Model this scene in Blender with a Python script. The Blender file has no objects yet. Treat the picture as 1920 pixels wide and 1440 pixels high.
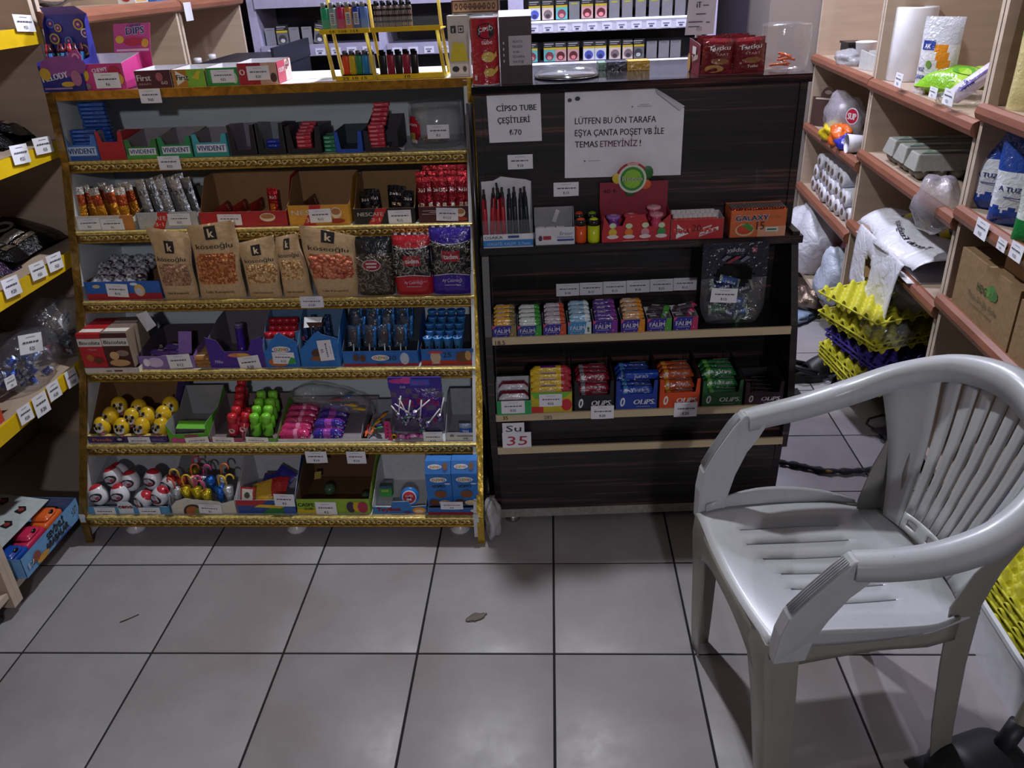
import bpy, math, random
import numpy as np
from mathutils import Vector, Matrix
random.seed(7)
COL = bpy.context.scene.collection
# ---------------------------------------------------------------- camera, world, lights, exposure
F_PX, PITCH, YAW, ROLL, CAM_H = 1509.5, .476274, -.0610518, -.0439662, 1.46129
_cp, _sp, _cy, _sy = math.cos(PITCH), math.sin(PITCH), math.cos(YAW), math.sin(YAW)
FW = np.array([_sy*_cp, _cy*_cp, -_sp]); _R = np.array([_cy, -_sy, 0.]); _U = np.cross(_R, FW)
RT = _R*math.cos(ROLL)+_U*math.sin(ROLL); UP = -_R*math.sin(ROLL)+_U*math.cos(ROLL)
CAM = np.array([0, 0, CAM_H])
cd = bpy.data.cameras.new('camera'); cam = bpy.data.objects.new('camera', cd); COL.objects.link(cam)
cd.sensor_fit = 'HORIZONTAL'; cd.sensor_width = 36; cd.lens = F_PX/1920*36; cd.clip_start = .02
cam.matrix_world = Matrix(((RT[0], UP[0], -FW[0], CAM[0]), (RT[1], UP[1], -FW[1], CAM[1]), (RT[2], UP[2], -FW[2], CAM[2]), (0, 0, 0, 1)))
bpy.context.scene.camera = cam
vs = bpy.context.scene.view_settings
vs.view_transform = 'Standard'; vs.look = 'None'; vs.gamma = 1; vs.exposure = 0; vs.use_curve_mapping = False
wd = bpy.data.worlds.new('world'); bpy.context.scene.world = wd; wd.use_nodes = True
wd.node_tree.nodes['Background'].inputs[0].default_value = (.80, .80, 1.0, 1)
wd.node_tree.nodes['Background'].inputs[1].default_value = .035
def area(name, loc, rot, sx, sy, power, col):
    l = bpy.data.lights.new(name, 'AREA'); l.shape = 'RECTANGLE'; l.size = sx; l.size_y = sy; l.energy = power; l.color = col
    o = bpy.data.objects.new(name, l); o.location = loc; o.rotation_euler = rot; COL.objects.link(o); return o
def bulb(name, loc, power, col, r):
    l = bpy.data.lights.new(name, 'POINT'); l.energy = power; l.color = col; l.shadow_soft_size = r
    o = bpy.data.objects.new(name, l); o.location = loc; COL.objects.link(o); return o
bulb('counter_ceiling_bulb', (-.23, 2.5, 2.7), 150, (.93, .95, 1), .05)
bulb('shop_front_ceiling_bulb', (.5, -3.0, 2.65), 178, (.97, .94, 1), .10)
bulb('rear_ceiling_bulb', (.55, 3.55, 2.75), 190, (.80, .79, 1), .12)
# ---------------------------------------------------------------- pixel measurements -> points in the room
def V(*a): return np.array(a, float)
def ray(px, py): return FW+RT*((px-960)/F_PX)-UP*((py-720)/F_PX)
def onz(px, py, z=0.): d = ray(px, py); return CAM+d*((z-CAM_H)/d[2])
def ony(px, py, y): d = ray(px, py); return CAM+d*(y/d[1])
def onx(px, py, x): d = ray(px, py); return CAM+d*(x/d[0])
def onpl(px, py, p, n): d = ray(px, py); n = np.asarray(n, float); return CAM+d*(((np.asarray(p)-CAM)@n)/(d@n))
def proj(P): v = np.asarray(P)-CAM; z = v@FW; return 960+F_PX*(v@RT)/z, 720-F_PX*(v@UP)/z
def atx(b, u, px):          # parameter t of b+u*t seen at picture column px
    k = (px-960)/F_PX; b = np.asarray(b)-CAM; u = np.asarray(u)
    return -((b@RT)-k*(b@FW))/((u@RT)-k*(u@FW))
def aty(b, u, py):
    k = (720-py)/F_PX; b = np.asarray(b)-CAM; u = np.asarray(u)
    return -((b@UP)-k*(b@FW))/((u@UP)-k*(u@FW))
ZU = V(0, 0, 1)
# ---------------------------------------------------------------- colours and materials
def lin(c):
    if isinstance(c, str):
        c = c.lstrip('#'); c = [int(c[i:i+2], 16)/255 for i in (0, 2, 4)]
        return tuple((x/12.92 if x <= .04045 else ((x+.055)/1.055)**2.4) for x in c)
    return tuple(c[:3])
MATS = {}
def mat(kind):
    if kind in MATS: return MATS[kind]
    m = bpy.data.materials.new(kind); m.use_nodes = True; MATS[kind] = m
    nt = m.node_tree; nt.nodes.clear(); N = nt.nodes.new; L = nt.links.new
    out = N('ShaderNodeOutputMaterial'); b = N('ShaderNodeBsdfPrincipled'); L(b.outputs[0], out.inputs[0])
    at = N('ShaderNodeAttribute'); at.attribute_name = 'Col'
    tc = N('ShaderNodeTexCoord'); geo = N('ShaderNodeNewGeometry')
    def noise(scale, detail=3, vec=None, dist=0., rough=.5):
        n = N('ShaderNodeTexNoise'); n.inputs['Scale'].default_value = scale; n.inputs['Detail'].default_value = detail
        n.inputs['Distortion'].default_value = dist; n.inputs['Roughness'].default_value = rough
        L(vec if vec is not None else geo.outputs['Position'], n.inputs['Vector']); return n
    def mapr(src, a, b_, c, d):
        n = N('ShaderNodeMapRange'); n.inputs[1].default_value = a; n.inputs[2].default_value = b_; n.inputs[3].default_value = c; n.inputs[4].default_value = d
        L(src, n.inputs[0]); return n
    def mul(colsrc, facsrc):
        n = N('ShaderNodeMix'); n.data_type = 'RGBA'; n.blend_type = 'MULTIPLY'; n.inputs[0].default_value = 1
        L(colsrc, n.inputs[6]); L(facsrc, n.inputs[7]); return n.outputs[2]
    def mix(fac, a, b_):
        n = N('ShaderNodeMix'); n.data_type = 'RGBA'; L(fac, n.inputs[0])
        for s, i in ((a, 6), (b_, 7)):
            if isinstance(s, tuple): n.inputs[i].default_value = s+(1,)
            else: L(s, n.inputs[i])
        return n.outputs[2]
    def scaled(sx, sy, sz, rot=0):
        mp = N('ShaderNodeMapping'); mp.inputs['Scale'].default_value = (sx, sy, sz); mp.inputs['Rotation'].default_value = (0, 0, rot)
        L(geo.outputs['Position'], mp.inputs['Vector']); return mp.outputs[0]
    def bump(src, st, dist=.002):
        n = N('ShaderNodeBump'); n.inputs['Strength'].default_value = st; n.inputs['Distance'].default_value = dist
        L(src, n.inputs['Height']); L(n.outputs[0], b.inputs['Normal'])
    base = at.outputs['Color']; P = b.inputs
    if kind == 'card':
        L(mul(base, mapr(noise(60).outputs[0], .3, .7, .9, 1.05).outputs[0]), P['Base Color']); P['Roughness'].default_value = .48
        bump(noise(25, 2).outputs[0], .12, .004)
    elif kind == 'kraft':
        L(mul(base, mapr(noise(90, 5, rough=.7).outputs[0], .3, .7, .82, 1.1).outputs[0]), P['Base Color']); P['Roughness'].default_value = .75
        bump(noise(35, 4).outputs[0], .35, .006)
    elif kind == 'paper':
        L(mul(base, mapr(noise(18, 3).outputs[0], .3, .7, .92, 1.03).outputs[0]), P['Base Color']); P['Roughness'].default_value = .7
        bump(noise(14, 2).outputs[0], .15, .006)
    elif kind == 'plastic':
        L(mul(base, mapr(noise(30).outputs[0], .3, .7, .92, 1.04).outputs[0]), P['Base Color']); P['Roughness'].default_value = .27
    elif kind == 'film':       # printed, crinkled wrapper film
        L(base, P['Base Color']); P['Roughness'].default_value = .22; P['Specular IOR Level'].default_value = .65
        bump(noise(55, 3, dist=1.2).outputs[0], .55, .006)
    elif kind == 'foil':
        L(base, P['Base Color']); P['Metallic'].default_value = .75; P['Roughness'].default_value = .3
        bump(noise(70, 3, dist=1.5).outputs[0], .7, .006)
    elif kind == 'metal':
        L(base, P['Base Color']); P['Metallic'].default_value = 1; P['Roughness'].default_value = .3
    elif kind == 'gold':
        L(mul(base, mapr(noise(120, 3).outputs[0], .35, .65, .55, 1.1).outputs[0]), P['Base Color']); P['Metallic'].default_value = .5; P['Roughness'].default_value = .33
        bump(noise(160, 2).outputs[0], .5, .002)
    elif kind == 'gold_tape':
        L(mul(base, mapr(noise(22, 4, dist=2).outputs[0], .35, .65, .6, 1.15).outputs[0]), P['Base Color']); P['Metallic'].default_value = .5; P['Roughness'].default_value = .25
        bump(noise(40, 3).outputs[0], .5, .004)
    elif kind == 'melamine':
        L(mul(base, mapr(noise(1, 4, scaled(4, 4, 40)).outputs[0], .3, .7, .9, 1.05).outputs[0]), P['Base Color']); P['Roughness'].default_value = .45
    elif kind == 'edge_wood':
        L(mul(base, mapr(noise(1, 5, scaled(60, 6, 60)).outputs[0], .3, .7, .78, 1.1).outputs[0]), P['Base Color']); P['Roughness'].default_value = .4
    elif kind in ('dark_wood', 'dark_top'):
        n1 = noise(1, 6, scaled(1.6, 1.6, 75), rough=.65); n2 = noise(1, 2, scaled(.7, .7, 16))
        r = N('ShaderNodeValToRGB'); L(n1.outputs[0], r.inputs[0])
        r.color_ramp.elements[0].position = .42; r.color_ramp.elements[0].color = lin('#0d0b0e')+(1,)
        r.color_ramp.elements[1].position = .70; r.color_ramp.elements[1].color = lin('#6e463f')+(1,)
        e = r.color_ramp.elements.new(.56); e.color = lin('#231a1e')+(1,)
        L(mul(r.outputs[0], mapr(n2.outputs[0], .35, .65, .55, 1.15).outputs[0]), P['Base Color']); P['Roughness'].default_value = .42 if kind == 'dark_wood' else .16
        P['Coat Weight'].default_value = .08
    elif kind == 'tile':
        oi = N('ShaderNodeObjectInfo')
        n = noise(2.2, 5, dist=.6); n2 = noise(9, 5, rough=.7); n3 = noise(55, 3, rough=.7)
        c = mix(mapr(n.outputs[0], .42, .68, 0, 1).outputs[0], lin('#989699'), lin('#8e8688'))
        c = mul(c, mapr(n2.outputs[0], .3, .75, 1.05, .86).outputs[0])
        c = mul(c, mapr(n3.outputs[0], .74, .80, 1, .45).outputs[0])
        c = mul(c, mapr(oi.outputs['Random'], 0, 1, .95, 1.04).outputs[0])
        L(c, P['Base Color']); L(mapr(n2.outputs[0], .3, .7, .36, .5).outputs[0], P['Roughness'])
    elif kind == 'grout':
        P['Base Color'].default_value = lin('#141318')+(1,); P['Roughness'].default_value = .9
    elif kind == 'wall':
        L(mul(base, mapr(noise(3, 5).outputs[0], .3, .7, .9, 1.04).outputs[0]), P['Base Color']); P['Roughness'].default_value = .8
    elif kind == 'chair':
        n = noise(9, 6, rough=.7); n2 = noise(60, 3, rough=.8); n3 = noise(1, 4, scaled(60, 60, 7))
        c = mul(base, mapr(n.outputs[0], .35, .75, 1.02, .92).outputs[0]); c = mul(c, mapr(n3.outputs[0], .58, .85, 1, .86).outputs[0])
        c = mul(c, mapr(n2.outputs[0], .71, .78, 1, .6).outputs[0])
        L(c, P['Base Color']); P['Roughness'].default_value = .3; P['Subsurface Weight'].default_value = 0
    elif kind in ('clear', 'clear_rigid', 'haze_bag'):
        tr = N('ShaderNodeBsdfTransparent'); gl = N('ShaderNodeBsdfGlossy'); df = N('ShaderNodeBsdfDiffuse'); fr = N('ShaderNodeLayerWeight')
        gl.inputs['Roughness'].default_value = .12; fr.inputs[0].default_value = .5
        L(base, df.inputs[0]); L(base, tr.inputs[0]) if kind == 'x' else None
        bp = N('ShaderNodeBump'); bp.inputs['Strength'].default_value = .1 if kind == 'clear_rigid' else .9; bp.inputs['Distance'].default_value = .01
        L(noise(28, 3, dist=1.5).outputs[0], bp.inputs['Height']); L(bp.outputs[0], gl.inputs['Normal']); L(bp.outputs[0], fr.inputs['Normal'])
        m1 = N('ShaderNodeMixShader'); m1.inputs[0].default_value = {'clear': .07, 'clear_rigid': .065, 'haze_bag': .42}[kind]
        L(tr.outputs[0], m1.inputs[1]); L(df.outputs[0], m1.inputs[2])
        pw = N('ShaderNodeMath'); pw.operation = 'POWER'; L(fr.outputs['Facing'], pw.inputs[0]); pw.inputs[1].default_value = 2.6
        m2 = N('ShaderNodeMixShader'); L(mapr(pw.outputs[0], 0, 1, .05, .55).outputs[0], m2.inputs[0]); L(m1.outputs[0], m2.inputs[1]); L(gl.outputs[0], m2.inputs[2])
        L(m2.outputs[0], out.inputs[0])
    elif kind == 'white_bag':
        L(base, P['Base Color']); P['Roughness'].default_value = .35; P['Transmission Weight'].default_value = 0
        bump(noise(18, 4, dist=1.2).outputs[0], .5, .02)
    elif kind == 'lamp':
        em = N('ShaderNodeEmission'); L(base, em.inputs[0]); em.inputs[1].default_value = 2.2; L(em.outputs[0], out.inputs[0])
    elif kind == 'rubber':
        L(base, P['Base Color']); P['Roughness'].default_value = .5
    elif kind == 'rough':
        L(mul(base, mapr(noise(40, 5, rough=.8).outputs[0], .3, .7, .6, 1.2).outputs[0]), P['Base Color']); P['Roughness'].default_value = .8
        bump(noise(60, 4).outputs[0], .6, .004)
    elif kind == 'tray_pulp':
        L(mul(base, mapr(noise(80, 4, rough=.7).outputs[0], .3, .7, .85, 1.1).outputs[0]), P['Base Color']); P['Roughness'].default_value = .55
    return m
# ---------------------------------------------------------------- mesh builder
_TXT = {}
def text_geo(s, bold=0.):
    k = (s, bold)
    if k not in _TXT:
        c = bpy.data.curves.new('lettering', 'FONT'); c.body = s; c.resolution_u = 2; c.offset = bold
        o = bpy.data.objects.new('lettering', c); m = o.to_mesh()
        v = np.array([[p.co.x, p.co.y] for p in m.vertices]) if len(m.vertices) else np.zeros((0, 2))
        f = [tuple(p.vertices) for p in m.polygons]; o.to_mesh_clear()
        bpy.data.objects.remove(o); bpy.data.curves.remove(c); _TXT[k] = (v, f)
    return _TXT[k]
class MB:
    def __init__(s): s.v = []; s.f = []; s.c = []; s.m = []; s.sm = []
    def add(s, vs_, fs, col, mi=0, smooth=False):
        o = len(s.v); s.v += [tuple(map(float, p)) for p in vs_]; col = lin(col)
        for f in fs: s.f.append(tuple(i+o for i in f)); s.c.append(col); s.m.append(mi); s.sm.append(smooth)
        return s
    def addc(s, vs_, fs, cols, mi=0, smooth=True):
        o = len(s.v); s.v += [tuple(map(float, p)) for p in vs_]
        for f, c in zip(fs, cols): s.f.append(tuple(i+o for i in f)); s.c.append(lin(c)); s.m.append(mi); s.sm.append(smooth)
        return s
    def box(s, x0, x1, y0, y1, z0, z1, col, top=None, front=None, mi=0):
        v = [(x0, y0, z0), (x1, y0, z0), (x1, y1, z0), (x0, y1, z0), (x0, y0, z1), (x1, y0, z1), (x1, y1, z1), (x0, y1, z1)]
        s.add(v, [(0, 3, 2, 1), (2, 3, 7, 6), (0, 4, 7, 3), (1, 2, 6, 5)], col, mi)
        s.add(v, [(4, 5, 6, 7)], top or col, mi); s.add(v, [(0, 1, 5, 4)], front or col, mi); return s
    def bevbox(s, x0, x1, y0, y1, z0, z1, r, col, mi=0):
        import bmesh
        bm = bmesh.new(); bmesh.ops.create_cube(bm, size=1)
        for v in bm.verts: v.co = ((x0+x1)/2+v.co.x*(x1-x0), (y0+y1)/2+v.co.y*(y1-y0), (z0+z1)/2+v.co.z*(z1-z0))
        bmesh.ops.bevel(bm, geom=list(bm.edges), offset=r, segments=2, affect='EDGES', profile=.6)
        bm.verts.index_update(); s.add([tuple(v.co) for v in bm.verts], [tuple(v.index for v in f.verts) for f in bm.faces], col, mi, True); bm.free(); return s
    def slab(s, pts, n, th, col, side=None, mi=0):       # flat polygon pts thickened by th against normal n
        n = np.asarray(n, float); n = n/np.linalg.norm(n); k = len(pts); a = [np.asarray(p, float) for p in pts]; b = [p-n*th for p in a]
        s.add(a+b, [tuple(range(k))], col, mi); s.add(a+b, [tuple(range(2*k-1, k-1, -1))], side or col, mi)
        s.add(a+b, [(i, i+k, (i+1) % k+k, (i+1) % k) for i in range(k)], side or col, mi); return s
    def tube(s, path, r, col, n=8, mi=0, caps=True, flat=1.):
        P_ = [np.asarray(p, float) for p in path]; rr = r if isinstance(r, (list, tuple)) else [r]*len(P_)
        vs_ = []; nrm = None
        for i, p in enumerate(P_):
            t = P_[min(i+1, len(P_)-1)]-P_[max(i-1, 0)]; t = t/(np.linalg.norm(t)+1e-12)
            if nrm is None: nrm = np.cross(t, V(0, 0, 1) if abs(t[2]) < .9 else V(1, 0, 0))
            nrm = nrm-t*(nrm@t); nrm = nrm/(np.linalg.norm(nrm)+1e-12); bn = np.cross(t, nrm)
            for k in range(n): a = 2*math.pi*k/n; vs_.append(p+rr[i]*(nrm*math.cos(a)+bn*math.sin(a)*flat))
        fs = [(i*n+k, i*n+(k+1) % n, (i+1)*n+(k+1) % n, (i+1)*n+k) for i in range(len(P_)-1) for k in range(n)]
        if caps: fs += [tuple(range(n-1, -1, -1)), tuple(range((len(P_)-1)*n, len(P_)*n))]
        return s.add(vs_, fs, col, mi, True)
    def lathe(s, prof, col, n=20, c=(0, 0, 0), axis='z', mi=0, cols=None):
        vs_ = []
        for r, h in prof:
            for k in range(n):
                a = 2*math.pi*k/n; q = (r*math.cos(a), r*math.sin(a), h)
                if axis == 'y': q = (q[0], q[2], q[1])
                if axis == 'x': q = (q[2], q[0], q[1])
                vs_.append((q[0]+c[0], q[1]+c[1], q[2]+c[2]))
        fs = []; cc = []
        for i in range(len(prof)-1):
            for k in range(n):
                f = (i*n+k, i*n+(k+1) % n, (i+1)*n+(k+1) % n, (i+1)*n+k); fs.append(f if axis != 'y' else f[::-1]); cc.append(cols[i] if cols else col)
        fs.append(tuple(range(n-1, -1, -1))); cc.append(cc[0]); fs.append(tuple(range((len(prof)-1)*n, len(prof)*n))); cc.append(cc[-2])
        return s.addc(vs_, fs, cc, mi)
    def ellipsoid(s, c, r, col, nu=14, nv=9, colf=None, R=None, mi=0):
        vs_ = []; fs = []; cc = []
        for j in range(nv+1):
            ph = math.pi*j/nv
            for i in range(nu):
                th = 2*math.pi*i/nu; q = V(math.sin(ph)*math.cos(th)*r[0], math.sin(ph)*math.sin(th)*r[1], math.cos(ph)*r[2])
                if R is not None: q = np.array(R) @ q
                vs_.append(q+np.asarray(c))
        for j in range(nv):
            for i in range(nu):
                fs.append((j*nu+i, (j+1)*nu+i, (j+1)*nu+(i+1) % nu, j*nu+(i+1) % nu)); cc.append(colf((i+.5)/nu, (j+.5)/nv) if colf else col)
        return s.addc(vs_, fs, cc, mi)
    def grid(s, fn, nu, nv, col=None, colf=None, mi=0, skip=None, smooth=True):
        vs_ = [fn(i/nu, j/nv) for j in range(nv+1) for i in range(nu+1)]; fs = []; cc = []
        for j in range(nv):
            for i in range(nu):
                if skip and skip((i+.5)/nu, (j+.5)/nv): continue
                fs.append((j*(nu+1)+i, j*(nu+1)+i+1, (j+1)*(nu+1)+i+1, (j+1)*(nu+1)+i)); cc.append(colf((i+.5)/nu, (j+.5)/nv) if colf else col)
        return s.addc(vs_, fs, cc, mi, smooth)
    def xform(s, M):
        M = np.array(M, float); s.v = [tuple((M @ np.array([*p, 1.]))[:3]) for p in s.v]; return s
    def mesh(s, name):
        me = bpy.data.meshes.new(name); me.from_pydata(s.v, [], s.f)
        ca = me.color_attributes.new('Col', 'FLOAT_COLOR', 'CORNER')
        tot = np.array([len(f) for f in s.f], int); c = np.ones((len(s.f), 4), np.float32); c[:, :3] = np.array(s.c, np.float32).reshape(-1, 3)
        ca.data.foreach_set('color', np.repeat(c, tot, axis=0).ravel())
        me.polygons.foreach_set('material_index', np.array(s.m, np.int32)); me.polygons.foreach_set('use_smooth', np.array(s.sm, bool))
        me.update(); return me
    def build(s, name, m='card', parent=None, loc=None, rz=None, solid=0, bevel=0, subsurf=0, weld=False):
        if not s.f: return None
        me = s.mesh(name)
        for k in ([m] if isinstance(m, str) else m): me.materials.append(mat(k))
        o = bpy.data.objects.new(name, me); COL.objects.link(o)
        if parent is not None: o.parent = parent
        if loc is not None: o.location = tuple(map(float, loc))
        if rz is not None: o.rotation_euler.z = rz
        if weld: o.modifiers.new('weld', 'WELD').merge_threshold = .0004
        if solid: md = o.modifiers.new('solidify', 'SOLIDIFY'); md.thickness = solid; md.offset = 0
        if bevel: md = o.modifiers.new('bevel', 'BEVEL'); md.width = bevel; md.segments = 2; md.limit_method = 'ANGLE'
        if subsurf: md = o.modifiers.new('subsurf', 'SUBSURF'); md.levels = md.render_levels = subsurf
        return o
def tag(o, label, cat, group=None, kind=None):
    o['label'] = label; o['category'] = cat
    if group: o['group'] = group
    if kind: o['kind'] = kind
    return o
def thing(name, label, cat, loc=(0, 0, 0), rz=0., group=None):
    o = bpy.data.objects.new(name, None); o.empty_display_size = .03; COL.objects.link(o)
    o.location = tuple(map(float, loc)); o.rotation_euler.z = rz; return tag(o, label, cat, group)
def struct(o): o['kind'] = 'structure'; return o
def dup(o, loc=None, rot=None, label=None, group=None, parent=None, scale=None):
    c = o.copy(); COL.objects.link(c)
    if parent is not None: c.parent = parent
    if loc is not None: c.location = tuple(map(float, loc))
    if rot is not None: c.rotation_euler = rot
    if scale is not None: c.scale = scale
    if label: c['label'] = label
    if group: c['group'] = group
    for ch in list(o.children): dup(ch, parent=c)
    return c
class Face:
    """Flat or curved print area; coordinates 0..1 over its width and height."""
    def __init__(s, mb, fn, w, h, mi=0, n=None, lift=.0004): s.mb = mb; s.fn = fn; s.w = w; s.h = h; s.mi = mi; s.k = 0; s.lift = lift
    def _pt(s, x, y): return s.fn(x, y, s.lift*(1+s.k))
    def rect(s, x0, y0, x1, y1, col, nx=1, ny=1):
        s.k += 1; vs_ = [s._pt(x0+(x1-x0)*i/nx, y0+(y1-y0)*j/ny) for j in range(ny+1) for i in range(nx+1)]
        s.mb.add(vs_, [(j*(nx+1)+i, j*(nx+1)+i+1, (j+1)*(nx+1)+i+1, (j+1)*(nx+1)+i) for j in range(ny) for i in range(nx)], col, s.mi); return s
    def poly(s, pts, col): s.k += 1; s.mb.add([s._pt(*p) for p in pts], [tuple(range(len(pts)))], col, s.mi); return s
    def ell(s, cx, cy, rx, ry, col, n=16, rot=0.):
        ar = s.h/s.w; pts = []
        for i in range(n):
            a = 2*math.pi*i/n; x = rx*math.cos(a)*s.w; y = ry*math.sin(a)*s.h
            pts.append((cx+(x*math.cos(rot)-y*math.sin(rot))/s.w, cy+(x*math.sin(rot)+y*math.cos(rot))/s.h))
        return s.poly(pts, col)
    def text(s, t, x, y, h, col, wd=None, al='l', bold=0., shear=0., rot=0.):
        """x, y = baseline start (or middle with al='c'); h = capital height as a share of the face height; wd = width share"""
        if not t.strip(): return s
        s.k += 1; v, f = text_geo(t, 0.)
        if not len(v): return s
        x0, x1 = v[:, 0].min(), v[:, 0].max(); sc = h*s.h/.73; sx = sc if wd is None else wd*s.w/(x1-x0)
        offs = [(0, 0)] if bold < .005 else ([(-bold*.7, 0), (bold*.7, 0)] if bold < .07 else [(bold*.7*math.cos(q), bold*.7*math.sin(q)) for q in np.linspace(0, 6.28, 9)[:-1]])
        for ox, oy in offs:
            X = (v[:, 0]-x0)*sx+ox*sc; Y = (v[:, 1]+oy)*sc; X = X+Y*shear
            if al == 'c': X = X-(x1-x0)*sx/2
            X, Y = X*math.cos(rot)-Y*math.sin(rot), X*math.sin(rot)+Y*math.cos(rot)
            s.mb.add([s._pt(x+a/s.w, y+b/s.h) for a, b in zip(X, Y)], f, col, s.mi)
        return s
def flat(mb, o, u, v, mi=0, lift=.0004):
    o, u, v = (np.asarray(a, float) for a in (o, u, v)); w, h = np.linalg.norm(u), np.linalg.norm(v); n = np.cross(u, v); n = n/np.linalg.norm(n)
    return Face(mb, lambda x, y, k: o+u*x+v*y+n*k, w, h, mi, lift=lift)
def ffront(mb, w, h, y=0., x0=0., z0=0., lean=0.): return flat(mb, (x0, y, z0), (w, 0, 0), (0, lean, h))
# ================================================================ the place
class Fr:
    def __init__(s, x0, psi): s.o = V(x0, 0, 0); s.psi = psi; s.u = V(math.cos(psi), math.sin(psi), 0); s.v = V(-math.sin(psi), math.cos(psi), 0)
    def w(s, x, y, z=0.): return s.o+s.u*x+s.v*y+ZU*z
RK = Fr(-1.399, -.0115); RKW = 1.155
RKF = [(2.292, 1.206), (2.273, 1.022), (2.209, .835), (2.147, .645), (2.066, .458), (1.963, .268), (1.864, .085)]
DC = Fr(-.0908, .0478); DCW = .818
# ---- floor: every tile a part of the floor
TX0, TY0, TS = -.014, 1.747, .33
mb = MB(); mb.box(-1.85, 1.75, -.3, 4.45, -.05, -.0022, '#141318'); floor = struct(mb.build('floor', 'grout'))
mb = MB(); mb.bevbox(0, TS-.0055, 0, TS-.0055, -.02, 0, .0012, '#c8c4c8'); tile0 = None
for i in range(-6, 6):
    for j in range(-6, 9):
        x, y = TX0+i*TS+.00275, TY0+j*TS+.00275
        if x < -1.85 or x > 1.6: continue
        if tile0 is None: tile0 = mb.build('tile', 'tile', floor, (x, y, 0))
        else:
            t = tile0.copy(); COL.objects.link(t); t.location = (x, y, 0)
mb = MB(); mb.box(-1.92, -1.85, -.3, 4.5, 0, 2.9, '#b8a596'); struct(mb.build('wall_left', 'wall'))
mb = MB(); mb.box(1.72, 1.8, -.3, 4.5, 0, 2.9, '#b8a596'); struct(mb.build('wall_right', 'wall'))
mb = MB(); mb.box(-1.85, 1.72, 4.45, 4.55, 0, 2.9, '#3a3440'); struct(mb.build('wall_back', 'wall'))
mb = MB(); mb.box(.985, 1.225, 4.02, 4.45, 0, 2.9, '#857c78'); struct(mb.build('wall_back_pillar', 'wall'))
# ---- left shelving: beige chipboard bays along the wall
BEI, BEI2 = '#ae9a88', '#c4b4a2'
def bay(label, side, xf, b, y0, y1, depth, levels, edge, edgemat, ztop=2.0, zbot=.09, back=True, notch=False, gap=0.):
    """side=+1: opens towards +x (left wall), -1: opens towards -x (right wall); front line x = xf + b*y"""
    psi = -math.atan(b); t = thing('shelving_unit', label, 'shelf', (xf+b*y0, y0, 0), psi); L = (y1-y0)/math.cos(psi); s = -side
    for yy in (0, L-.018):
        m = MB(); m.box(*sorted((0, s*depth)), yy+.0005, yy+.0175, .03, ztop, BEI); m.box(*sorted((-s*.0005, s*.0005)), yy+.0003, yy+.0177, .03, ztop, BEI2); m.build('side_panel', 'melamine', t)
    if back: m = MB(); m.box(*sorted((s*(depth-.006), s*depth)), .018, L-.018, .05, ztop, '#a4907f'); m.build('back_panel', 'melamine', t)
    for z in levels:
        m = MB(); m.box(*sorted((s*.004, s*(depth-.007))), .018, L-.018, z-.018, z, BEI); sh = m.build('shelf', 'melamine', t)
        eh = .042
        m = MB()
        if edgemat == 'edge_wood':       # rounded wooden lip along the shelf front
            prof = [(-.004, -eh), (-.016, -eh*.85), (-.021, -eh*.5), (-.017, -eh*.12), (-.004, .002), (.004, .002), (.004, -eh)]
            pts = [(s*p[0], q) for p, q in [((a, 0), z+c+.004) for a, c in prof]]; k = len(pts)
            va = [(x, -.001+.0, q) for x, q in pts]+[(x, L+.001, q) for x, q in pts]
            fs = [(i, (i+1) % k, (i+1) % k+k, i+k) for i in range(k)]+[tuple(range(k))[::-1], tuple(range(k, 2*k))]
            if s > 0: fs = [f[::-1] for f in fs]
            m.add(va, fs, edge)
        else:
            m.box(*sorted((-s*.003, s*.004)), 0, L, z-.040, z+.004, edge)
        m.build('shelf_edge', edgemat, sh)
    if zbot: m = MB(); m.box(*sorted((s*.003, s*(depth-.01))), .018, L-.018, zbot-.018, zbot, BEI2); m.build('bottom_shelf', 'melamine', t)
    for fx in (.05, depth-.06):
        for yy in (.04, L-.04):
            m = MB(); m.lathe([(.02, 0), (.022, .006), (.016, .012), (.013, .03)], '#2b2b30', 12, (s*fx, yy, 0)); m.build('foot', 'rubber', t)
    return t
YEL = '#dcb818'
LX = -1.418
bay('beige shelving bay with yellow taped shelf edges along wall', 1, LX, 0, 1.56, 2.385, .40, [.468, .772, 1.07, 1.366], YEL, 'plastic', 1.95, .082)
bay('beige shelving bay with yellow taped edges, nearest to camera', 1, LX, 0, .735, 1.56, .40, [.49, .785, 1.075, 1.37], YEL, 'plastic', 1.95, .082)
bay('beige shelving bay with orange wooden lip behind candy rack', 1, LX, 0, 2.40, 3.32, .40, [.46, .77, 1.08, 1.40], '#94604a', 'edge_wood', 1.95, .09)
bay('farthest beige shelving bay with orange lip beside cigarette cabinet', 1, LX, 0, 3.335, 4.02, .40, [.46, .77, 1.08, 1.40], '#94604a', 'edge_wood', 1.95, .09)
# ---- right shelving
RXF, RXB = 1.01, .05
bay('rear bay of beige shelving holding small plastic rolls', -1, RXF, RXB, 3.15, 4.01, .42, [.475, .755, 1.055], '#875540', 'edge_wood', 1.95, .10)
bay('middle bay of beige shelving holding egg cartons and paper towels', -1, RXF, RXB, 2.24, 3.145, .42, [.535, .80, 1.052], '#875540', 'edge_wood', 1.95, .10)
bay('front bay of beige shelving holding salt bags and cartons', -1, RXF, RXB, 1.33, 2.235, .42, [.572, .832, 1.098], '#875540', 'edge_wood', 1.95, .10)
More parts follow.
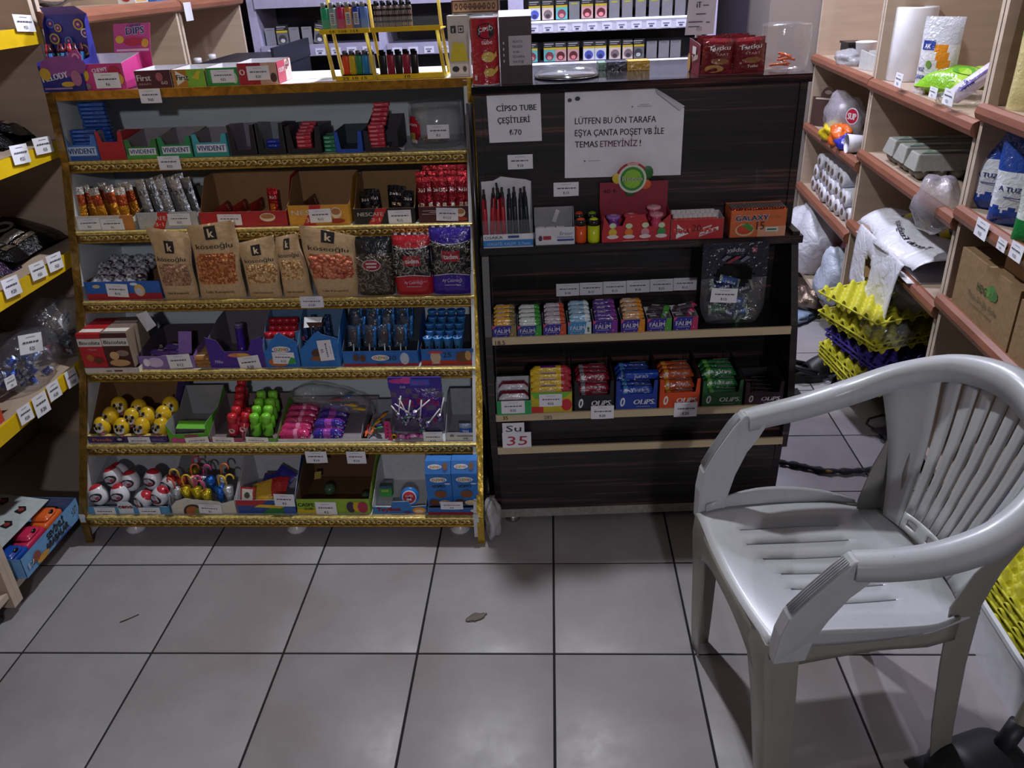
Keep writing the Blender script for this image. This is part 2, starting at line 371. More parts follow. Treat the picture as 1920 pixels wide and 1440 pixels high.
# ---- gold trimmed candy rack
rack = thing('candy_rack', 'white sloping candy rack with gold trimmed shelf fronts', 'display rack', RK.w(0, 1.86), RK.psi)
def rl(x, y, z): return (x, y-1.86, z)
WH = '#c6ccd0'
prof = [(1.852, .02), (1.852, .10), *[(y-.004, z) for y, z in RKF[::-1]], (2.285, 1.20), (2.60, 1.20), (2.60, .02)]
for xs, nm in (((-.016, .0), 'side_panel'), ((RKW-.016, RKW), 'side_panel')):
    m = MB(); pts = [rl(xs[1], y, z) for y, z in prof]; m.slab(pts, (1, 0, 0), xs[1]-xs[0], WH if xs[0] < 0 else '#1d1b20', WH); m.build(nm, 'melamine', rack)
def gold_strip(x0, x1, gc='#caa53a'):
    m = MB(); P_ = [(1.850, .0), *[(y-.008, z) for y, z in RKF[::-1]]]
    for (ya, za), (yb, zb) in zip(P_, P_[1:]):
        a = [rl(x0, ya, za), rl(x1, ya, za), rl(x1, yb, zb), rl(x0, yb, zb)]; d = V(0, zb-za, ya-yb); n = V(0, -(zb-za), -(ya-yb)); n = n/np.linalg.norm(n)
        if n[1] > 0: n = -n
        m.slab([np.array(p)+n*.003 for p in a], n, .006, gc)
    return m
gold_strip(-.018, .004, '#84642e').build('edge_strip', 'gold_tape', rack)['label'] = 'gold strip with shade painted in'  # left strip stands in shade; the shade is painted in as darker gold
gold_strip(RKW-.006, RKW+.013).build('edge_strip', 'gold_tape', rack)['label'] = 'bright gold strip'
m = MB()
bk = [(y+.25, z) for y, z in RKF[::-1]]; bk[-1] = (2.54, 1.195)
for (ya, za), (yb, zb) in zip(bk, bk[1:]): m.add([rl(0, ya, za), rl(RKW, ya, za), rl(RKW, yb, zb), rl(0, yb, zb)], [(0, 1, 2, 3)], '#b9c3ca')
m.build('back_panel', 'melamine', rack, solid=.004)
SCROLL = None
for i, (y, z) in enumerate(RKF):
    m = MB(); d = .25 if i else .33
    m.box(0.0005, RKW-.0005, y-1.86+.004, y-1.86+d, z-.016, z-.0005, '#d9dde0' if i == 0 else '#b9bfc4'); sh = m.build('shelf', 'melamine', rack)
    m = MB()
    if i == 0:
        m.box(-.012, RKW+.012, y-1.86-.006, y-1.86+.006, z-.022, z+.001, '#b9832c'); m.build('front_trim', 'gold_tape', sh); continue
    h = .030; yf = y-1.86
    m.box(.001, RKW-.001, yf-.006, yf+.006, z-h, z-.007, '#8a6d33'); m.bevbox(.001, RKW-.001, yf-.011, yf+.006, z-.008, z+.001, .002, '#e6cd7c'); m.bevbox(.001, RKW-.001, yf-.010, yf+.004, z-h-.002, z-h+.003, .0015, '#b58f35')
    tr = m.build('front_trim', 'gold', sh)
    m = MB(); x = .012; k = 0
    while x < RKW-.03:                   # carved acanthus scrolls
        sgn = 1 if k % 2 else -1; zc = z-h/2-.003; pts = []
        for q in range(11): a = q/10*5.2; r = .0086*(1-q/13); pts.append((x+.011+r*1.25*math.cos(a)*sgn, yf-.0075, zc+r*math.sin(a)))
        m.tube(pts, [.0009+.0016*math.sin(min(1, (q+1)/5)*1.57)*(1-q/14) for q in range(11)], '#f0d88a', 5)
        m.tube([(x+.004, yf-.0065, zc-.008*sgn), (x+.013, yf-.008, zc-.004*sgn), (x+.023, yf-.0065, zc+.007*sgn)], [.001, .0024, .0008], '#e6c878', 5)
        x += .0172; k += 1
    m.build('carved_scroll', 'gold', tr)['kind'] = 'stuff'
for fx in (.105, .60, 1.09):
    m = MB(); m.lathe([(.028, 0), (.03, .008), (.02, .016), (.016, .052)], '#cfcfd0', 16, rl(fx, 1.915, 0)); m.build('foot', 'plastic', rack)
# ---- dark counter
dc = thing('checkout_counter', 'dark striped wood checkout counter with pale shelf fronts', 'counter', DC.w(0, 1.9), DC.psi)
def dl(x, y, z): return (x, y-1.9, z)
sidep = [(1.94, .012), (1.925, .25), (1.892, .255), (1.883, .40), (1.93, .604), (2.0, .80), (2.0, .835), (2.073, .836), (2.073, 1.188), (2.49, 1.188), (2.49, .012)]
for x in (.018, DCW):
    m = MB(); m.slab([dl(x, y, z) for y, z in sidep], (1, 0, 0), .018, '#000000'); m.build('side_panel', 'dark_wood', dc)
def dboard(name, x0, x1, y0, y1, z0, z1, mt='dark_wood', col='#000000'):
    m = MB(); m.box(x0, x1, y0-1.9, y1-1.9, z0, z1, col); return m.build(name, mt, dc, bevel=.0015)
dboard('counter_top', -.004, DCW+.006, 2.065, 2.50, 1.1885, 1.208, 'dark_top')
dboard('upper_panel', .0185, DCW-.0185, 2.078, 2.094, .836, 1.188)
dboard('ledge', -.003, DCW+.008, 1.995, 2.0975, .806, .8255)
dboard('rear_panel', .0185, DCW-.0185, 2.125, 2.14, .02, .805)
PALE = '#c4b392'
SHZ = {'A': (1.925, .604), 'B': (1.882, .397), 'C': (1.880, .294)}
for k, (y, z) in SHZ.items():
    dboard('shelf', .0185, DCW-.0185, y+.004, 2.124, z-.018, z-.0005); m = MB(); m.box(.0185, DCW-.0185, y-1.9-.002, y-1.9+.004, z-.021, z, PALE); m.build('pale_shelf_front', 'melamine', dc)
dboard('lower_panel', .0185, DCW-.0185, 1.93, 1.945, .05, .272)
dboard('mid_panel', .0185, DCW-.0185, 1.915, 1.93, .2945, .378)
m = MB(); m.box(.0, DCW-.0, 1.928-1.9, 1.944-1.9, .022, .05, '#8f8b86'); m.build('kick_strip', 'rough', dc)
for fx in (.05, DCW-.06):
    m = MB(); m.lathe([(.022, 0), (.024, .005), (.018, .02), (.012, .024)], '#aaa8aa', 16, dl(fx, 1.955, 0)); m.build('foot', 'metal', dc)
m = MB(); m.tube([dl(-.012, 2.045, .03), dl(-.012, 1.99, .45), dl(-.012, 2.06, .85), dl(-.012, 2.075, 1.17)], .0085, '#1a1a20', 8); m.build('corner_post', 'plastic', dc)
# ---- cigarette cabinet at the back
CY = 4.06
cab = thing('cigarette_cabinet', 'lavender grey cigarette cabinet with lit shelf rails', 'cabinet', (-1.40, CY, 0))
LAV = '#a9a6c8'
def cb(name, x0, x1, y0, y1, z0, z1, col=LAV, mt='plastic', par=cab):
    m = MB(); m.box(x0+1.40, x1+1.40, y0, y1, z0, z1, col); return m.build(name, mt, par)
cb('back_board', -1.40, .76, .30, .33, .75, 2.0, '#16141f')
for x0, x1 in ((-1.40, -1.362), (-.80, -.765), (-.19, -.12), (.72, .76)): cb('post', x0, x1, 0, .30, .75, 2.0)
for x0, x1, zs, lit in ((-1.362, -.80, (1.175, .96, 1.385), 0), (-.765, -.19, (1.165, .95, 1.38), 0), (-.12, .72, (1.055, 1.235, 1.43), 1)):
    for z in zs:
        sh = cb('shelf', x0, x1, .006, .299, z-.006, z+.004, '#5e5a74')
        cb('price_rail', x0, x1, -.012, .005, z-.045, z+.006, '#9c99b8' if not lit else '#b9b8d2', par=sh)
        if lit:
            cb('light_strip', x0+.004, x1-.004, -.016, -.012, z-.002, z+.006, '#dfe2ff', 'lamp', par=sh)
cb('lower_door', -1.40, -.32, 0, .02, .02, .74, '#4a475a'); cb('lower_door', -.318, .76, 0, .02, .02, .74, '#4a475a'); cb('cabinet_floor', -1.40, .76, .02, .33, .70, .748, '#2b2936')
# price slips in the rails
def slip(x, z, y=-.0125):
    m = MB(); m.box(0, .046, -.0012, 0, 0, .030, '#c9cbe6'); f = flat(m, (0, -.0012, 0), (.046, 0, 0), (0, 0, .030)); f.rect(.18, .55, .8, .68, '#5c5a80'); f.rect(.3, .2, .65, .4, '#3a3860'); return m.build('price_slip', 'paper', cab, (x+1.40, y, z))
s0 = None
for z, xs in ((1.055, np.arange(-.10, .70, .0675)), (1.235, np.arange(-.10, .70, .0675))):
    for x in xs:
        if s0 is None: s0 = slip(x, z-.041)
        else: c = s0.copy(); COL.objects.link(c); c.location = (x+1.40, -.0125, z-.041)
for x in np.arange(-1.33, -.83, .075): c = s0.copy(); COL.objects.link(c); c.location = (x+1.40, -.0125, 1.133)
for x in np.arange(-.74, -.25, .075): c = s0.copy(); COL.objects.link(c); c.location = (x+1.40, -.0125, 1.123)
# ================================================================ helpers for goods
W_, K_, G_ = '#e9e9ee', '#15141a', '#8a8a90'
KRAFT, KRIN = '#b08a5e', '#8d6b47'
def place(fr, y, z, xl, xr):
    b = fr.w(0, y, z); t0 = atx(b, fr.u, xl); t1 = atx(b, fr.u, xr); return b+fr.u*t0, t1-t0
def shelf(i, xl, xr, ytop=None, st=.013):
    """spot on rack shelf i between picture columns xl and xr; ytop = picture row of the front's upper edge"""
    y, z = RKF[i]; P_, w = place(RK, y+st, z, xl, xr); return P_, w, (aty(P_, ZU, ytop) if ytop else 0)
DSH = {'L': (1.997, .8255), 'A': (1.925, .604), 'B': (1.882, .397), 'C': (1.880, .294), 'T': (2.068, 1.208)}
def cshelf(k, xl, xr, ytop=None, st=.004):
    y, z = DSH[k]; P_, w = place(DC, y+st, z, xl, xr); return P_, w, (aty(P_, ZU, ytop) if ytop else 0)
def tray(m, w, d, hf, hb, co, ci, side=None, th=.0012, cb=None, front=None, lean=0.):
    """open display carton: front hf high, back hb high, sides cut along side=[(y, z), ...]; front=[(x, z), ...] shapes the front's top edge"""
    fp = front or [(w, hf), (0, hf)]; y0 = 0
    m.slab([(0, 0, 0), (w, 0, 0)]+[(a, -lean*c/max(hf, 1e-6), c) for a, c in fp], (0, -1, 0), th, co, ci)
    m.slab([(w, d, 0), (0, d, 0), (0, d, hb), (w, d, hb)], (0, 1, 0), th, cb or co, ci)
    sp = side or [(d, hb), (d*.35, hf+(hb-hf)*.25), (0, hf)]
    m.slab([(0, d, 0), (0, 0, 0)]+[(0, a, c) for a, c in sp[::-1]], (-1, 0, 0), th, co, ci)
    m.slab([(w, 0, 0), (w, d, 0)]+[(w, a, c) for a, c in sp], (1, 0, 0), th, co, ci)
    m.box(th, w-th, th, d-th, .0003, .0015, ci); return m
def solid(m, w, d, h, co, top=None, side=None, lean=0.):
    v = [(0, 0, 0), (w, 0, 0), (w, d, 0), (0, d, 0), (0, lean, h), (w, lean, h), (w, d, h), (0, d, h)]
    m.add(v, [(0, 1, 5, 4)], co); m.add(v, [(1, 2, 6, 5), (0, 4, 7, 3)], side or co); m.add(v, [(4, 5, 6, 7)], top or co); m.add(v, [(2, 3, 7, 6), (0, 3, 2, 1)], co); return m
def pillow(m, w, h, th, col=None, colf=None, nu=6, nv=10, crimp=.06, kind='stick', mi=0, lean=0.):
    """closed film packet standing on z=0, centred on x; returns the print face of its front"""
    def t(u, v):
        a = max(0, 1-abs(2*u-1)**2.6)**.6
        if kind == 'stick': b = max(0, 1-abs(2*(v-crimp)/(1-2*crimp)-1)**5)**.6 if crimp < v < 1-crimp else 0
        else: b = (min(1, max(0, (1-v)/.55))**.75)*(.55+.45*min(1, v/.12)) if v < 1 else 0     # bag: full below, sealed flat on top
        return max(.0004, th/2*a*b)
    def wob(u, v): return .004*math.sin(5*u+9*v+w*90)*v if kind != 'stick' else 0
    F_ = lambda u, v, s, k=0.: V((u-.5)*w*(1-.03*math.sin(math.pi*v)), s*(t(u, v)+k)+wob(u, v)+lean*v*h, v*h)
    m.grid(lambda u, v: F_(u, v, -1), nu, nv, col, colf, mi); m.grid(lambda u, v: F_(1-u, v, 1), nu, nv, col, colf and (lambda u, v: colf(1-u, v)), mi)
    return Face(m, lambda x, y, k: F_(x, y, -1, k), w, h, mi, lift=.0006)
def rotm(rx=0, ry=0, rz=0, t=(0, 0, 0)):
    M = Matrix.Translation(t) @ Matrix.Rotation(rz, 4, 'Z') @ Matrix.Rotation(ry, 4, 'Y') @ Matrix.Rotation(rx, 4, 'X'); return np.array(M)
def loc(P_, fr, x=0, y=0, z=0): return P_+fr.u*x+fr.v*y+ZU*z
def ptag(fr, y, r, label, price='', rot=0., lean=.0, group=None, kind='n', w_px=None):
    """white price slip seen in picture rectangle r, in the plane y of frame fr"""
    c = onpl((r[0]+r[2])/2, (r[1]+r[3])/2, fr.w(0, y), fr.v); a = onpl(r[0], (r[1]+r[3])/2, fr.w(0, y), fr.v); b = onpl(r[2], (r[1]+r[3])/2, fr.w(0, y), fr.v)
    t_ = onpl((r[0]+r[2])/2, r[1], fr.w(0, y), fr.v); q = onpl((r[0]+r[2])/2, r[3], fr.w(0, y), fr.v); w = np.linalg.norm(b-a); h = np.linalg.norm(t_-q)
    m = MB(); k = random.uniform(-.002, .002)
    vs_ = [(-w/2, 0, -h/2), (0, -.0012, -h/2), (w/2, k, -h/2), (-w/2, .0004, h/2), (0, -.0004, h/2), (w/2, 0, h/2)]
    m.add(vs_, [(0, 1, 4, 3), (1, 2, 5, 4)], '#e4e5ee'); m.add([(x, y_+.0005, z) for x, y_, z in vs_], [(3, 4, 1, 0), (4, 5, 2, 1)], '#dcdce2')
    f = Face(m, lambda x, y_, e: V((x-.5)*w, -.0013-e, (y_-.5)*h), w, h, lift=.00015)
    if kind == 'n':
        f.rect(.3, .84, .7, .87, '#9a9aa8'); x = .14
        while x < .84: d = random.uniform(.05, .16); f.rect(x, .55, min(.88, x+d), .63, '#4c4c5a'); x += d+.03
        if price: f.text(price, .5, .16, .2, '#26262e', al='c', bold=.01)
    o = m.build('price_tag', 'paper'); o.location = tuple(c); o.rotation_euler = (lean, rot, fr.psi)
    return tag(o, label, 'price tag', group)
ORD = 'first second third fourth fifth sixth seventh eighth ninth tenth eleventh twelfth thirteenth fourteenth fifteenth sixteenth seventeenth eighteenth nineteenth twentieth'.split()
ORD += ['twenty-'+o for o in ORD[:9]]+['thirtieth']+['thirty-'+o for o in ORD[:9]]
def number(objs):
    """adds to the shared label of a set of look-alikes each one's place in its row or stack"""
    if len(objs) < 2: return
    p = [proj(np.array(o.location)) for o in objs]; sx = max(q[0] for q in p)-min(q[0] for q in p); sz = max(q[1] for q in p)-min(q[1] for q in p)
    row = sx > sz*.8; order = sorted(range(len(objs)), key=lambda i: p[i][0] if row else -p[i][1])
    for k, i in enumerate(order):
        objs[i]['label'] = objs[i]['label']+', '+('leftmost' if row and k == 0 else ORD[k]+(' from left' if row else ' from the bottom'))
def copies(o0, spots, label=None, group=None):
    """first spot moves the original, others copy it; spot = (loc, rot)"""
    out = []
    for i, (l, r) in enumerate(spots):
        if i == 0:
            o = o0; o.location = tuple(map(float, l)); o.rotation_euler = r
        else: o = dup(o0, l, r)
        if label: o['label'] = label
        if group: o['group'] = group
        out.append(o)
    number(out); return out
# ================================================================ rack shelf 1: chewing gum trays
def gum_tray(xl, xr, yf, yb, co, ci, label, d=.13, word=None, wc='#1a2a7a', band=None, sd=None, ush=0):
    P_, w, h = shelf(1, xl, xr, yf); hb = aty(P_+RK.v*d, ZU, yb)
    t = thing('gum_tray', label, 'display box', P_, RK.psi); m = MB(); W2 = w-.002; k_ = ush or 1.6; tray(m, W2, d, h, hb, co, ci, side=[(d, hb), (d*.25, max(h*k_, hb*.7)), (0, h*k_)], front=[(W2, h*k_), (W2*.87, h*k_), (W2*.8, h), (W2*.2, h), (W2*.13, h*k_), (0, h*k_)])
    m.build('carton', 'card', t)
    if word or band:
        m = MB(); f = ffront(m, w-.002, h)
        if band: f.rect(0, 0, 1, band[1], band[0])
        if word: f.rect(.1, .3, .95, .88, '#dfe8f2' if co not in ('#3f74c4',) else '#b9d2ee'); f.text(word, .12, .42, .38, wc, wd=.8, bold=.03)
        m.build('print', 'card', t)
    return P_, w, h, t
gum_tray(126, 190, 273, 245, '#3f74c4', '#5d83b8', 'pale blue gum tray holding tall stack of blue packs', word='VIVIDENT', band=('#2b57a8', .25), sd=.5)
gum_tray(190, 240, 267, 243, '#b3202e', '#8f8a90', 'red gum tray between blue and watermelon green trays', word=None)
gum_tray(240, 300, 276, 240, '#2f7d3a', '#8f8a90', 'watermelon green gum tray with striped corner', word='VIVIDENT', band=('#4fa84c', .35))
gum_tray(302, 364, 272, 238, '#1f8d58', '#8f8a90', 'green gum tray with white band, right of striped tray', word='VIVIDENT', band=('#2fa06a', .35))
gum_tray(366, 432, 268, 238, '#3fa7b4', '#8f8a90', 'teal and blue gum tray beside black trays', word='VIVIDENT', band=('#2f9c94', .35))
gum_tray(434, 484, 281, 230, '#1c1b24', '#8a7f90', 'empty black gum tray next to teal tray', ush=5)
gum_tray(487, 538, 279, 228, '#1c1b24', '#8a8f98', 'black gum tray with two blue packs', ush=5)
gum_tray(541, 606, 279, 228, '#1c1b24', '#4a4650', 'black gum tray with short stack of red packs', ush=5)
gum_tray(630, 683, 280, 232, '#1d4fb4', '#39424e', 'bright blue gum tray with white corner, nearly empty', ush=6)
gum_tray(685, 750, 277, 214, '#1c1b24', '#3a3640', 'black gum tray with tallest stack of red packs', ush=5)
def gum_pack(co, label, group, w=.052, d=.019, h=.0105, c2=None):
    m = MB(); m.bevbox(0, w, 0, d, 0, h, .0022, co); f = flat(m, (0, 0, 0), (w, 0, 0), (0, 0, h)); f.rect(.1, .35, .55, .7, c2 or '#c9d4ea')
    f = flat(m, (0, 0, h), (w, 0, 0), (0, d, 0)); f.rect(.12, .3, .6, .7, c2 or '#c9d4ea'); o = m.build('gum_pack', 'film'); return tag(o, label, 'gum', group)
P_, w, _ = shelf(1, 141, 196); spots = [(loc(P_, RK, random.uniform(-.002, .002), .012, .004+i*.0112), (0, 0, RK.psi+random.uniform(-.03, .03))) for i in range(7)]
P2, _, _ = shelf(1, 156, 210); spots += [(loc(P2, RK, random.uniform(-.002, .002), .045, .004+i*.0112), (0, 0, RK.psi)) for i in range(13)]
copies(gum_pack('#1c4a9c', 'blue gum pack in the tall stack at white side panel', 'blue gum packs', w=.075, c2='#3c68b8'), spots)
P_, w, _ = shelf(1, 498, 534); copies(gum_pack('#2438a8', 'blue gum pack in black tray', 'blue gum packs in black tray', c2='#5a6ad0'), [(loc(P_, RK, 0, .02, .004+.0112*i), (0, 0, RK.psi)) for i in range(3)])
P_, w, _ = shelf(1, 558, 587); sp = [(loc(P_, RK, 0, .006, .004+.0112*i), (0, 0, RK.psi)) for i in range(4)]
sp += [(loc(P_, RK, -.006, .03+.021*j, .042+.006*j), (0, 0, RK.psi)) for j in range(4)]
copies(gum_pack('#c23648', 'red gum pack in the short stack', 'red gum packs, short stack', w=.042, c2='#e08a92'), sp)
P_, w, _ = shelf(1, 607, 631); copies(gum_pack('#2f7f5c', 'green gum pack standing between black and blue trays', 'green gum packs', w=.034, d=.06, c2='#7fc4a0'), [(loc(P_, RK, 0, .012, .0112*i), (0, 0, RK.psi)) for i in range(4)])
P_, w, _ = shelf(1, 694, 720); sp = [(loc(P_, RK, 0, .004, .004+.0112*i), (0, 0, RK.psi)) for i in range(6)]
sp += [(loc(P_, RK, .002+.002*i, .028+.008*i, .064+.0115*i), (0, 0, RK.psi)) for i in range(5)]
copies(gum_pack('#c23648', 'red gum pack in the tallest red stack', 'red gum packs, tall stack', w=.044, c2='#e08a92'), sp)
m = MB(); P_, w, _ = shelf(1, 712, 756)
m.grid(lambda u, v: (u*w, v*.03, .004+.005*math.sin(u*9+v*5)+.003*math.cos(u*23)), 10, 4, '#dcdce4'); m.xform(rotm(t=P_)); tag(m.build('crumpled_paper', 'paper', solid=.0006), 'crumpled white paper strip in front of tall red gum stack', 'paper')
# clear jar
P_, w, h = shelf(1, 763, 867, 200, .02); t = thing('plastic_jar', 'clear plastic jar with red label on gum shelf', 'jar', loc(P_, RK, w/2, w/2), RK.psi); r = w/2-.001
m = MB(); m.lathe([(r*.93, .0), (r*.99, .006), (r, h*.9), (r*.97, h*.97), (r*.99, h)], '#c8ccd4', 28); m.lathe([(r*.90, h*.985), (r*.90, .012)], '#c8ccd4', 28); m.build('jar_body', 'clear_rigid', t)
m = MB()
m.grid(lambda u, v: V(-math.sin(1.25-u*.75)*(r+.0012), -math.cos(1.25-u*.75)*(r+.0012), h*(.12+.62*(v))), 8, 8, None, lambda u, v: '#b02038' if v > .42 else ('#e8e2d8' if v < .18 else '#b8a24a' if u < .6 else '#8c1a2c'), skip=lambda u, v: (2*u-1)**2+(2*v-1)**2 > 1.05)
f = Face(m, lambda x, y, k: V(-math.sin(1.25-x*.75)*(r+.0018+k), -math.cos(1.25-x*.75)*(r+.0018+k), h*(.12+.62*y)), .7*r, h*.62); f.text('bon', .12, .64, .14, '#f0e8ee', wd=.7, bold=.03); m.build('label', 'film', t)
gm = []
for k in range(9):
    m = MB(); m.bevbox(-.012, .012, -.008, .008, 0, .009, .002, ['#8d3a50', '#6f7a3a', '#a8843a'][k % 3]); a = random.uniform(0, 6.28); q = r*.62*math.sqrt(random.random())
    o = m.build('wrapped_gum', 'film'); o.location = tuple(loc(P_, RK, w/2+q*math.cos(a), w/2+q*math.sin(a), .013)); o.rotation_euler.z = a; gm.append(tag(o, 'small wrapped gum lying inside the clear jar', 'gum', 'gums in the clear jar'))
number(gm)
ptag(RK, RKF[1][0]+.016, (801, 234, 842, 260), 'price tag on the clear plastic jar', '₺3')
ptag(RK, RKF[0][0]-.012, (262, 167, 302, 193), 'price tag hanging under the gold top edge of rack', '₺60')
ptag(RK, RKF[1][0]-.016, (297, 293, 338, 318), 'price tag on gold edge below watermelon gum tray', '₺25')
# ================================================================ rack shelf 2: coffee sachets
def coffee_tray(xl, xr, yf, yb, co, label, d=.15, word=None, sub=None, swoosh=True, ci=KRIN, cup=True, wc='#e8e2dc', sd=None, th_side=.8):
    P_, w, h = shelf(2, xl, xr, yf); hb = aty(P_+RK.v*d, ZU, yb); w -= .002
    t = thing('sachet_box', label, 'display box', P_, RK.psi); m = MB(); tray(m, w, d, h, hb, co, ci, side=[(d, hb), (d*.55, hb*.97), (d*.12, h*1.1), (0, h)] if sd is None else sd); m.build('carton', 'card', t)
    m = MB(); f = ffront(m, w, h)
    if swoosh: f.poly([(.22, 0), (.42, 0), (.55, 1), (.36, 1), (.33, .6)], '#c4262c')
    if cup: f.ell(.78, .6, .09, .28, '#e6d0b4'); f.ell(.78, .66, .075, .16, '#b07a4a'); f.ell(.78, .2, .13, .12, '#a5301f')
    if word: f.text(word, .06, .52, .26, wc, wd=.42, bold=.02)
    if sub: f.text(sub, .28, .16, .24, '#f0e0d0', wd=.14, bold=.03)
    m.build('print', 'card', t); return P_, w, h
def sachet(co, top, label, group, w=.031, h=.105, th=.010, deco=None, mt='foil', word='3ü1'):
    m = MB(); f = pillow(m, w, h, th, colf=lambda u, v: (top if v > .8 else co) if not deco else deco(u, v)); 
    if word: f.text(word, .5, .66, .10, '#efe6e2' if top != '#b9bcc4' else '#26262c', wd=.6, al='c', bold=.03)
    return tag(m.build('coffee_sachet', mt), label, 'sachet', group)
def lean_row(P_, xs, h0, y=.03, lx=.16, z=.003, jit=.06, dy=0., ly=-.12): return [(loc(P_, RK, x, y+dy*(i % 3), z+random.uniform(0, .008)), (ly+random.uniform(-jit, jit), lx+random.uniform(-jit, jit), RK.psi+random.uniform(-.15, .15))) for i, x in enumerate(xs)]
P_, w, h = coffee_tray(141, 256, 406, 352, '#d9d2c8', 'white and orange sachet box at left end of coffee shelf', ci='#b9a48c', swoosh=False, cup=False, sd=[(.15, .07), (.06, .045), (0, .035)])
m = MB(); f = ffront(m, w, h); f.poly([(.55, 0), (1, 0), (1, 1), (.8, 1), (.72, .4)], '#c9803a'); m.build('orange_print', 'card', COL.objects['sachet_box'])
o = sachet('#d98a2e', '#d8d2cc', 'orange and silver sachet leaning in the white orange box', 'orange sachets', deco=lambda u, v: '#d9d4d0' if v > .78 or v < .1 else ('#e09a30' if v < .55 else '#b8542c'), word=None)
copies(o, lean_row(P_, [.012, .034, .058, .078, .1, .124, .142, .16], 0, .035, -.05, z=.006, jit=.12, dy=.03))
P_, w, h = coffee_tray(262, 376, 399, 350, '#b4b6ba', 'silver grey sachet box with red swoosh', word='NESCAFE', sub='3·1', ci='#5a564e', cup=False, sd=[(.15, .09), (.06, .05), (0, .043)])
o = sachet('#a9adb4', '#b9bcc4', 'long silver sachet leaning in the grey box', 'silver sachets', h=.125, word='2·1')
copies(o, lean_row(P_, [.028, .05, .07, .09, .108, .125, .142, .155], 0, .03, -.2, z=.006, jit=.05, dy=.025))
P_, w, h = coffee_tray(378, 542, 399, 322, '#b3262f', 'wide red sachet box with high brown back', word='', cup=True, swoosh=False)
o = sachet('#a8202c', '#7f1a20', 'single red sachet standing in wide red box', None, h=.088, deco=lambda u, v: '#d9822e' if .2 < u < .62 and v < .5 else '#a01e28'); copies(o, [(loc(P_, RK, w*.77, .07, .003), (-.1, 0, RK.psi))])
o = sachet('#c43a30', '#7f1a20', 'red sachet lying flat in wide red box', 'flat red sachets', h=.088); copies(o, [(loc(P_, RK, .04+.05*i, .03, .03+.006*i), (-1.45, 1.2+.2*i, 0)) for i in range(3)])
P_, w, h = coffee_tray(544, 660, 386, 321, '#d99a34', 'yellow orange sachet box with high brown back', word='NESC', sub='3·1')
o = sachet('#c43a30', '#7f1a20', 'brown sachet lying flat in yellow box', None, h=.088, deco=lambda u, v: '#6a3a24'); copies(o, [(loc(P_, RK, .04, .04, .042), (-1.45, 1.3, 0))])
P_, w, h = coffee_tray(666, 781, 392, 321, '#1b1a1f', 'black sachet box with red swoosh', word='NESCAFE', sub='3·1', cup=False)
o = sachet('#1d1b1e', '#26242a', 'black sachet standing in black box', 'black sachets', w=.034, h=.080, deco=lambda u, v: '#c9a884' if .3 < u < .7 and .28 < v < .42 else '#1c1a1d')
copies(o, lean_row(P_, [.03, .052, .098, .145, .04, .11], 0, .03, .03, z=.0, jit=.1, dy=.03))
P_, w, h = coffee_tray(787, 888, 388, 330, '#4a1822', 'maroon sachet box packed with red sachets', word='3', cup=True, swoosh=False)
o = sachet('#8f1f28', '#c04048', 'glossy red sachet in the packed maroon box', 'red sachets in maroon box', h=.116, deco=lambda u, v: '#c83a44' if v > .85 else ('#d9cfc4' if .3 < u < .7 and .22 < v < .42 else '#8c1e28'))
sp = []
for r_ in range(3):
    for i in range(7): sp.append((loc(P_, RK, .012+.0205*i+random.uniform(-.003, .003), .02+.03*r_, .004+.01*r_), (-.12+random.uniform(-.06, .06), random.uniform(-.09, .09), random.uniform(-.2, .2))))
copies(o, sp)
y2 = RKF[2][0]+.010
for r, l, p in (((146, 410, 188, 430), 'price tag at left end of coffee shelf front', '₺5'), ((189, 411, 232, 431), 'price tag on white orange sachet box, second from left', '₺5'), ((315, 401, 357, 422), 'price tag on silver grey sachet box', '₺25'), ((408, 402, 453, 422), 'crooked price tag on wide red sachet box', '₺15'),
                ((580, 392, 621, 417), 'price tag on yellow orange sachet box', '₺15'), ((728, 394, 771, 419), 'price tag on black sachet box', '₺15'), ((818, 390, 859, 414), 'price tag on maroon sachet box', '₺12,5')): ptag(RK, y2, r, l, p, rot=random.uniform(-.05, .05))
# ================================================================ rack shelf 3: nuts and seeds
def lerp(a, b, t): return a+(b-a)*t
P_, w, h = shelf(3, 166, 306, 529); d = .16
t = thing('chocolate_egg_box', 'blue and red box of silver wrapped chocolate eggs', 'display box', P_, RK.psi)
m = MB(); tray(m, w, d, h, .075, '#2a62b8', '#6e4c38', side=[(d, .075), (d*.5, .05), (0, h)]); m.build('carton', 'card', t)
m = MB(); f = ffront(m, w, h); f.rect(0, 0, 1, .34, '#a82030'); f.ell(.72, .5, .07, .34, '#d9b46a'); f.ell(.71, .42, .05, .2, '#c4c8d8'); f.ell(.66, .85, .05, .08, '#dfe6f2'); f.ell(.16, .75, .05, .1, '#c9b48a'); m.build('print', 'card', t)
m = MB(); m.ellipsoid((0, 0, .02), (.017, .017, .02), None, 12, 8, lambda u, v: ['#b0b3be', '#888c9c', '#cfd1da', '#6a6872'][int(u*12+v*8) % 4]); f = Face(m, lambda x, y, k: V(-.0135+.027*x, -.0172-k*4+.006*abs(2*x-1), .012+.016*y), .027, .016); f.ell(.5, .5, .4, .4, '#3a2a2c'); f.ell(.4, .55, .12, .2, '#e0d8d0')
o = tag(m.build('chocolate_egg', 'film'), 'silver foil chocolate egg in the blue and red box', 'candy', 'silver foil chocolate eggs')
m = None
for v_ in o.data.vertices: v_.co *= 1.22
copies(o, [(loc(P_, RK, .022+.037*i+.006*(r_ % 2), .022+.036*r_, .016+.010*r_), (-.25, random.uniform(-.2, .2), random.uniform(-.5, .5))) for r_ in range(4) for i in range(4)])
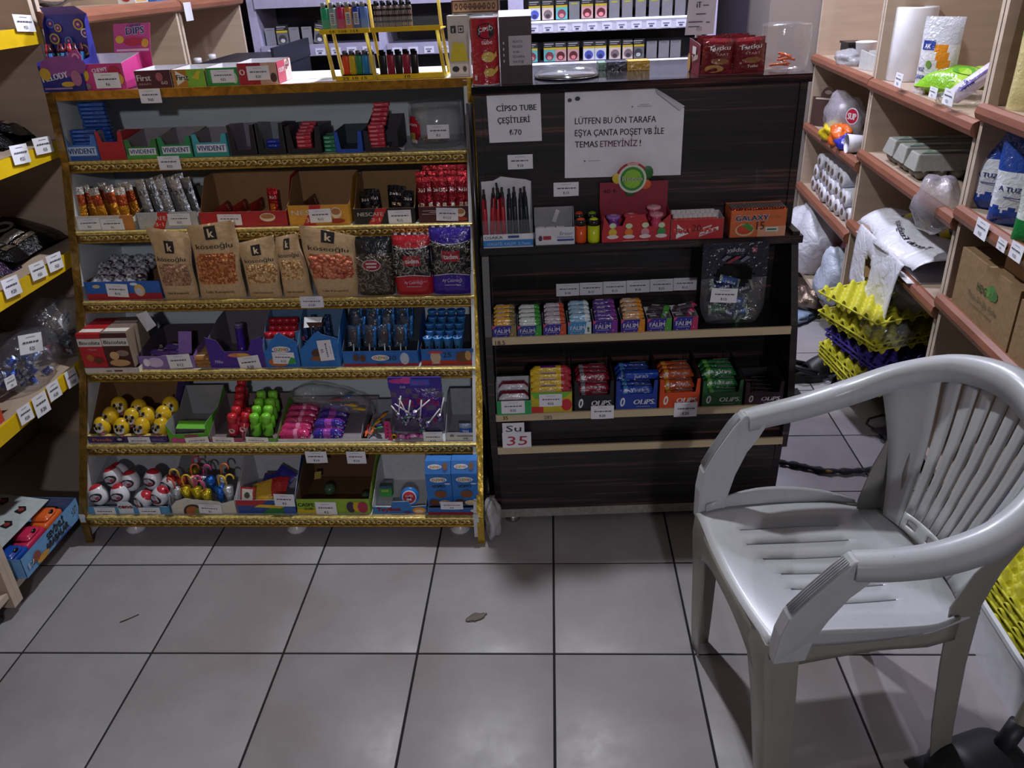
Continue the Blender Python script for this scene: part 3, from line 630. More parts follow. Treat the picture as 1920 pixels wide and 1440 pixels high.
def kraft_bag(tl, tr, bl, br, label, nut, lh, win, name=True, seed=1, depth=.036, kz=.80):
    """stand-up kraft pouch; corner picture points on a plane leaning back"""
    y, z = RKF[3]; P_, w = place(RK, y+.020, z, bl[0], br[0]); h = aty(P_, ZU, (tl[1]+tr[1])/2)
    t = thing('nut_bag', label, 'snack bag', loc(P_, RK, w/2, 0), RK.psi); m = MB(); rnd = random.Random(seed)
    tw, _ = place(RK, y+.03, z+h, tl[0], tr[0]); twx = np.linalg.norm(place(RK, y+.03, z+h, tl[0], tr[0])[1]); xo = ((tw-P_)@RK.u+twx/2)-w/2
    zl = aty(P_, ZU, tl[1])/h; zr = aty(P_, ZU, tr[1])/h
    def F_(u, v, s, k=0.):
        th = depth*(max(0, 1-abs(2*u-1)**3))**.5*(min(1, (1-v)/.5))**.8*(.6+.4*min(1, v/.1)); ww = lerp(w, twx, v)*(1+.03*math.sin(v*7+seed))
        zz = v*h*lerp(1, lerp(zl, zr, u), v*v)
        return V((u-.5)*ww+xo*v+.004*math.sin(v*9+seed)*v, s*(th/2+k)+.012*v+.002*math.sin(7*u+seed)*v, zz)
    wx0, wx1, wy0, wy1 = win
    def cf(u, v):
        if wx0 < u < wx1 and wy0 < v < wy1 and not (abs(u-.5) > .5*(wx1-wx0)-.03 and (v < wy0+.03 or v > wy1-.03)): return nut[rnd.randrange(len(nut))]
        return '#c4a57c'
    m.grid(lambda u, v: F_(u, v, -1), 26, 34, None, cf); m.grid(lambda u, v: F_(1-u, v, 1), 8, 10, '#b8966c'); bag = m.build('pouch', 'kraft', t, weld=True)
    # nuts bulging behind the window
    m = MB()
    for k in range(90):
        u, v = rnd.uniform(wx0+.03, wx1-.03), rnd.uniform(wy0+.02, wy1-.02); c = F_(u, v, -1, .0005); r = rnd.uniform(.0035, .0055)*lh
        m.ellipsoid(c, (r, r*.5, r*rnd.uniform(.6, .9)), nut[rnd.randrange(len(nut))], 6, 4)
    m.build('nuts_in_window', 'film', t)['kind'] = 'stuff'
    m = MB(); f = Face(m, lambda x, y_, k: F_(x, y_, -1, .0008+k), w, h)
    f.rect(.37, kz, .61, min(.99, kz+.17), '#1b1613', 3, 3); f.text('k', .44, kz+.03, .115, '#d9c4a0', wd=.11, bold=.04); f.text('köseoğlu', .5, kz-.115, .066, '#1c1410', wd=.76, al='c', bold=.02)
    f.text('Lüks Kuruyemiş', .5, .085, .036, '#2a1e16', wd=.6, al='c', bold=.03); m.build('print', 'kraft', t)
N1, N2, N3, N4 = ['#a87c60', '#bf9878', '#8c6248', '#b08868'], ['#c47a44', '#a85c2e', '#d09058', '#94502a'], ['#d9b27a', '#b98a50', '#e0c090', '#9c6e3c'], ['#c87050', '#b4583c', '#d88864', '#a04c34']
kraft_bag((274, 427), (349, 440), (311, 560), (373, 559), 'leftmost brown paper nut bag, tipped with pale nuts', N1, 1.0, (.12, .94, .20, .52), seed=1, kz=.68)
kraft_bag((350, 427), (439, 417), (378, 559), (462, 556), 'large brown paper bag of roasted orange nuts, second from left', N2, 1.2, (.06, .92, .22, .63), seed=2, kz=.80)
kraft_bag((444, 458), (516, 444), (469, 560), (530, 559), 'small brown paper bag of blond nuts in the middle', N3, .9, (.12, .95, .25, .6), seed=3, kz=.74)
kraft_bag((514, 447), (559, 440), (533, 559), (588, 552), 'narrow brown paper bag of chickpeas, fourth from left', N3, .75, (.1, .9, .28, .62), seed=4, kz=.78)
kraft_bag((558, 423), (667, 447), (596, 556), (673, 553), 'brown paper bag of large red orange nuts beside seeds', N4, 1.9, (.08, .92, .28, .66), seed=5, kz=.82)
def seed_bag(tl, tr, bl, br, label, head, hz, fz, logo, kind, seed):
    y, z = RKF[3]; P_, w = place(RK, y+.022, z, bl[0]-1, br[0]+2); h = aty(P_, ZU, (tl[1]+tr[1])/2)
    t = thing('seed_bag', label, 'snack bag', loc(P_, RK, w/2, 0), RK.psi); rnd = random.Random(seed); m = MB()
    def F_(u, v, s, k=0.):
        th = .04*(max(0, 1-abs(2*u-1)**3.4))**.5*(min(1, (1-v)/.35))**.7*(.65+.35*min(1, v/.08))*(1 if v < .93 else .4)
        return V((u-.5)*w*(1+.03*math.sin(v*8+seed)), s*(th/2+k)+.008*v, v*h)
    arc = lambda u: .045*(1-(2*u-1)**2)
    def cf(u, v):
        if head and v > hz-arc(u): return head if v < .96 else '#cfcfd6' if int(u*40) % 2 else '#33333c'
        if head and v < fz+arc(u): return head
        return ['#1f1f24', '#2c2c32', '#18181c'][rnd.randrange(3)] if head else ['#3a322c', '#2b2622', '#4a4038'][rnd.randrange(3)] if v < .72 else '#17171c'
    m.grid(lambda u, v: F_(u, v, -1), 26, 36, None, cf); m.grid(lambda u, v: F_(1-u, v, 1), 8, 10, head or '#1c1b20'); m.build('bag', 'film', t, weld=True)
    m = MB()
    for k in range(240):
        u, v = rnd.uniform(.05, .95), rnd.uniform(fz+.04, (hz if head else .72)-.04)
        if head and (v > hz-arc(u)-.02 or v < fz+arc(u)+.02): continue
        c = F_(u, v, -1, .0004); a = rnd.uniform(0, 3.14); L_ = rnd.uniform(.007, .011); dx, dz = L_*math.cos(a), L_*math.sin(a)
        m.tube([c-V(dx, 0, dz), c, c+V(dx, 0, dz)], [.0004, .0021, .0004], ['#8a8680', '#5c5852', '#a8a29a', '#2c2a2a'][rnd.randrange(4)] if head else ['#7a6c5c', '#5a4e42', '#8f8070'][rnd.randrange(3)], 4)
    m.build('seeds_in_window', 'film', t)['kind'] = 'stuff'
    m = MB(); f = Face(m, lambda x, y_, k: F_(x, y_, -1, .0009+k), w, h)
    if head:
        f.rect(.28, .50, .74, .66, '#b01c2e', 4, 2); f.text('tadım', .33, .54, .075, '#ece6ea', wd=.36, bold=.035); f.text('Ay Çekirdeği', .5, .2, .055, '#d9c6d4', wd=.48, al='c', shear=.15); f.rect(.32, .15, .72, .162, '#b9a2b4', 3)
        for e in range(12): u0, u1 = e/12, (e+1)/12; f.k = 0; f.poly([(u0, hz-arc(u0)), (u1, hz-arc(u1)), (u1, hz-arc(u1)-.012), (u0, hz-arc(u0)-.012)], '#d4cdd4'); f.k = 0; f.poly([(u0, fz+arc(u0)), (u1, fz+arc(u1)), (u1, fz+arc(u1)+.012), (u0, fz+arc(u0)+.012)], '#d4cdd4')
    else:
        f.ell(.45, .54, .25, .1, '#dcd4d4', 20); f.ell(.45, .54, .23, .085, '#a01e34', 20); f.text('AYAKKABI', .45, .55, .035, '#e6d4d8', wd=.26, al='c', bold=.02) if False else f.rect(.3, .555, .6, .585, '#d9c4c8', 3).rect(.32, .50, .58, .53, '#d9c4c8', 3)
    m.build('print', 'film', t)
seed_bag((671, 448), (739, 442), (676, 554), (741, 553), 'clear bag of dark sunflower seeds with oval red logo', None, .8, .03, None, 0, 11)
seed_bag((740, 440), (809, 438), (746, 552), (812, 552), 'red and black bag of sunflower seeds', '#b3202c', .82, .29, 'tadım', 0, 12)
seed_bag((811, 425), (882, 424), (815, 553), (886, 552), 'purple and black bag of sunflower seeds', '#3a2496', .80, .27, 'tadım', 0, 13)
ptag(RK, RKF[3][0]+.010, (200, 533, 240, 556), 'price tag on the silver chocolate egg box', '₺15', rot=.05)
o = ptag(RK, RKF[3][0]-.016, (563, 556, 606, 577), 'rounded white price tag on gold edge below nut bags', '₺100')
# ================================================================ rack shelf 4
def biscuit(xl, xr, yt, d, c1, c2, label, z0=.018, dark=False):
    P_, w, h = shelf(4, xl, xr, yt, -.012); h -= z0; t = thing('biscuit_box', label, 'biscuit box', P_+ZU*z0, RK.psi); m = MB(); solid(m, w, d, h, c1, top=c2, side='#8a7a68' if dark else c1); m.build('carton', 'card', t)
    m = MB(); f = ffront(m, w, h); f.rect(0, .63, 1, .86, '#d9d2cc'); f.text('Biscolata', .06, .69, .11, '#2a2024', wd=.86, bold=.03, shear=.15)
    if dark: f.ell(.68, .42, .25, .09, '#8c7a70'); f.ell(.35, .35, .18, .12, '#d0a878'); f.ell(.5, .14, .4, .1, '#c49a68')
    else: f.ell(.36, .3, .16, .1, '#b0642c'); f.ell(.68, .22, .2, .1, '#6a2c18'); f.text('MOOD', .4, .52, .06, '#e0a0a0', wd=.34)
    f = flat(m, (0, 0, h), (w, 0, 0), (0, d, 0)); f.rect(.05, .1, .95, .3, '#d9d2cc'); f.rect(.05, .6, .95, .75, '#d0c4c0' if dark else '#c43a44'); m.build('print', 'card', t)
biscuit(163, 207, 627, .12, '#b81c28', '#a01822', 'red biscuit box with cookie picture')
biscuit(208, 256, 625, .12, '#46241e', '#7a6a60', 'dark brown biscuit box with cookie picture', dark=True)
P_, w, _ = shelf(4, 161, 262, st=-.014); t = thing('carton_tray', 'low white tray under the two biscuit boxes', 'display box', P_, RK.psi); m = MB(); tray(m, w, .16, .017, .017, '#cfc6bc', '#b0a498'); m.build('carton', 'card', t); m = MB(); f = ffront(m, w, .017); f.text('ntn', .4, .25, .5, '#3a2a28', wd=.1, bold=.03); f.rect(.55, .3, .7, .6, '#6a2a24'); m.build('print', 'card', t)
m = MB(); a = onpl(255, 590, RK.w(0, 2.11), RK.v); b = onpl(274, 583, RK.w(0, 2.11), RK.v); c = onpl(293, 610, RK.w(0, 2.11), RK.v); e = onpl(276, 622, RK.w(0, 2.11), RK.v)
m.add([a, b, c, e, (a+c)/2+V(0, -.004, 0)], [(0, 4, 1), (1, 4, 2), (2, 4, 3), (3, 4, 0)], '#d0d2da'); tag(m.build('folded_note', 'paper', solid=.0005), 'folded white paper note dangling above dark biscuit box', 'paper')
P_, w, h = shelf(4, 264, 368, 668); t = thing('chocolate_bar_tray', 'lilac open tray with chocolate bars and tall flap', 'display box', P_, RK.psi); d = .18; m = MB()
tray(m, w, d, h, .065, '#8a6fb4', '#4a4048', side=[(d, .065), (d*.6, .06), (d*.2, .05), (0, h)]); m.build('carton', 'card', t); m = MB(); f = ffront(m, w, h); f.ell(.3, .5, .14, .4, '#c9b8e0'); f.ell(.14, .5, .06, .3, '#e0d8ea'); m.build('print', 'card', t)
m = MB(); m.slab([(w*.58, .05, .02), (w*.82, .05, .02), (w*.84, .075, .085), (w*.6, .075, .085)], (0, -1, .3), .0012, '#8f6fc0', '#b9a4d8'); m.build('flap', 'card', t)
def bar(name, w, d, h, co, label, cat, group=None, mt='film', deco=None):
    m = MB(); n = 8
    m.grid(lambda u, v: V((u-.5)*w, (v-.5)*d, h*(max(0, 1-abs(2*v-1)**4)**.5)*(1 if .06 < u < .94 else .25)), 8, 6, None, deco or (lambda u, v: co)); m.grid(lambda u, v: V((.5-u)*w, (v-.5)*d, 0), 1, 1, co)
    return tag(m.build(name, mt), label, cat, group)
o = bar('chocolate_bar', .075, .026, .012, '#6a4a9c', 'purple wrapped chocolate bar in lilac tray', 'candy', 'purple chocolate bars', deco=lambda u, v: '#d9d4e0' if .35 < u < .6 and .3 < v < .7 else '#6a4a9c')
copies(o, [(loc(P_, RK, .035+.03*(i % 3), .03+.04*(i//3), .004+.012*(i % 2)), (0, 0, random.uniform(-.5, .5))) for i in range(9)])
P2, w2, _ = shelf(4, 362, 402); o = bar('caramel_bar', .055, .02, .011, '#a8743a', 'golden brown wrapped caramel bar beside lilac tray', 'candy', 'brown caramel bars', deco=lambda u, v: '#c9b8a0' if .3 < u < .7 and .3 < v < .7 else '#9c6a34')
copies(o, [(loc(P2, RK, .026+.003*random.random(), .014+.022*(i//3), .001+.0115*(i % 3)), (0, 0, RK.psi+random.uniform(-.1, .1))) for i in range(15)])
P_, w, h = shelf(4, 396, 500, 660); d = .17; t = thing('chocolate_tube_box', 'deep purple open box with one purple tube', 'display box', P_, RK.psi); m = MB(); hb = .115
tray(m, w, d, h, hb, '#4a2a94', '#6a6470', side=[(d, hb), (d*.6, hb*.95), (.01, h*1.6), (0, h*1.9)], front=[(w, h*1.9), (w*.82, h*1.7), (w*.72, h), (w*.3, h), (w*.2, h*1.7), (0, h*1.9)], cb='#3c2278'); m.build('carton', 'card', t)
m = MB(); f = ffront(m, w, h); f.ell(.55, .78, .2, .14, '#d9825a'); f.ell(.62, .8, .1, .1, '#e0b050'); f.text('Milka', .1, .3, .2, '#c9c0e6', wd=.14, shear=.1); f.ell(.8, .2, .05, .14, '#b04a9c'); m.build('print', 'card', t)
m = MB(); m.lathe([(.0125, 0), (.0125, .012), (.0118, .014), (.0118, .088), (.013, .09), (.013, .1), (.0118, .102)], '#3a2080', 16, cols=['#b9b4cc', '#3a2080', '#4a2c9c', '#3a2080', '#5a5478', '#7a74a0']); o = tag(m.build('chocolate_tube', 'film'), 'upright purple tube standing in deep purple box', 'candy'); o.location = tuple(loc(P_, RK, w*.42, .075, .003)); o.rotation_euler = (-.06, .03, 0)
# two blue peaked boxes
def peak_box(xl, xr, yl, ym, label, cupc, lab):
    P_, w, h = shelf(4, xl, xr, ym); hl = h*yl; t = thing('candy_box', label, 'display box', P_, RK.psi); d = .12; m = MB()
    tray(m, w, d, hl, h*1.02, '#2c74c4', '#5a7a9c', side=[(d, h*1.02), (d*.4, h*.8), (0, hl)], front=[(w, hl*1.25), (w*.62, h*.72), (w*.55, h*.78), (w*.42, h*.72), (0, hl*.7)]); m.build('carton', 'card', t)
    m = MB(); f = ffront(m, w, h)
    return P_, w, h, t, m, f
def ozmo(f, cx, cy, s=.5, txt='OZMO'):
    f.ell(cx, cy, s*.54, s*.54*f.w/f.h*.36, '#e6e4e0', 20)
    for i, (ch, c) in enumerate(zip(txt, ('#c4262c', '#3a9c3c', '#d98a1e', '#2c62b8'))): f.text(ch, cx-s*.40+i*s*.215, cy-s*.1*f.w/f.h, s*.2*f.w/f.h, c, wd=s*.18, bold=.06)
P_, w, h, t, m, f = peak_box(500, 564, .45, 605, 'blue peaked candy box with red topped cups', 0, 0); ozmo(f, .52, .4, .5); f.ell(.4, .12, .3, .1, '#c46a2c'); f.ell(.75, .15, .15, .08, '#3a9c4c'); m.build('print', 'card', t)
m = MB(); m.lathe([(.009, 0), (.012, .06), (.0135, .062), (.0135, .075), (.011, .078)], None, 12, cols=['#7fb0dc', '#e4e2e2', '#a3182c', '#a3182c']); o = tag(m.build('candy_cup', 'plastic'), 'red lidded candy cup in blue peaked box', 'candy', 'red lidded candy cups')
copies(o, [(loc(P_, RK, .012+.021*i+.006*(r_ % 2), .028+.026*r_, .018+.012*r_), (-.06, 0, 0)) for r_ in range(3) for i in range(4)])
P_, w, h, t, m, f = peak_box(566, 640, .5, 603, 'blue peaked candy box with chocolate drip print', 0, 0); f.poly([(.3, .98), (.72, .98), (.66, .86), (.6, .9), (.54, .8), (.46, .9), (.38, .84)], '#4a2a1e'); f.ell(.5, .3, .2, .1, '#5a3a2a'); f.ell(.55, .18, .3, .06, '#8a5a34'); f.text('OZMO', .2, .6, .05, '#c43a3a', wd=.1, rot=1.57, bold=.04); m.build('print', 'card', t)
o = bar('candy_stick', .018, .018, .1, '#39507c', 'dark blue wrapped stick in drip print box', 'candy', 'dark blue candy sticks', 'foil', deco=lambda u, v: '#c9d0e0' if v > .6 else '#2c3c64')
copies(o, [(loc(P_, RK, .012+.02*i, .04+.03*(i % 2), .03), (-.1, 0, 0)) for i in range(4)])
m = MB(); m.slab([(0, 0, 0), (.045, .01, 0), (.05, .03, .02), (.0, .02, .025)], (0, -1, .4), .001, '#d9dce2'); o = tag(m.build('torn_flap', 'card'), 'torn white carton flap on drip print box', 'paper'); o.location = tuple(loc(P_, RK, .018, .02, h*.80))
# lollipop box
P_, w, h = shelf(4, 645, 786, 659); d = .17; t = thing('lollipop_box', 'low blue box of chocolate lollipops in blue wrappers', 'display box', P_, RK.psi); m = MB()
tray(m, w, d, h, .125, '#2a6cc0', '#39424e', side=[(d, .125), (d*.8, .12), (d*.1, h*1.2), (0, h)], cb='#2a6cc0'); m.build('carton', 'card', t); m = MB(); f = ffront(m, w, h); f.rect(0, 0, 1, .16, '#a82434'); ozmo(f, .5, .55, .22); f.ell(.82, .5, .06, .4, '#b9c4dc'); f.text('30', .6, .38, .34, '#1a1a2a', wd=.11); f.ell(.18, .6, .04, .25, '#5a3a34'); f.ell(.27, .55, .04, .25, '#5a3a34'); f.text('fun', .45, .1, .14, '#2a1c18', wd=.09, bold=.03); m.build('print', 'card', t)
def lolly():
    o = thing('chocolate_lollipop', 'brown lollipop in clear blue wrapper in lollipop box', 'candy', group='chocolate lollipops'); m = MB(); m.tube([(0, 0, 0), (0, 0, .06)], .0019, '#dfe0e4', 6); m.build('stick', 'plastic', o)
    m = MB(); m.ellipsoid((0, 0, .076), (.0135, .006, .021), '#3a241c', 12, 8); m.build('chocolate_head', 'plastic', o)
    m = MB(); pillow(m, .036, .066, .016, colf=lambda u, v: '#3f86cc' if (u > .72 or v > .86 or u < .12) else '#8aa8c8', nu=8, nv=8, crimp=.03); m.xform(rotm(t=(0, .001, .045))); w_ = m.build('wrapper', 'clear', o)
    m = MB(); pillow(m, .012, .068, .014, '#3a7cc4', nu=3, nv=6, crimp=.03); m.xform(rotm(t=(.015, .004, .045))); m.build('wrapper_print', 'foil', o); return o
copies(lolly(), [(loc(P_, RK, .026+.046*i+.01*(r_ % 2), .02+.032*r_, .004+.014*r_), (-.1, .06, random.uniform(-.35, .35))) for r_ in range(4) for i in range(4)])
# cone box
P_, w, h = shelf(4, 791, 889, 655); d = .16; t = thing('candy_cone_box', 'blue and red box of blue candy cones', 'display box', P_, RK.psi); m = MB(); tray(m, w, d, h, .09, '#2a6cc0', '#2c2f3a', side=[(d, .09), (d*.5, .07), (0, h)]); m.build('carton', 'card', t)
m = MB(); f = ffront(m, w, h); f.rect(0, 0, 1, .3, '#b03028'); f.ell(.28, .5, .1, .4, '#c9b49a'); f.ell(.28, .82, .15, .08, '#c9404a'); f.ell(.78, .5, .12, .35, '#6a4630'); f.ell(.9, .6, .06, .3, '#c9a060'); f.text('25', .42, .5, .34, '#1a1a2a', wd=.16); f.text('OZMO', .2, .1, .12, '#e6e0d8', wd=.16, bold=.05); m.build('print', 'card', t)
m = MB(); m.lathe([(.005, 0), (.0115, .056), (.0135, .058), (.0135, .064), (.0118, .066), (.010, .060)], None, 14, cols=['#4a8ac4', '#3a7cc0', '#2f74c4', '#5a9cd8', '#1d4f94']); f = Face(m, lambda x, y, k: V(math.sin((x-.5)*1.4)*(.0055+.006*y+k*2), -math.cos((x-.5)*1.4)*(.0055+.006*y+k*2), .004+.05*y), .02, .05); f.ell(.5, .45, .25, .14, '#c9c4c0'); f.rect(.35, .6, .65, .75, '#2a2430')
o = tag(m.build('candy_cone', 'plastic'), 'blue candy cone with open rim in cone box', 'candy', 'blue candy cones'); copies(o, [(loc(P_, RK, .02+.0285*i+.004*(r_ % 2), .018+.029*r_, .014+.009*r_), (-.05, 0, 0)) for r_ in range(5) for i in range(4)])
y4 = RKF[4][0]+.010
for r, l, p, ro in (((158, 682, 197, 704), 'price tag below the red biscuit box', '₺20', .05), ((206, 684, 252, 709), 'slanted price tag below the dark biscuit box', '₺20', -.1), ((315, 665, 358, 690), 'price tag on the lilac chocolate tray', '₺12', -.06), ((448, 668, 488, 694), 'price tag on the deep purple tube box', '₺38', -.12), ((511, 661, 552, 682), 'price tag on blue peaked box with red cups', '₺15', .02)): ptag(RK, y4, r, l, p, rot=ro)
ptag(RK, y4, (590, 645, 631, 669), 'price tag turned on end on the drip print box', '₺5', rot=1.5)
# ================================================================ rack shelf 5
P_, w, h = shelf(5, 167, 316, 818); d = .2; t = thing('toy_egg_box', 'purple fronted carton full of gold toy eggs', 'display box', P_, RK.psi); hb = .135; m = MB()
tray(m, w, d, h, hb, '#3f2a6c', '#7d5c3c', side=[(d, hb), (d*.7, hb), (d*.15, h*1.6), (0, h)], cb=KRAFT); m.box(0, w, -.001, .012, h, h+.001, '#c9b46a'); m.build('carton', 'card', t)
m = MB(); f = ffront(m, w, h); f.text('Panda', .06, .22, .5, '#d9823a', wd=.24, bold=.05); f.ell(.4, .45, .07, .42, '#2a1c44'); f.ell(.4, .5, .03, .2, '#b9a8c8'); f.rect(.8, .25, .97, .33, '#9a8ac0'); f.rect(.8, .5, .95, .58, '#9a8ac0'); m.build('print', 'card', t)
m = MB()
def eggc(u, v):
    if v < .22: return '#c9a41e'
    return '#d9b422'
m.ellipsoid((0, 0, .025), (.0195, .0195, .025), None, 16, 12, eggc)
f = Face(m, lambda x, y, k: V(.0200*math.sin((x-.5)*2.2)*math.cos((y-.5)*1.9), -.0200*math.cos((x-.5)*2.2)*math.cos((y-.5)*1.9)-k*3-.0004, .025+.0255*math.sin((y-.5)*1.9)), .03, .036, lift=.0002)
f.rect(.1, .02, .9, .32, '#7a6a4a', 5, 3); f.ell(.5, .58, .3, .26, '#d9d6d0'); f.ell(.3, .74, .1, .1, '#241e1e'); f.ell(.7, .74, .1, .1, '#241e1e'); f.ell(.4, .58, .07, .09, '#241e1e'); f.ell(.6, .58, .07, .09, '#241e1e'); f.ell(.68, .22, .12, .1, '#c96a9c'); f.ell(.3, .2, .1, .1, '#4a9c7a')
m.xform(np.diag([1.2, 1.2, 1.22, 1])); o = tag(m.build('toy_egg', 'plastic'), 'gold toy egg with black and white print in purple carton', 'toy egg', 'gold toy eggs')
sp = []
for (px, py, z_) in ((194, 800, 0), (226, 802, 0), (263, 800, 0), (297, 800, 0), (208, 780, 1), (244, 782, 1), (305, 777, 1), (224, 762, 2), (258, 765, 2), (318, 760, 2), (280, 781, 1)):
    yy = RKF[5][0]+.035+.03*z_; q = onpl(px, py, RK.w(0, yy), RK.v); sp.append((q-ZU*.030, (random.uniform(-.2, .1), random.uniform(-.25, .25), random.uniform(-.5, .5))))
copies(o, sp)
P_, w, h = shelf(5, 318, 392, 815); d = .17; t = thing('candy_carton', 'empty lime green carton with pale grey back', 'display box', P_, RK.psi); m = MB(); hb = .1
tray(m, w, d, h, hb, '#58a82a', '#8f8f90', side=[(d, hb), (d*.6, hb*.6), (.015, h*2.4), (0, h*2.2)], cb='#6f6f74', front=[(w, h*1.9), (w*.93, h*1.2), (w*.15, h), (0, h*2.4)]); m.build('carton', 'card', t); m = MB(); f = ffront(m, w, h); f.ell(.15, .3, .1, .28, '#c9408c'); f.ell(.32, .25, .1, .25, '#c9408c'); f.rect(.42, .7, .75, .95, '#b0306a'); m.build('print', 'card', t)
m = MB(); m.slab([(.012, .03, .028), (w-.014, .03, .026), (w-.014, .06, .036), (.012, .06, .038)], (0, -.3, 1), .0012, '#6cb83a', '#8f8f90'); m.build('inner_flap', 'card', t)
def bottle_row(xl, xr, co, lid, label, group, tl, ci, n=2, rows=5, words=None):
    P_, w, h = shelf(5, xl, xr, 822); d = .17; t = thing('candy_carton', tl, 'display box', P_, RK.psi); m = MB(); tray(m, w, d, h*1.0, .07, ci, '#7a6a6c', side=[(d, .08), (d*.4, .05), (0, h*1.8)]); m.build('carton', 'card', t)
    m = MB(); m.lathe([(.009, 0), (.0115, .005), (.0115, .028), (.008, .034), (.0095, .036), (.0105, .037), (.0105, .05), (.008, .054)], None, 14, cols=[co, co, co, lid, lid, lid, lid]); f = Face(m, lambda x, y, k: V(math.sin((x-.5)*2)*(.0118+k), -math.cos((x-.5)*2)*(.0118+k), .006+.02*y), .023, .02)
    if words: f.text(words, .2, .15, .3, '#1c2a2c', wd=.7, rot=.9, bold=.05)
    else: f.ell(.5, .5, .3, .3, '#d9b0a8')
    m.xform(np.diag([1.32, 1.32, 1.25, 1])); o = tag(m.build('candy_bottle', 'plastic'), label, 'candy', group); return P_, w, o
P_, w, o = bottle_row(394, 457, '#a82434', '#c42a34', 'red topped candy bottle in pink carton', 'red candy bottles', 'pink carton with red candy bottles', '#a8405c')
copies(o, [(loc(P_, RK, w*.66+.006*math.sin(k), .022+.025*k, .01+.010*k), (-.08, .05, 0)) for k in range(6)]+[(loc(P_, RK, w*.9, .03+.03*k, .006), (-.3, .2, 0)) for k in range(2)])
P_, w, o = bottle_row(461, 522, '#6ab82e', '#7ccc3a', 'lime green candy bottle in green carton', 'green candy bottles', 'green carton with lime candy bottles', '#5f9c34', words='CANDY')
copies(o, [(loc(P_, RK, w*(.3+.36*i), .02+.027*k, .01+.011*k), (-.08, 0, 0)) for k in range(4) for i in range(2)])
P_, w, h = shelf(5, 519, 690, 826); d = .18; t = thing('candy_carton', 'wide low white carton of pink and purple bars', 'display box', P_, RK.psi); m = MB(); tray(m, w, d, .008, .05, '#c9c4c8', '#8a8088', side=[(d, .05), (d*.4, .03), (0, .008)]); m.build('carton', 'card', t)
o = bar('candy_bar', .088, .024, .013, '#c43a78', 'pink wrapped candy bar in wide white carton', 'candy', 'pink candy bars', deco=lambda u, v: '#e08ab0' if .55 < u < .62 else ('#8f2a5c' if (u > .3 and u < .5 and v > .4) else '#c4326e'))
copies(o, [(loc(P_, RK, .05, .018+.027*k, .004+.012*j+.006*k), (.1, 0, random.uniform(-.04, .04))) for k in range(5) for j in range(2)])
o = bar('candy_bar', .084, .024, .013, '#3c2a94', 'blue and magenta wrapped candy bar in wide white carton', 'candy', 'blue magenta candy bars', deco=lambda u, v: '#c43a8c' if v > .62 else ('#a04ab0' if .4 < u < .6 else '#3a2a94'))
copies(o, [(loc(P_, RK, .148, .018+.027*k, .004+.012*j+.006*k), (.1, 0, random.uniform(-.05, .05))) for k in range(5) for j in range(2+(k == 1))])
# clear bag of balloons over the bars
def blob(fn, nu, nv, **k): m = MB(); m.grid(fn, nu, nv, **k); return m
y5, z5 = RKF[5]; C0 = onpl(622, 742, RK.w(0, y5+.12), RK.v)
m = MB()
def bagf(u, v):
    a = (u-.5)*.26; th = .028*(max(0, 1-abs(2*u-1)**2.5))**.5*(1+.3*math.sin(9*u)); ang = v*2*math.pi
    return V(a, .05*math.cos(ang)*(max(.05, 1-abs(2*u-1)**3)), th*math.sin(ang)-.035*(u-.2)**2*2+.012*math.sin(11*u+3*ang)*.5)
m.grid(bagf, 28, 14, '#c9ccd4'); o = tag(m.build('clear_bag', 'clear', weld=True), 'clear plastic bag of balloons lying above pink bars', 'plastic bag'); o.location = tuple(C0); o.rotation_euler = (0, .06, RK.psi)
def balloon(co, label, L_=.038):
    m = MB(); m.tube([(0, 0, 0), (.004, 0, .001), (.008, 0, 0), (L_*.5, 0, .001), (L_*.8, 0, 0), (L_, 0, 0)], [.0042, .003, .0026, .006, .0062, .002], co, 8, flat=.6); return tag(m.build('balloon', 'rubber'), label, 'balloon', 'small deflated balloons')
bl = []
for k, (dx, dy, dz, c, cn) in enumerate(((.0, .0, .004, '#a03a34', 'red'), (.03, .01, .006, '#3a64a8', 'blue'), (.045, -.015, -.004, '#c9a42a', 'yellow'), (-.005, -.01, -.006, '#39508c', 'dark blue'), (.07, -.02, -.014, '#c9a42a', 'golden'))):
    o = balloon(c, cn+' balloon inside the clear bag above pink bars'); o.location = tuple(C0+V(.0+dx, dy-.02, dz-.008)); o.rotation_euler = (0, .1, random.uniform(-.7, .7))
P_, w, h = shelf(5, 676, 728, 826); t = thing('balloon_tray', 'small white tray with loose colourful balloons', 'display box', P_, RK.psi); m = MB(); tray(m, w, .16, .006, .05, '#b9b9c2', '#8f8f9a', side=[(.16, .05), (.05, .03), (0, .006)]); m.build('carton', 'card', t)
cs = (('#d9622a', 'orange'), ('#d9622a', 'bright orange'), ('#3a8c5a', 'green'), ('#b8343a', 'red'), ('#d9b42a', 'yellow'), ('#5a3a94', 'violet'), ('#c44a34', 'vermilion'), ('#3a8c9c', 'teal'), ('#d9822a', 'amber'), ('#a82c44', 'crimson'))
for k, (c, n_) in enumerate(cs):
    o = balloon(c, n_+' balloon lying in the small white tray'); o.location = tuple(loc(P_, RK, .012+.012*(k % 3), .014+.018*(k//2), .006+.007*(k % 3))); o.rotation_euler = (0, random.uniform(-.5, .2), random.uniform(-1, 2.4))
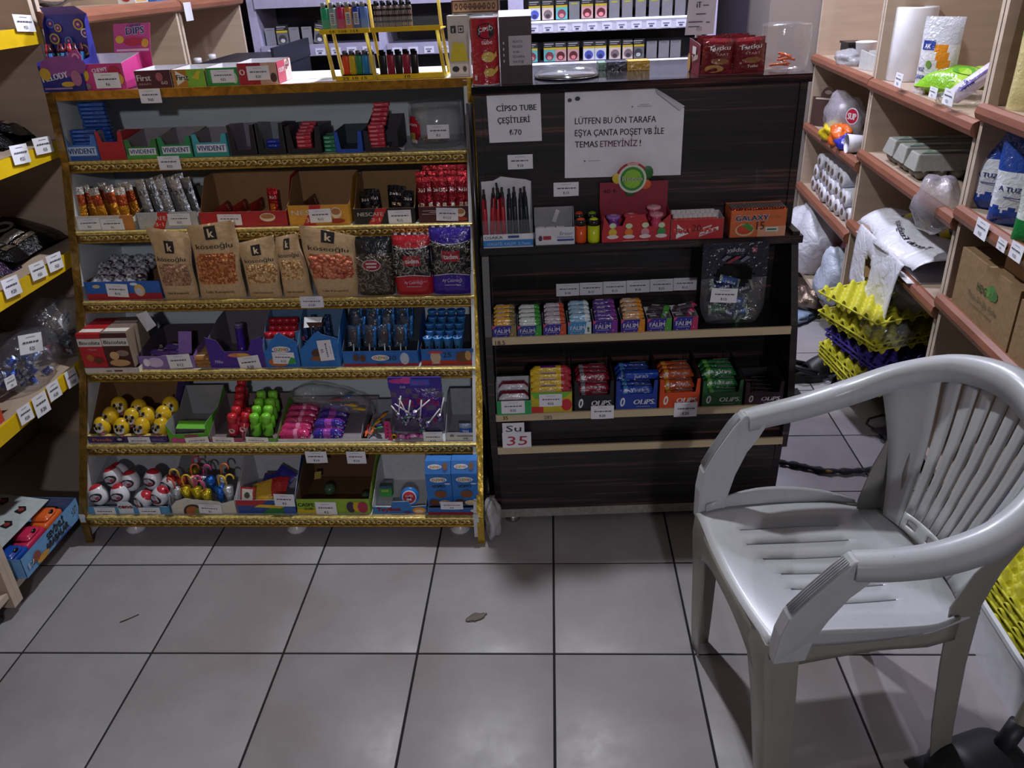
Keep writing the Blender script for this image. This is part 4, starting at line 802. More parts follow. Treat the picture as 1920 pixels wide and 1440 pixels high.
# lollipop bag with header
P_, w, h = shelf(5, 737, 834, 712, .05); t = thing('lollipop_bag', 'purple header bag of white stick lollipops', 'candy bag', loc(P_, RK, w/2), RK.psi); m = MB(); f = pillow(m, w, h*.84, .03, colf=lambda u, v: '#4a2a8c' if ((int(u*7)+int(v*8)) % 3 and v > .35) else '#5c5470', nu=16, nv=20, kind='bag'); m.xform(rotm(t=(0, .02, 0))); m.build('bag', 'film', t)
m = MB(); m.box(-w/2, w/2, .012, .018, h*.8, h, '#3c2c96'); f = flat(m, (-w/2, .012, h*.8), (w, 0, 0), (0, 0, h*.2)); f.ell(.2, .7, .18, .22, '#c43a94'); f.ell(.35, .75, .12, .3, '#d04aa0'); f.rect(.42, .3, .78, .85, '#3f5ac4'); f.text('yupi', .46, .45, .26, '#d04aa0', wd=.26, bold=.04); f.text('50', .22, .08, .2, '#d9d4e6', wd=.1, bold=.04); m.build('header_card', 'card', t)
m = MB(); f = Face(m, lambda x, y, k: V((x-.5)*w, .0-k, y*h), w, h)
for k, ch in enumerate('BOLECUN'): f.text(ch, .22+.105*k, .52+.05*(k % 2), .1, '#c43a8c', wd=.085, bold=.08)
f.text('V', .8, .22, .12, '#c43a8c', wd=.1, bold=.08); m.build('print', 'film', t)
def stick_lolly():
    o = thing('stick_lollipop', 'small lollipop with white stick in purple header bag', 'candy', group='white stick lollipops'); m = MB(); m.tube([(0, 0, 0), (0, 0, .062)], .0021, '#e6e6ea', 6); m.build('stick', 'plastic', o); m = MB(); m.ellipsoid((0, 0, 0), (.013, .009, .013), None, 10, 7, lambda u, v: ['#4a3a7c', '#8a7ab0', '#3a6a5c', '#c9c4d4'][int(u*6+v*5) % 4]); m.build('wrapped_head', 'foil', o); return o
sp = []
for (ax, ay, bx, by) in ((745, 740, 762, 775), (752, 735, 748, 772), (770, 745, 765, 780), (740, 757, 768, 775), (791, 740, 788, 780), (803, 752, 782, 770), (826, 765, 806, 790), (833, 742, 826, 775), (733, 760, 755, 785), (776, 775, 790, 800)):
    a = onpl(ax, ay, RK.w(0, y5+.035), RK.v); b = onpl(bx, by, RK.w(0, y5+.03), RK.v); d_ = a-b; b2 = b; rr = Vector(d_).to_track_quat('Z', 'Y').to_euler(); sp.append((b2-d_/np.linalg.norm(d_)*.012, rr))
copies(stick_lolly(), sp)
m = MB(); P_, w, _ = shelf(5, 722, 737, st=.016); m.slab([(0, 0, 0), (w, 0, 0), (w*.7, .01, .055), (0, .012, .055)], (0, -1, .2), .0015, '#c42e74'); f = flat(m, (0, 0, .0), (w*.8, 0, 0), (0, .011, .054))
for k in range(4): f.ell(.5, .2+.2*k, .16, .04, '#5a1a40')
o = tag(m.build('card_strip', 'card'), 'magenta card strip with dark dots beside lollipop bag', 'card'); o.location = tuple(P_)
P_, w, _ = shelf(5, 736, 798, st=.016); o = bar('gum_stick', .04, .014, .008, '#b03a8c', 'magenta gum stick at foot of purple header bag', 'gum', 'magenta gum sticks', deco=lambda u, v: '#d08ac0' if .3 < u < .6 else '#b03a8c')
copies(o, [(loc(P_, RK, .03+.03*k, .012, .002+.004*(k % 2)), (0, .1, random.uniform(-.3, .3))) for k in range(3)])
m = MB(); m.lathe([(.004, -.002), (.009, -.001), (.009, .001), (.004, .002)], '#d9a42a', 14, axis='y'); o = tag(m.build('gold_seal', 'foil'), 'round gold seal sticker at bottom of header bag', 'sticker'); o.location = tuple(loc(P_, RK, .006, 0, .012))
# white tray with blue lighters
P_, w, h = shelf(5, 836, 897, 812); d = .15; t = thing('white_tray', 'white card tray with blue packet at right end', 'display box', P_, RK.psi); m = MB(); tray(m, w, d, h, .09, '#c4c6cc', '#9a9ca4', side=[(d, .09), (d*.7, .09), (0, h)]); m.build('carton', 'card', t); m = MB(); f = ffront(m, w, h); f.text('BİK', .15, .5, .3, '#2a2a34', wd=.12, bold=.05); f.rect(.35, .55, .85, .65, '#4a4a58'); f.text('₺40', .55, .15, .26, '#2a2a34', wd=.14, bold=.03); m.build('print', 'card', t)
m = MB(); f = pillow(m, .036, .04, .012, colf=lambda u, v: '#2c5cb8' if v < .6 else '#8a98b4', nu=6, nv=6, crimp=.05); f.text('TEN', .5, .3, .25, '#d9e0ee', wd=.5, al='c', bold=.05); o = tag(m.build('blue_packet', 'film'), 'small blue and clear packet in white card tray', 'packet'); o.location = tuple(loc(P_, RK, w*.6, .02, .004))
yy = RKF[5][0]+.010
for r, l, p, ro in (((241, 820, 282, 835), 'price tag on the gold toy egg carton', '₺40', 0), ((348, 820, 392, 834), 'price tag on the empty lime green carton', '₺20', -.08), ((399, 820, 439, 834), 'price tag on carton of red bottles', '₺25', .05), ((461, 820, 503, 833), 'price tag on carton of lime green bottles', '₺25', .05), ((794, 810, 830, 832), 'price tag under the purple header bag', '₺15', 0)): ptag(RK, yy, r, l, p, rot=ro)
yy = RKF[5][0]-.014
ptag(RK, yy, (573, 847, 613, 868), 'price tag below gold edge, under pink bars', '₺10'); ptag(RK, yy, (650, 847, 686, 869), 'price tag below gold edge, under balloon tray', '₺10')
# ================================================================ rack shelf 6
P_, w, h = shelf(6, 168, 320, 950); d = .2; t = thing('toy_egg_tray', 'pale blue carton of red and white toy eggs', 'display box', P_, RK.psi); m = MB(); tray(m, w, d, h, .14, '#5a9ac8', '#b0b2b8', side=[(d, .14), (d*.8, .1), (.02, h*2), (0, h)], cb='#c9ccd2'); m.build('carton', 'card', t)
m = MB(); m.slab([(w*.38, -.002, 0), (w*.56, -.002, 0), (w*.56, -.002, h*1.3), (w*.52, -.002, h*1.75), (w*.42, -.002, h*1.75), (w*.38, -.002, h*1.4)], (0, -1, 0), .001, '#d4e0ea'); f = ffront(m, w, h*1.7, -.002); f.text('ceno', .39, .5, .3, '#b8322c', wd=.17, bold=.08); m.build('front_plaque', 'card', t)
m = MB()
def ceno(u, v):
    if v < .28: return '#b02834'
    if v < .42: return '#d4d4dc'
    if v > .8: return '#2a52a8'
    return '#d9dae2'
m.ellipsoid((0, 0, .027), (.022, .022, .028), None, 16, 12, ceno); f = Face(m, lambda x, y, k: V(.0228*math.sin((x-.5)*2.2)*math.cos((y-.5)*1.5), -.0228*math.cos((x-.5)*2.2)*math.cos((y-.5)*1.5)-k*3, .027+.029*math.sin((y-.5)*1.5)), .034, .036, lift=.0003); f.ell(.5, .5, .35, .26, '#2c2430'); f.ell(.4, .55, .14, .12, '#b9b0b8'); f.ell(.62, .45, .1, .1, '#8f3a44')
m.xform(np.diag([1.2, 1.2, 1.2, 1])); o = tag(m.build('toy_egg', 'plastic'), 'red white and blue toy egg in pale blue carton', 'toy egg', 'red white blue toy eggs'); sp = []
for (px, py, z_, ro) in ((190, 928, 0, .6), (227, 928, 0, .3), (256, 932, 0, -1.4), (290, 928, 0, -1.0), (216, 895, 1, .5), (246, 903, 1, .2), (282, 900, 1, -.3), (308, 905, 1, -1), (232, 885, 2, .9)):
    yy = RKF[6][0]+.04+.035*z_; q = onpl(px, py, RK.w(0, yy), RK.v); sp.append((q-ZU*.032, (-.2, -ro*.5, ro*.3)))
copies(o, sp)
P_, w, h = shelf(6, 324, 445, 938); d = .19; t = thing('umbrella_candy_tray', 'white cut-out carton of foil umbrella candies', 'display box', P_, RK.psi); m = MB(); tray(m, w, d, h, .15, '#d4cfc4', '#a8a8ac', side=[(d, .15), (d*.7, .13), (.02, h*1.2), (0, h)], front=[(w, h), (w*.8, h*.75), (w*.75, h*.9), (w*.4, h*1.05), (w*.25, h*1.15), (w*.1, h*.95), (0, h*.5)], cb='#b4b4b8'); m.build('carton', 'card', t)
m = MB(); f = ffront(m, w, h); f.ell(.34, .1, .16, .6, '#3a2a24'); f.ell(.33, .12, .11, .45, '#b0643a'); f.ell(.42, .12, .06, .3, '#6a8a4a'); m.build('print', 'card', t)
def umb(co, hc, label):
    o = thing('umbrella_candy', label, 'candy', group='foil umbrella candies'); m = MB(); m.tube([(0, 0, .0), (0, 0, .012), (0, 0, .042), (0, 0, .046)], [.002, .008, .013, .006], co, 9); m.build('foil_cone', 'foil', o)
    m = MB(); m.tube([(0, 0, .046)]+[(.009-.009*math.cos(a), 0, .062+.011*math.sin(a)) for a in np.linspace(0, 3.4, 9)], .0021, hc, 6); m.build('handle', 'plastic', o); return o
for k, (px, py, zz, co, hc, cn) in enumerate(((333, 925, 0, '#b9bcc4', '#d9623a', 'silver'), (352, 925, 0, '#c9b42a', '#d9b43a', 'gold'), (371, 927, 0, '#c9b42a', '#d94a8c', 'gold'), (388, 929, 0, '#c9b42a', '#d94a8c', 'yellow gold'), (412, 925, 0, '#2c6ac0', '#d9b43a', 'blue'), (430, 925, 0, '#c4c6cc', '#d9b43a', 'silver'), (345, 905, 1, '#a83a2c', '#d9b43a', 'red'), (362, 905, 1, '#c4a08c', '#d9723a', 'copper'), (380, 905, 1, '#b9bcc4', '#d94a8c', 'silver'), (398, 905, 1, '#2c6ac0', '#4a3034', 'blue'), (415, 903, 1, '#b9bcc4', '#d9723a', 'silver'), (362, 890, 2, '#b4a42a', '#c43a5c', 'gold'))):
    q = onpl(px, py, RK.w(0, RKF[6][0]+.03+.035*zz), RK.v); o = umb(co, hc, f'{cn} foil umbrella candy with hooked handle, {ORD[k]} in white carton'); o.scale = (1.25,)*3; o.location = tuple(q-ZU*.034); o.rotation_euler = (-.1, random.uniform(-.12, .12), random.uniform(-.4, .4)+(3.14 if k % 3 == 0 else 0))
P_, w, h = shelf(6, 447, 556, 938); d = .18; t = thing('toy_packet_tray', 'red and blue carton with assorted toy packets', 'display box', P_, RK.psi); m = MB(); tray(m, w, d, h, .15, '#2a4a94', '#b4b4ba', side=[(d, .15), (d*.7, .13), (0, h*.9)], cb='#c4c6cc'); m.build('carton', 'card', t)
m = MB(); f = ffront(m, w, h); f.poly([(0, .6), (.0, 1), (.55, 1), (.4, .6)], '#b02a34'); f.poly([(.4, .0), (.8, .0), (1, .6), (.6, .5)], '#2f7a3c'); f.poly([(.3, .5), (.75, .4), (.85, .62), (.4, .7)], '#d9b42a'); f.rect(.8, 0, 1, .5, '#3a5aa8'); m.build('print', 'card', t)
m = MB(); f = pillow(m, .042, .046, .006, '#b02a34', nu=4, nv=4); f.rect(.12, .1, .88, .9, '#d4cfc4', 2, 2); f.ell(.5, .5, .2, .2, '#4a4a44'); o = tag(m.build('toy_packet', 'film'), 'red packet with white square picture in toy carton', 'packet'); o.location = tuple(loc(P_, RK, .03, .008, .032)); o.rotation_euler = (-.35, .1, 0)
for k, (x, y, z, c, n_) in enumerate(((.06, .06, .02, '#2a2c7c', 'indigo'), (.09, .08, .03, '#2e2a84', 'navy blue'), (.1, .04, .02, '#a8242c', 'crimson'), (.075, .03, .012, '#c49a2a', 'yellow'))):
    m = MB(); pillow(m, .06, .07, .016, c, nu=6, nv=6); o = tag(m.build('toy_packet', 'film'), f'{n_} toy packet heaped in red and blue carton', 'packet'); o.location = tuple(loc(P_, RK, x, y, z)); o.rotation_euler = (-.9, random.uniform(-.5, .5), random.uniform(-.5, .5))
P_, w, h = shelf(6, 559, 696, 936); d = .19; t = thing('globe_candy_box', 'green and yellow carton with deep brown inside', 'display box', P_, RK.psi); hb = .135; m = MB(); tray(m, w, d, h, hb, '#8aae34', '#5c4430', side=[(d, hb), (d*.6, hb*.8), (0, h)], cb='#c9aa2a'); m.slab([(w*.2, d-.003, hb*.72), (w*.98, d-.003, hb*.72), (w*.98, d-.003, hb+.01), (w*.2, d-.003, hb+.01)], (0, -1, 0), .001, '#c9aa1e'); m.build('carton', 'card', t)
m = MB(); f = ffront(m, w, h); f.rect(0, 0, .5, .3, '#c9b42a'); f.text('CASPE', .02, .5, .24, '#2a2a2a', wd=.22, bold=.06); f.text('GLOBE', .1, .26, .16, '#4a4a2a', wd=.12, bold=.05); f.ell(.74, .45, .06, .38, '#3a2a4c'); f.ell(.82, .5, .05, .36, '#c9a42a'); f.ell(.9, .45, .07, .38, '#a82c54'); m.build('print', 'card', t)
m = MB(); m.ellipsoid((0, 0, .018), (.018, .018, .018), '#3f5a40', 14, 10); o = tag(m.build('candy_globe', 'plastic'), 'green candy globe inside green and yellow carton', 'candy'); o.location = tuple(loc(P_, RK, w*.34, .09, .003))
m = MB(); m.ellipsoid((0, 0, .014), (.015, .015, .014), '#37503a', 12, 8); o = tag(m.build('candy_globe', 'plastic'), 'smaller dark green globe at right inside carton', 'candy'); o.location = tuple(loc(P_, RK, w*.88, .06, .003))
m = MB(); m.box(-.01, .01, -.001, .001, 0, .024, '#a8924a'); o = tag(m.build('card_scrap', 'card'), 'small yellow card scrap stuck inside brown carton', 'card'); o.location = tuple(loc(P_, RK, w*.16, .11, .045)); o.rotation_euler = (0, .2, .6)
P_, w, h = shelf(6, 700, 801, 947); d = .17; t = thing('toy_box_tray', 'blue and red toy carton with white back', 'display box', P_, RK.psi); m = MB(); tray(m, w, d, h, .095, '#2c74c0', '#c4c6ca', side=[(d, .095), (d*.7, .09), (0, h)], front=[(w, h*.9), (w*.72, h*.8), (w*.68, h*1.45), (w*.38, h*1.4), (w*.34, h*.75), (0, h*.8)]); m.build('carton', 'card', t)
m = MB(); f = ffront(m, w, h); f.text('ToyBox', .08, .22, .46, '#c43a34', wd=.44, bold=.07, rot=.04); f.ell(.86, .36, .12, .4, '#d9903a'); f.ell(.86, .3, .08, .2, '#e0c0a0'); f.ell(.64, .15, .07, .14, '#6a3a7c'); m.build('print', 'card', t)
m = MB(); solid(m, .036, .022, .034, '#2f8c3a', top='#39504a'); f = ffront(m, .036, .034); f.text('TOY', .15, .45, .22, '#d9d23a', wd=.6, bold=.06); f.rect(0, .78, 1, 1, '#2c4a6c'); o = tag(m.build('toy_carton', 'card'), 'small green toy carton inside blue toy tray', 'toy box'); o.location = tuple(loc(P_, RK, .012, .05, .022)); o.rotation_euler.x = -.15
m = MB(); m.lathe([(.005, -.008), (.027, -.006), (.028, 0), (.027, .006), (.005, .008)], '#2a74c4', 24, axis='y'); m.lathe([(.004, -.009), (.020, -.0085), (.021, -.0075)], '#d4d6de', 24, axis='y'); m.lathe([(.003, -.0095), (.018, -.0092), (.018, -.008)], '#b02c34', 24, axis='y'); f = flat(m, (-.014, -.0098, -.012), (.028, 0, 0), (0, 0, .024)); f.text('TOYS', .5, .55, .26, '#e0e4ee', wd=.8, al='c', bold=.05); f.rect(.25, .15, .75, .4, '#d9d4d8'); o = tag(m.build('toy_disc', 'plastic'), 'round blue toy disc with red centre in toy tray', 'toy'); o.location = tuple(loc(P_, RK, w*.66, .035, .034)); o.rotation_euler.x = -.25
def hoppo(xl, xr, yt, st, z0, label, d=.05):
    P_, w, h = shelf(6, xl, xr, yt, st); h -= z0; t = thing('biscuit_carton', label, 'biscuit box', P_+ZU*z0, RK.psi); m = MB(); hh = h*.78
    m.add([(0, 0, 0), (w, 0, 0), (w, d, 0), (0, d, 0), (0, 0, hh), (w, 0, hh), (w, d, h), (0, d, h), (0, .02, h), (w, .02, h)], [(0, 1, 5, 4), (4, 5, 9, 8), (8, 9, 6, 7), (1, 2, 6, 9, 5), (0, 4, 8, 7, 3), (2, 3, 7, 6)], '#2c74c4'); m.build('carton', 'card', t)
    m = MB(); f = ffront(m, w, hh); ozmo(f, .5, .82, .62); f.text('HOPPO', .5, .58, .09, '#2a2030', wd=.5, al='c', bold=.06); f.ell(.55, .38, .25, .12, '#7a4a2c'); f.ell(.28, .12, .22, .1, '#5a3420'); f.ell(.7, .12, .24, .08, '#d0b890'); f.ell(.85, .72, .12, .02, '#d4deea')
    f = flat(m, (0, 0, hh), (w, 0, 0), (0, .02, h-hh)); ozmo(f, .38, .55, .5); f.ell(.78, .6, .1, .3, '#7a5a40'); m.build('print', 'card', t)
hoppo(813, 859, 848, .10, .018, 'blue biscuit carton standing behind the other two')
hoppo(804, 851, 872, .02, .022, 'blue biscuit carton, left one of front pair')
hoppo(852, 899, 871, .02, .022, 'blue biscuit carton, right one of front pair')
P_, w, h = shelf(6, 803, 899, 942, .008); t = thing('carton_tray', 'blue tray under the blue biscuit cartons', 'display box', P_, RK.psi); m = MB(); tray(m, w, .17, .022, .022, '#2c62b4', '#b9b4b8'); m.build('carton', 'card', t); m = MB(); f = ffront(m, w, .022); f.rect(0, 0, 1, .35, '#8f2434'); f.ell(.9, .6, .07, .25, '#d4d0cc'); m.build('print', 'card', t)
yy = RKF[6][0]+.009
for r, l, p, ro in (((178, 952, 217, 968), 'price tag at left of pale blue egg carton', '₺40', 0), ((261, 952, 301, 968), 'price tag at right of pale blue egg carton', '₺40', 0), ((373, 946, 415, 963), 'price tag on white umbrella candy carton', '₺5', .06), ((514, 927, 552, 949), 'price tag on red and blue toy carton', '₺5', .03), ((592, 942, 631, 966), 'price tag on green and yellow globe carton', '₺5', .0)): ptag(RK, yy, r, l, p, rot=ro)
ptag(RK, RKF[6][0]+.004, (826, 941, 868, 955), 'price tag on blue biscuit carton tray', '₺40')
# ================================================================ dark counter goods
def sheet(pts, y, label, cat='paper sign', col='#e2e3ec', curl=None):
    """paper stuck on the counter's panel at depth y, outlined by picture points"""
    Q = [onpl(a, b, DC.w(0, y), DC.v) for a, b in pts]; o0 = Q[-1]
    m = MB(); L_ = [((q-o0)@DC.u, (q-o0)@DC.v, (q-o0)[2]) for q in Q]; m.slab(L_[::-1], (0, -1, 0), .0006, col)
    if curl: m.slab([(L_[i][0]*a+L_[j][0]*(1-a)-dx, -.008*dx*60*.1-.003, L_[i][2]*a+L_[j][2]*(1-a)-dz) for i, j, a, dx, dz in curl], (0, -1, 0), .0006, '#c9cad4')
    t = thing('paper_sign', label, cat, o0, DC.psi); m.build('sheet', 'paper', t); return t, L_
t, L_ = sheet([(912, 179), (1013, 174), (1016, 264), (918, 268)], 2.0765, 'smaller white price sign on dark counter')
m = MB(); f = flat(m, L_[3], np.subtract(L_[2], L_[3]), np.subtract(L_[0], L_[3])); f.text('CİPSO TUBE', .17, .66, .125, '#17171f', wd=.75, bold=.03); f.text('ÇEŞİTLERİ', .18, .41, .125, '#17171f', wd=.61, bold=.03); f.text('₺70', .39, .15, .125, '#17171f', wd=.23, bold=.012); m.build('lettering', 'paper', t)
t, L_ = sheet([(1059, 169), (1229, 165), (1283, 203), (1276, 328), (1059, 334)], 2.0765, 'large white notice with folded corner on dark counter')
m = MB(); m.slab([L_[1], np.array(L_[2])+V(.0, -.006, .006), np.array(L_[2])+V(-.012, -.009, -.004), np.array(L_[1])+V(.002, -.008, -.010)], (0, -1, 0), .0005, '#c4c5d0'); m.build('folded_corner', 'paper', t)
m = MB(); f = flat(m, L_[4], np.subtract(L_[3], L_[4]), np.subtract(L_[0], L_[4]))
f.text('LÜTFEN BU ÖN TARAFA', .085, .62, .075, '#1c1c26', wd=.68, bold=.012); f.text('EŞYA ÇANTA POŞET VB İLE', .085, .485, .075, '#1c1c26', wd=.75, bold=.012); f.text('TEMAS', .085, .355, .075, '#1c1c26', wd=.195, bold=.012); f.text('ETMEYİNİZ', .30, .355, .075, '#7c3a48', wd=.315, bold=.012); f.text('!', .635, .355, .075, '#1c1c26', bold=.012)
f.ell(.04, .89, .018, .022, '#4a4a5c'); f.ell(.105, .905, .022, .024, '#3a3a54'); f.ell(.56, .8, .006, .008, '#3a3a48'); f.rect(.6, .8, .72, .806, '#a8a9b4'); f.rect(.62, .82, .7, .826, '#a8a9b4'); f.ell(.17, .2, .006, .008, '#3a3a48'); f.rect(.2, .2, .3, .206, '#a8a9b4'); m.build('lettering', 'paper', t)
ptag(DC, 2.0765, (952, 290, 999, 317), 'price tag on dark counter below the smaller sign', '₺10')
ptag(DC, 2.0765, (1038, 342, 1085, 368), 'price tag on dark counter above the eraser box', '₺15')
# pen display
P_, w, h = cshelf('L', 907, 1000, 441, -.006); d = .06; hb = aty(P_+DC.v*d, ZU, 335); t = thing('pen_display', 'white pen display box at left end of ledge', 'display box', P_, DC.psi); m = MB()
m.slab([(0, 0, 0), (w, 0, 0), (w, 0, h), (0, 0, h)], (0, -1, 0), .0015, '#d9dce4'); m.slab([(w, d, 0), (0, d, 0), (0, d, hb*.95), (w*.25, d, hb*.96), (w*.4, d, hb*1.02), (w*.55, d, hb), (w*.9, d, hb*.96), (w, d, hb*.93)][::-1], (0, -1, 0), .0015, '#cdd0d8'); m.box(0, w, 0, d, 0, .002, '#d0d2d8'); m.build('carton', 'card', t)
m = MB(); f = ffront(m, w, h); f.rect(0, .1, 1, .58, '#2f7cc4'); f.text('OSAKA', .03, .68, .22, '#2c4a70', wd=.36, bold=.02); f.rect(.5, .72, .72, .9, '#3a4a8c'); f.text('VERSATİL KALEM', .06, .2, .24, '#a8c4e8', wd=.58, shear=.2); f.text('0.7mm', .7, .2, .24, '#a8c4e8', wd=.24); m.build('print', 'card', t)
m = MB(); m.slab([(0, d, 0), (0, 0, 0), (0, 0, h*2.6), (0, d*.7, hb*.8), (0, d, hb*.9)], (-1, 0, 0), .001, '#c9ccd8'); m.slab([(w, 0, 0), (w, d, 0), (w, d, hb*.9), (w, d*.7, hb*.8), (w, 0, h*2.6)], (1, 0, 0), .001, '#c9ccd8'); m.slab([(0, .001, h), (w, .001, h), (w, .001, h*2), (0, .001, h*2)], (0, -1, 0), .0008, '#c9ccd8'); m.build('clear_window', 'clear_rigid', t)
def pen(co, label):
    o = thing('pen', label, 'pen', group='pens in the display box'); m = MB(); m.lathe([(.0035, 0), (.006, .012), (.0062, .02), (.0058, .102), (.0052, .104)], co, 10); m.build('barrel', 'plastic', o)
    m = MB(); m.lathe([(.0046, .104), (.0046, .115), (.003, .117), (.003, .128), (.0022, .129)], '#17171c', 10); m.box(-.0018, .0018, -.0088, -.0066, .08, .115, '#17171c'); m.build('cap_and_clip', 'plastic', o); return o
for k in range(8):
    px = 912+k*11.2; q = onpl(px, 440, DC.w(0, 2.015), DC.v); red = k < 4
    o = pen('#b3182c' if red else '#17242c', ('red' if red else 'black')+f' click pen in white pen display, {ORD[k % 4]} of its colour from left'); o.location = tuple(V(q[0], q[1], .8255+.014+.004*(k % 2))); o.rotation_euler = (-.14, random.uniform(-.03, .03), random.uniform(-.4, .4))
o = pen('#17171c', 'black pen tilted behind the row in white pen display'); q = onpl(947, 440, DC.w(0, 2.035), DC.v); o.location = tuple(V(q[0], q[1], .852)); o.rotation_euler = (-.1, -.14, 0)
# eraser box
P_, w, h = cshelf('L', 1004, 1078, 428); d = .058; hb = aty(P_+DC.v*d, ZU, 389); t = thing('eraser_box', 'small white eraser box with grey back flap', 'display box', P_, DC.psi); m = MB(); tray(m, w, d, h, hb, '#d2d4da', '#8f9096', side=[(d, hb), (d*.8, hb), (d*.5, h), (0, h)]); m.build('carton', 'card', t)
m = MB(); f = ffront(m, w, h); f.rect(.2, .3, .4, .52, '#a82440'); f.rect(.55, .2, .97, .32, '#3a4a94'); f.text('Eraser', .62, .55, .2, '#6a6c8c', wd=.34, shear=.1); f.rect(.55, .4, .95, .46, '#8a8cb0'); f.ell(.13, .4, .05, .16, '#5a2a4a'); m.build('print', 'card', t)
m = MB(); m.bevbox(-.012, .012, 0, .012, 0, .011, .002, '#e0e2e8'); o = tag(m.build('eraser', 'plastic'), 'white eraser lying in small white box', 'eraser', 'white erasers'); copies(o, [(loc(P_, DC, .015+.026*k, .008+.016*j, .016+.004*j), (0, 0, DC.psi+random.uniform(-.1, .1))) for j in range(3) for k in range(3)])
m = MB(); ww = .058; m.slab([(0, 0, 0), (ww, 0, 0), (ww*.97, 0, .026), (0, 0, .03)], (0, -1, 0), .001, '#d9dae2'); f = flat(m, (0, 0, 0), (ww, 0, 0), (0, 0, .028)); f.rect(.18, .55, .55, .85, '#a82440'); f.ell(.1, .6, .06, .2, '#4a3a54'); f.rect(.08, .12, .45, .24, '#4a4a8c'); o = tag(m.build('eraser_card', 'card'), 'torn white header card standing above eraser box', 'card'); o.location = tuple(loc(P_, DC, .009, .062, .045)); o.rotation_euler = (0, 0, DC.psi)
m = MB(); m.bevbox(-.006, .006, -.003, .003, 0, .034, .002, '#c9cad0'); o = tag(m.build('eraser_sleeve', 'plastic'), 'grey eraser sleeve leaning on the torn header card', 'eraser'); o.location = tuple(loc(P_, DC, .05, .054, .044)); o.rotation_euler = (0, .35, 0)
# four highlighters
def hl(co, label, xl, xr, yt, st, z=0.):
    P_, w, h = cshelf('L', xl, xr, yt, st); t = thing('neon_tub', label, 'tub', loc(P_, DC, w/2, w/2), DC.psi); r = w/2; m = MB(); m.lathe([(r*.9, 0), (r*.97, .002), (r*.97, h*.72)], co, 20); m.build('tub', 'plastic', t); m = MB(); m.lathe([(r, h*.7), (r, h*.88), (r*.8, h*.92)], '#16161a', 20); m.build('collar', 'plastic', t); m = MB(); m.ellipsoid((0, -r*.1, h*.90), (r*.72, r*.6, h*.1), co, 14, 8); m.build('lid', 'plastic', t)
hl('#e0541e', 'neon orange tub with black collar in front', 1079, 1101, 411, .004); hl('#c4d61a', 'neon yellow tub with black collar in front', 1102, 1126, 411, .002); hl('#b8341e', 'red orange tub behind the neon orange one', 1076, 1097, 399, .036); hl('#6a8c1e', 'green tub behind the neon yellow one', 1100, 1122, 399, .036)
# cup box
P_, w, h = cshelf('L', 1128, 1256, 405); d = .062; hb = aty(P_+DC.v*d, ZU, 343); t = thing('candy_cup_box', 'red candy box with tall back card and round logo', 'display box', P_, DC.psi); m = MB()
tray(m, w, d, h, hb, '#b82a34', '#8c2438', side=[(d, h*1.1), (d*.4, h), (0, h)], front=[(w, h), (w*.8, h*.55), (w*.7, h*.55), (w*.62, h), (w*.36, h*.98), (w*.3, h*.6), (w*.12, h*.6), (w*.03, h)], cb='#8c2438'); m.build('carton', 'card', t)
m = MB(); f = ffront(m, w, h)
for k, c in enumerate(('#d9b43a', '#d97a2c', '#c98a94', '#3a8c4c')): f.ell(.16+.235*k, .36, .06, .15, c); f.ell(.16+.235*k, .2, .085, .075, '#dcd0d4'); f.ell(.16+.235*k, .6 if k % 2 else .62, .05, .1, '#c9d8b0')
f.rect(.3, .05, .68, .065, '#e0b8b4'); f = flat(m, (0, d-.0014, 0), (w, 0, 0), (0, 0, hb)); f.text('40 ₺', .05, .8, .085, '#4a1020', wd=.2, bold=.01); m.build('print', 'card', t)
m = MB(); R_ = .036; cx, cz = w*.47, hb*1.06
m.slab([(cx+R_*1.15*math.cos(a), d-.004, cz+R_*1.15*math.sin(a)) for a in np.linspace(0, math.pi, 13)], (0, -1, 0), .001, '#b02430')
m.ellipsoid((cx-R_*1.05, d-.003, cz+.002), (.014, .002, .014), '#d9c03a', 12, 6); m.ellipsoid((cx+R_*.95, d-.003, cz-.016), (.016, .002, .013), '#d9623a', 12, 6); m.ellipsoid((cx+R_*1.1, d-.003, cz+.014), (.014, .002, .017), '#2c6a34', 12, 6); m.ellipsoid((cx-.004, d-.003, cz-R_*1.02), (.012, .002, .008), '#2c6a34', 10, 6)
for r_, c, e in ((R_, '#d4dccc', 0), (R_*.84, '#3a8c3c', 1), (R_*.66, '#8cc43a', 2)): m.slab([(cx+r_*math.cos(a), d-.0055-.0008*e, cz+r_*math.sin(a)) for a in np.linspace(0, 2*math.pi, 25)[:-1]], (0, -1, 0), .0008, c)
f = flat(m, (cx-R_*.72, d-.0078, cz-R_*.3), (R_*1.44, 0, 0), (0, 0, R_*.6)); f.text('Rocco', .5, .28, .62, '#1c3a24', wd=1.04, al='c', bold=.065); f.text('Rocco', .5, .28, .62, '#f0f4ec', wd=1.0, al='c', bold=.012); f.k += 2; f2 = flat(m, (cx-R_, d-.0068, cz+R_*.98), (2*R_, 0, 0), (0, 0, R_*.16)); f2.rect(.3, 0, .7, 1, '#d9a0a0'); m.build('logo_topper', 'card', t)
def cup(co, lid, label, px, py, st):
    q = onpl(px, py, DC.w(0, 1.997+st), DC.v); o = thing('candy_cup', label, 'candy', V(q[0], q[1], q[2]-.055), DC.psi); m = MB(); m.lathe([(.012, 0), (.0155, .035), (.011, .042), (.0165, .05)], co, 16); m.build('cup', 'plastic', o); m = MB(); m.lathe([(.018, .05), (.0185, .053), (.0165, .057), (.009, .0575)], lid, 18); m.ellipsoid((0, 0, .0578), (.009, .006, .0008), '#b9a8b8', 12, 4); m.build('lid', 'plastic', o)
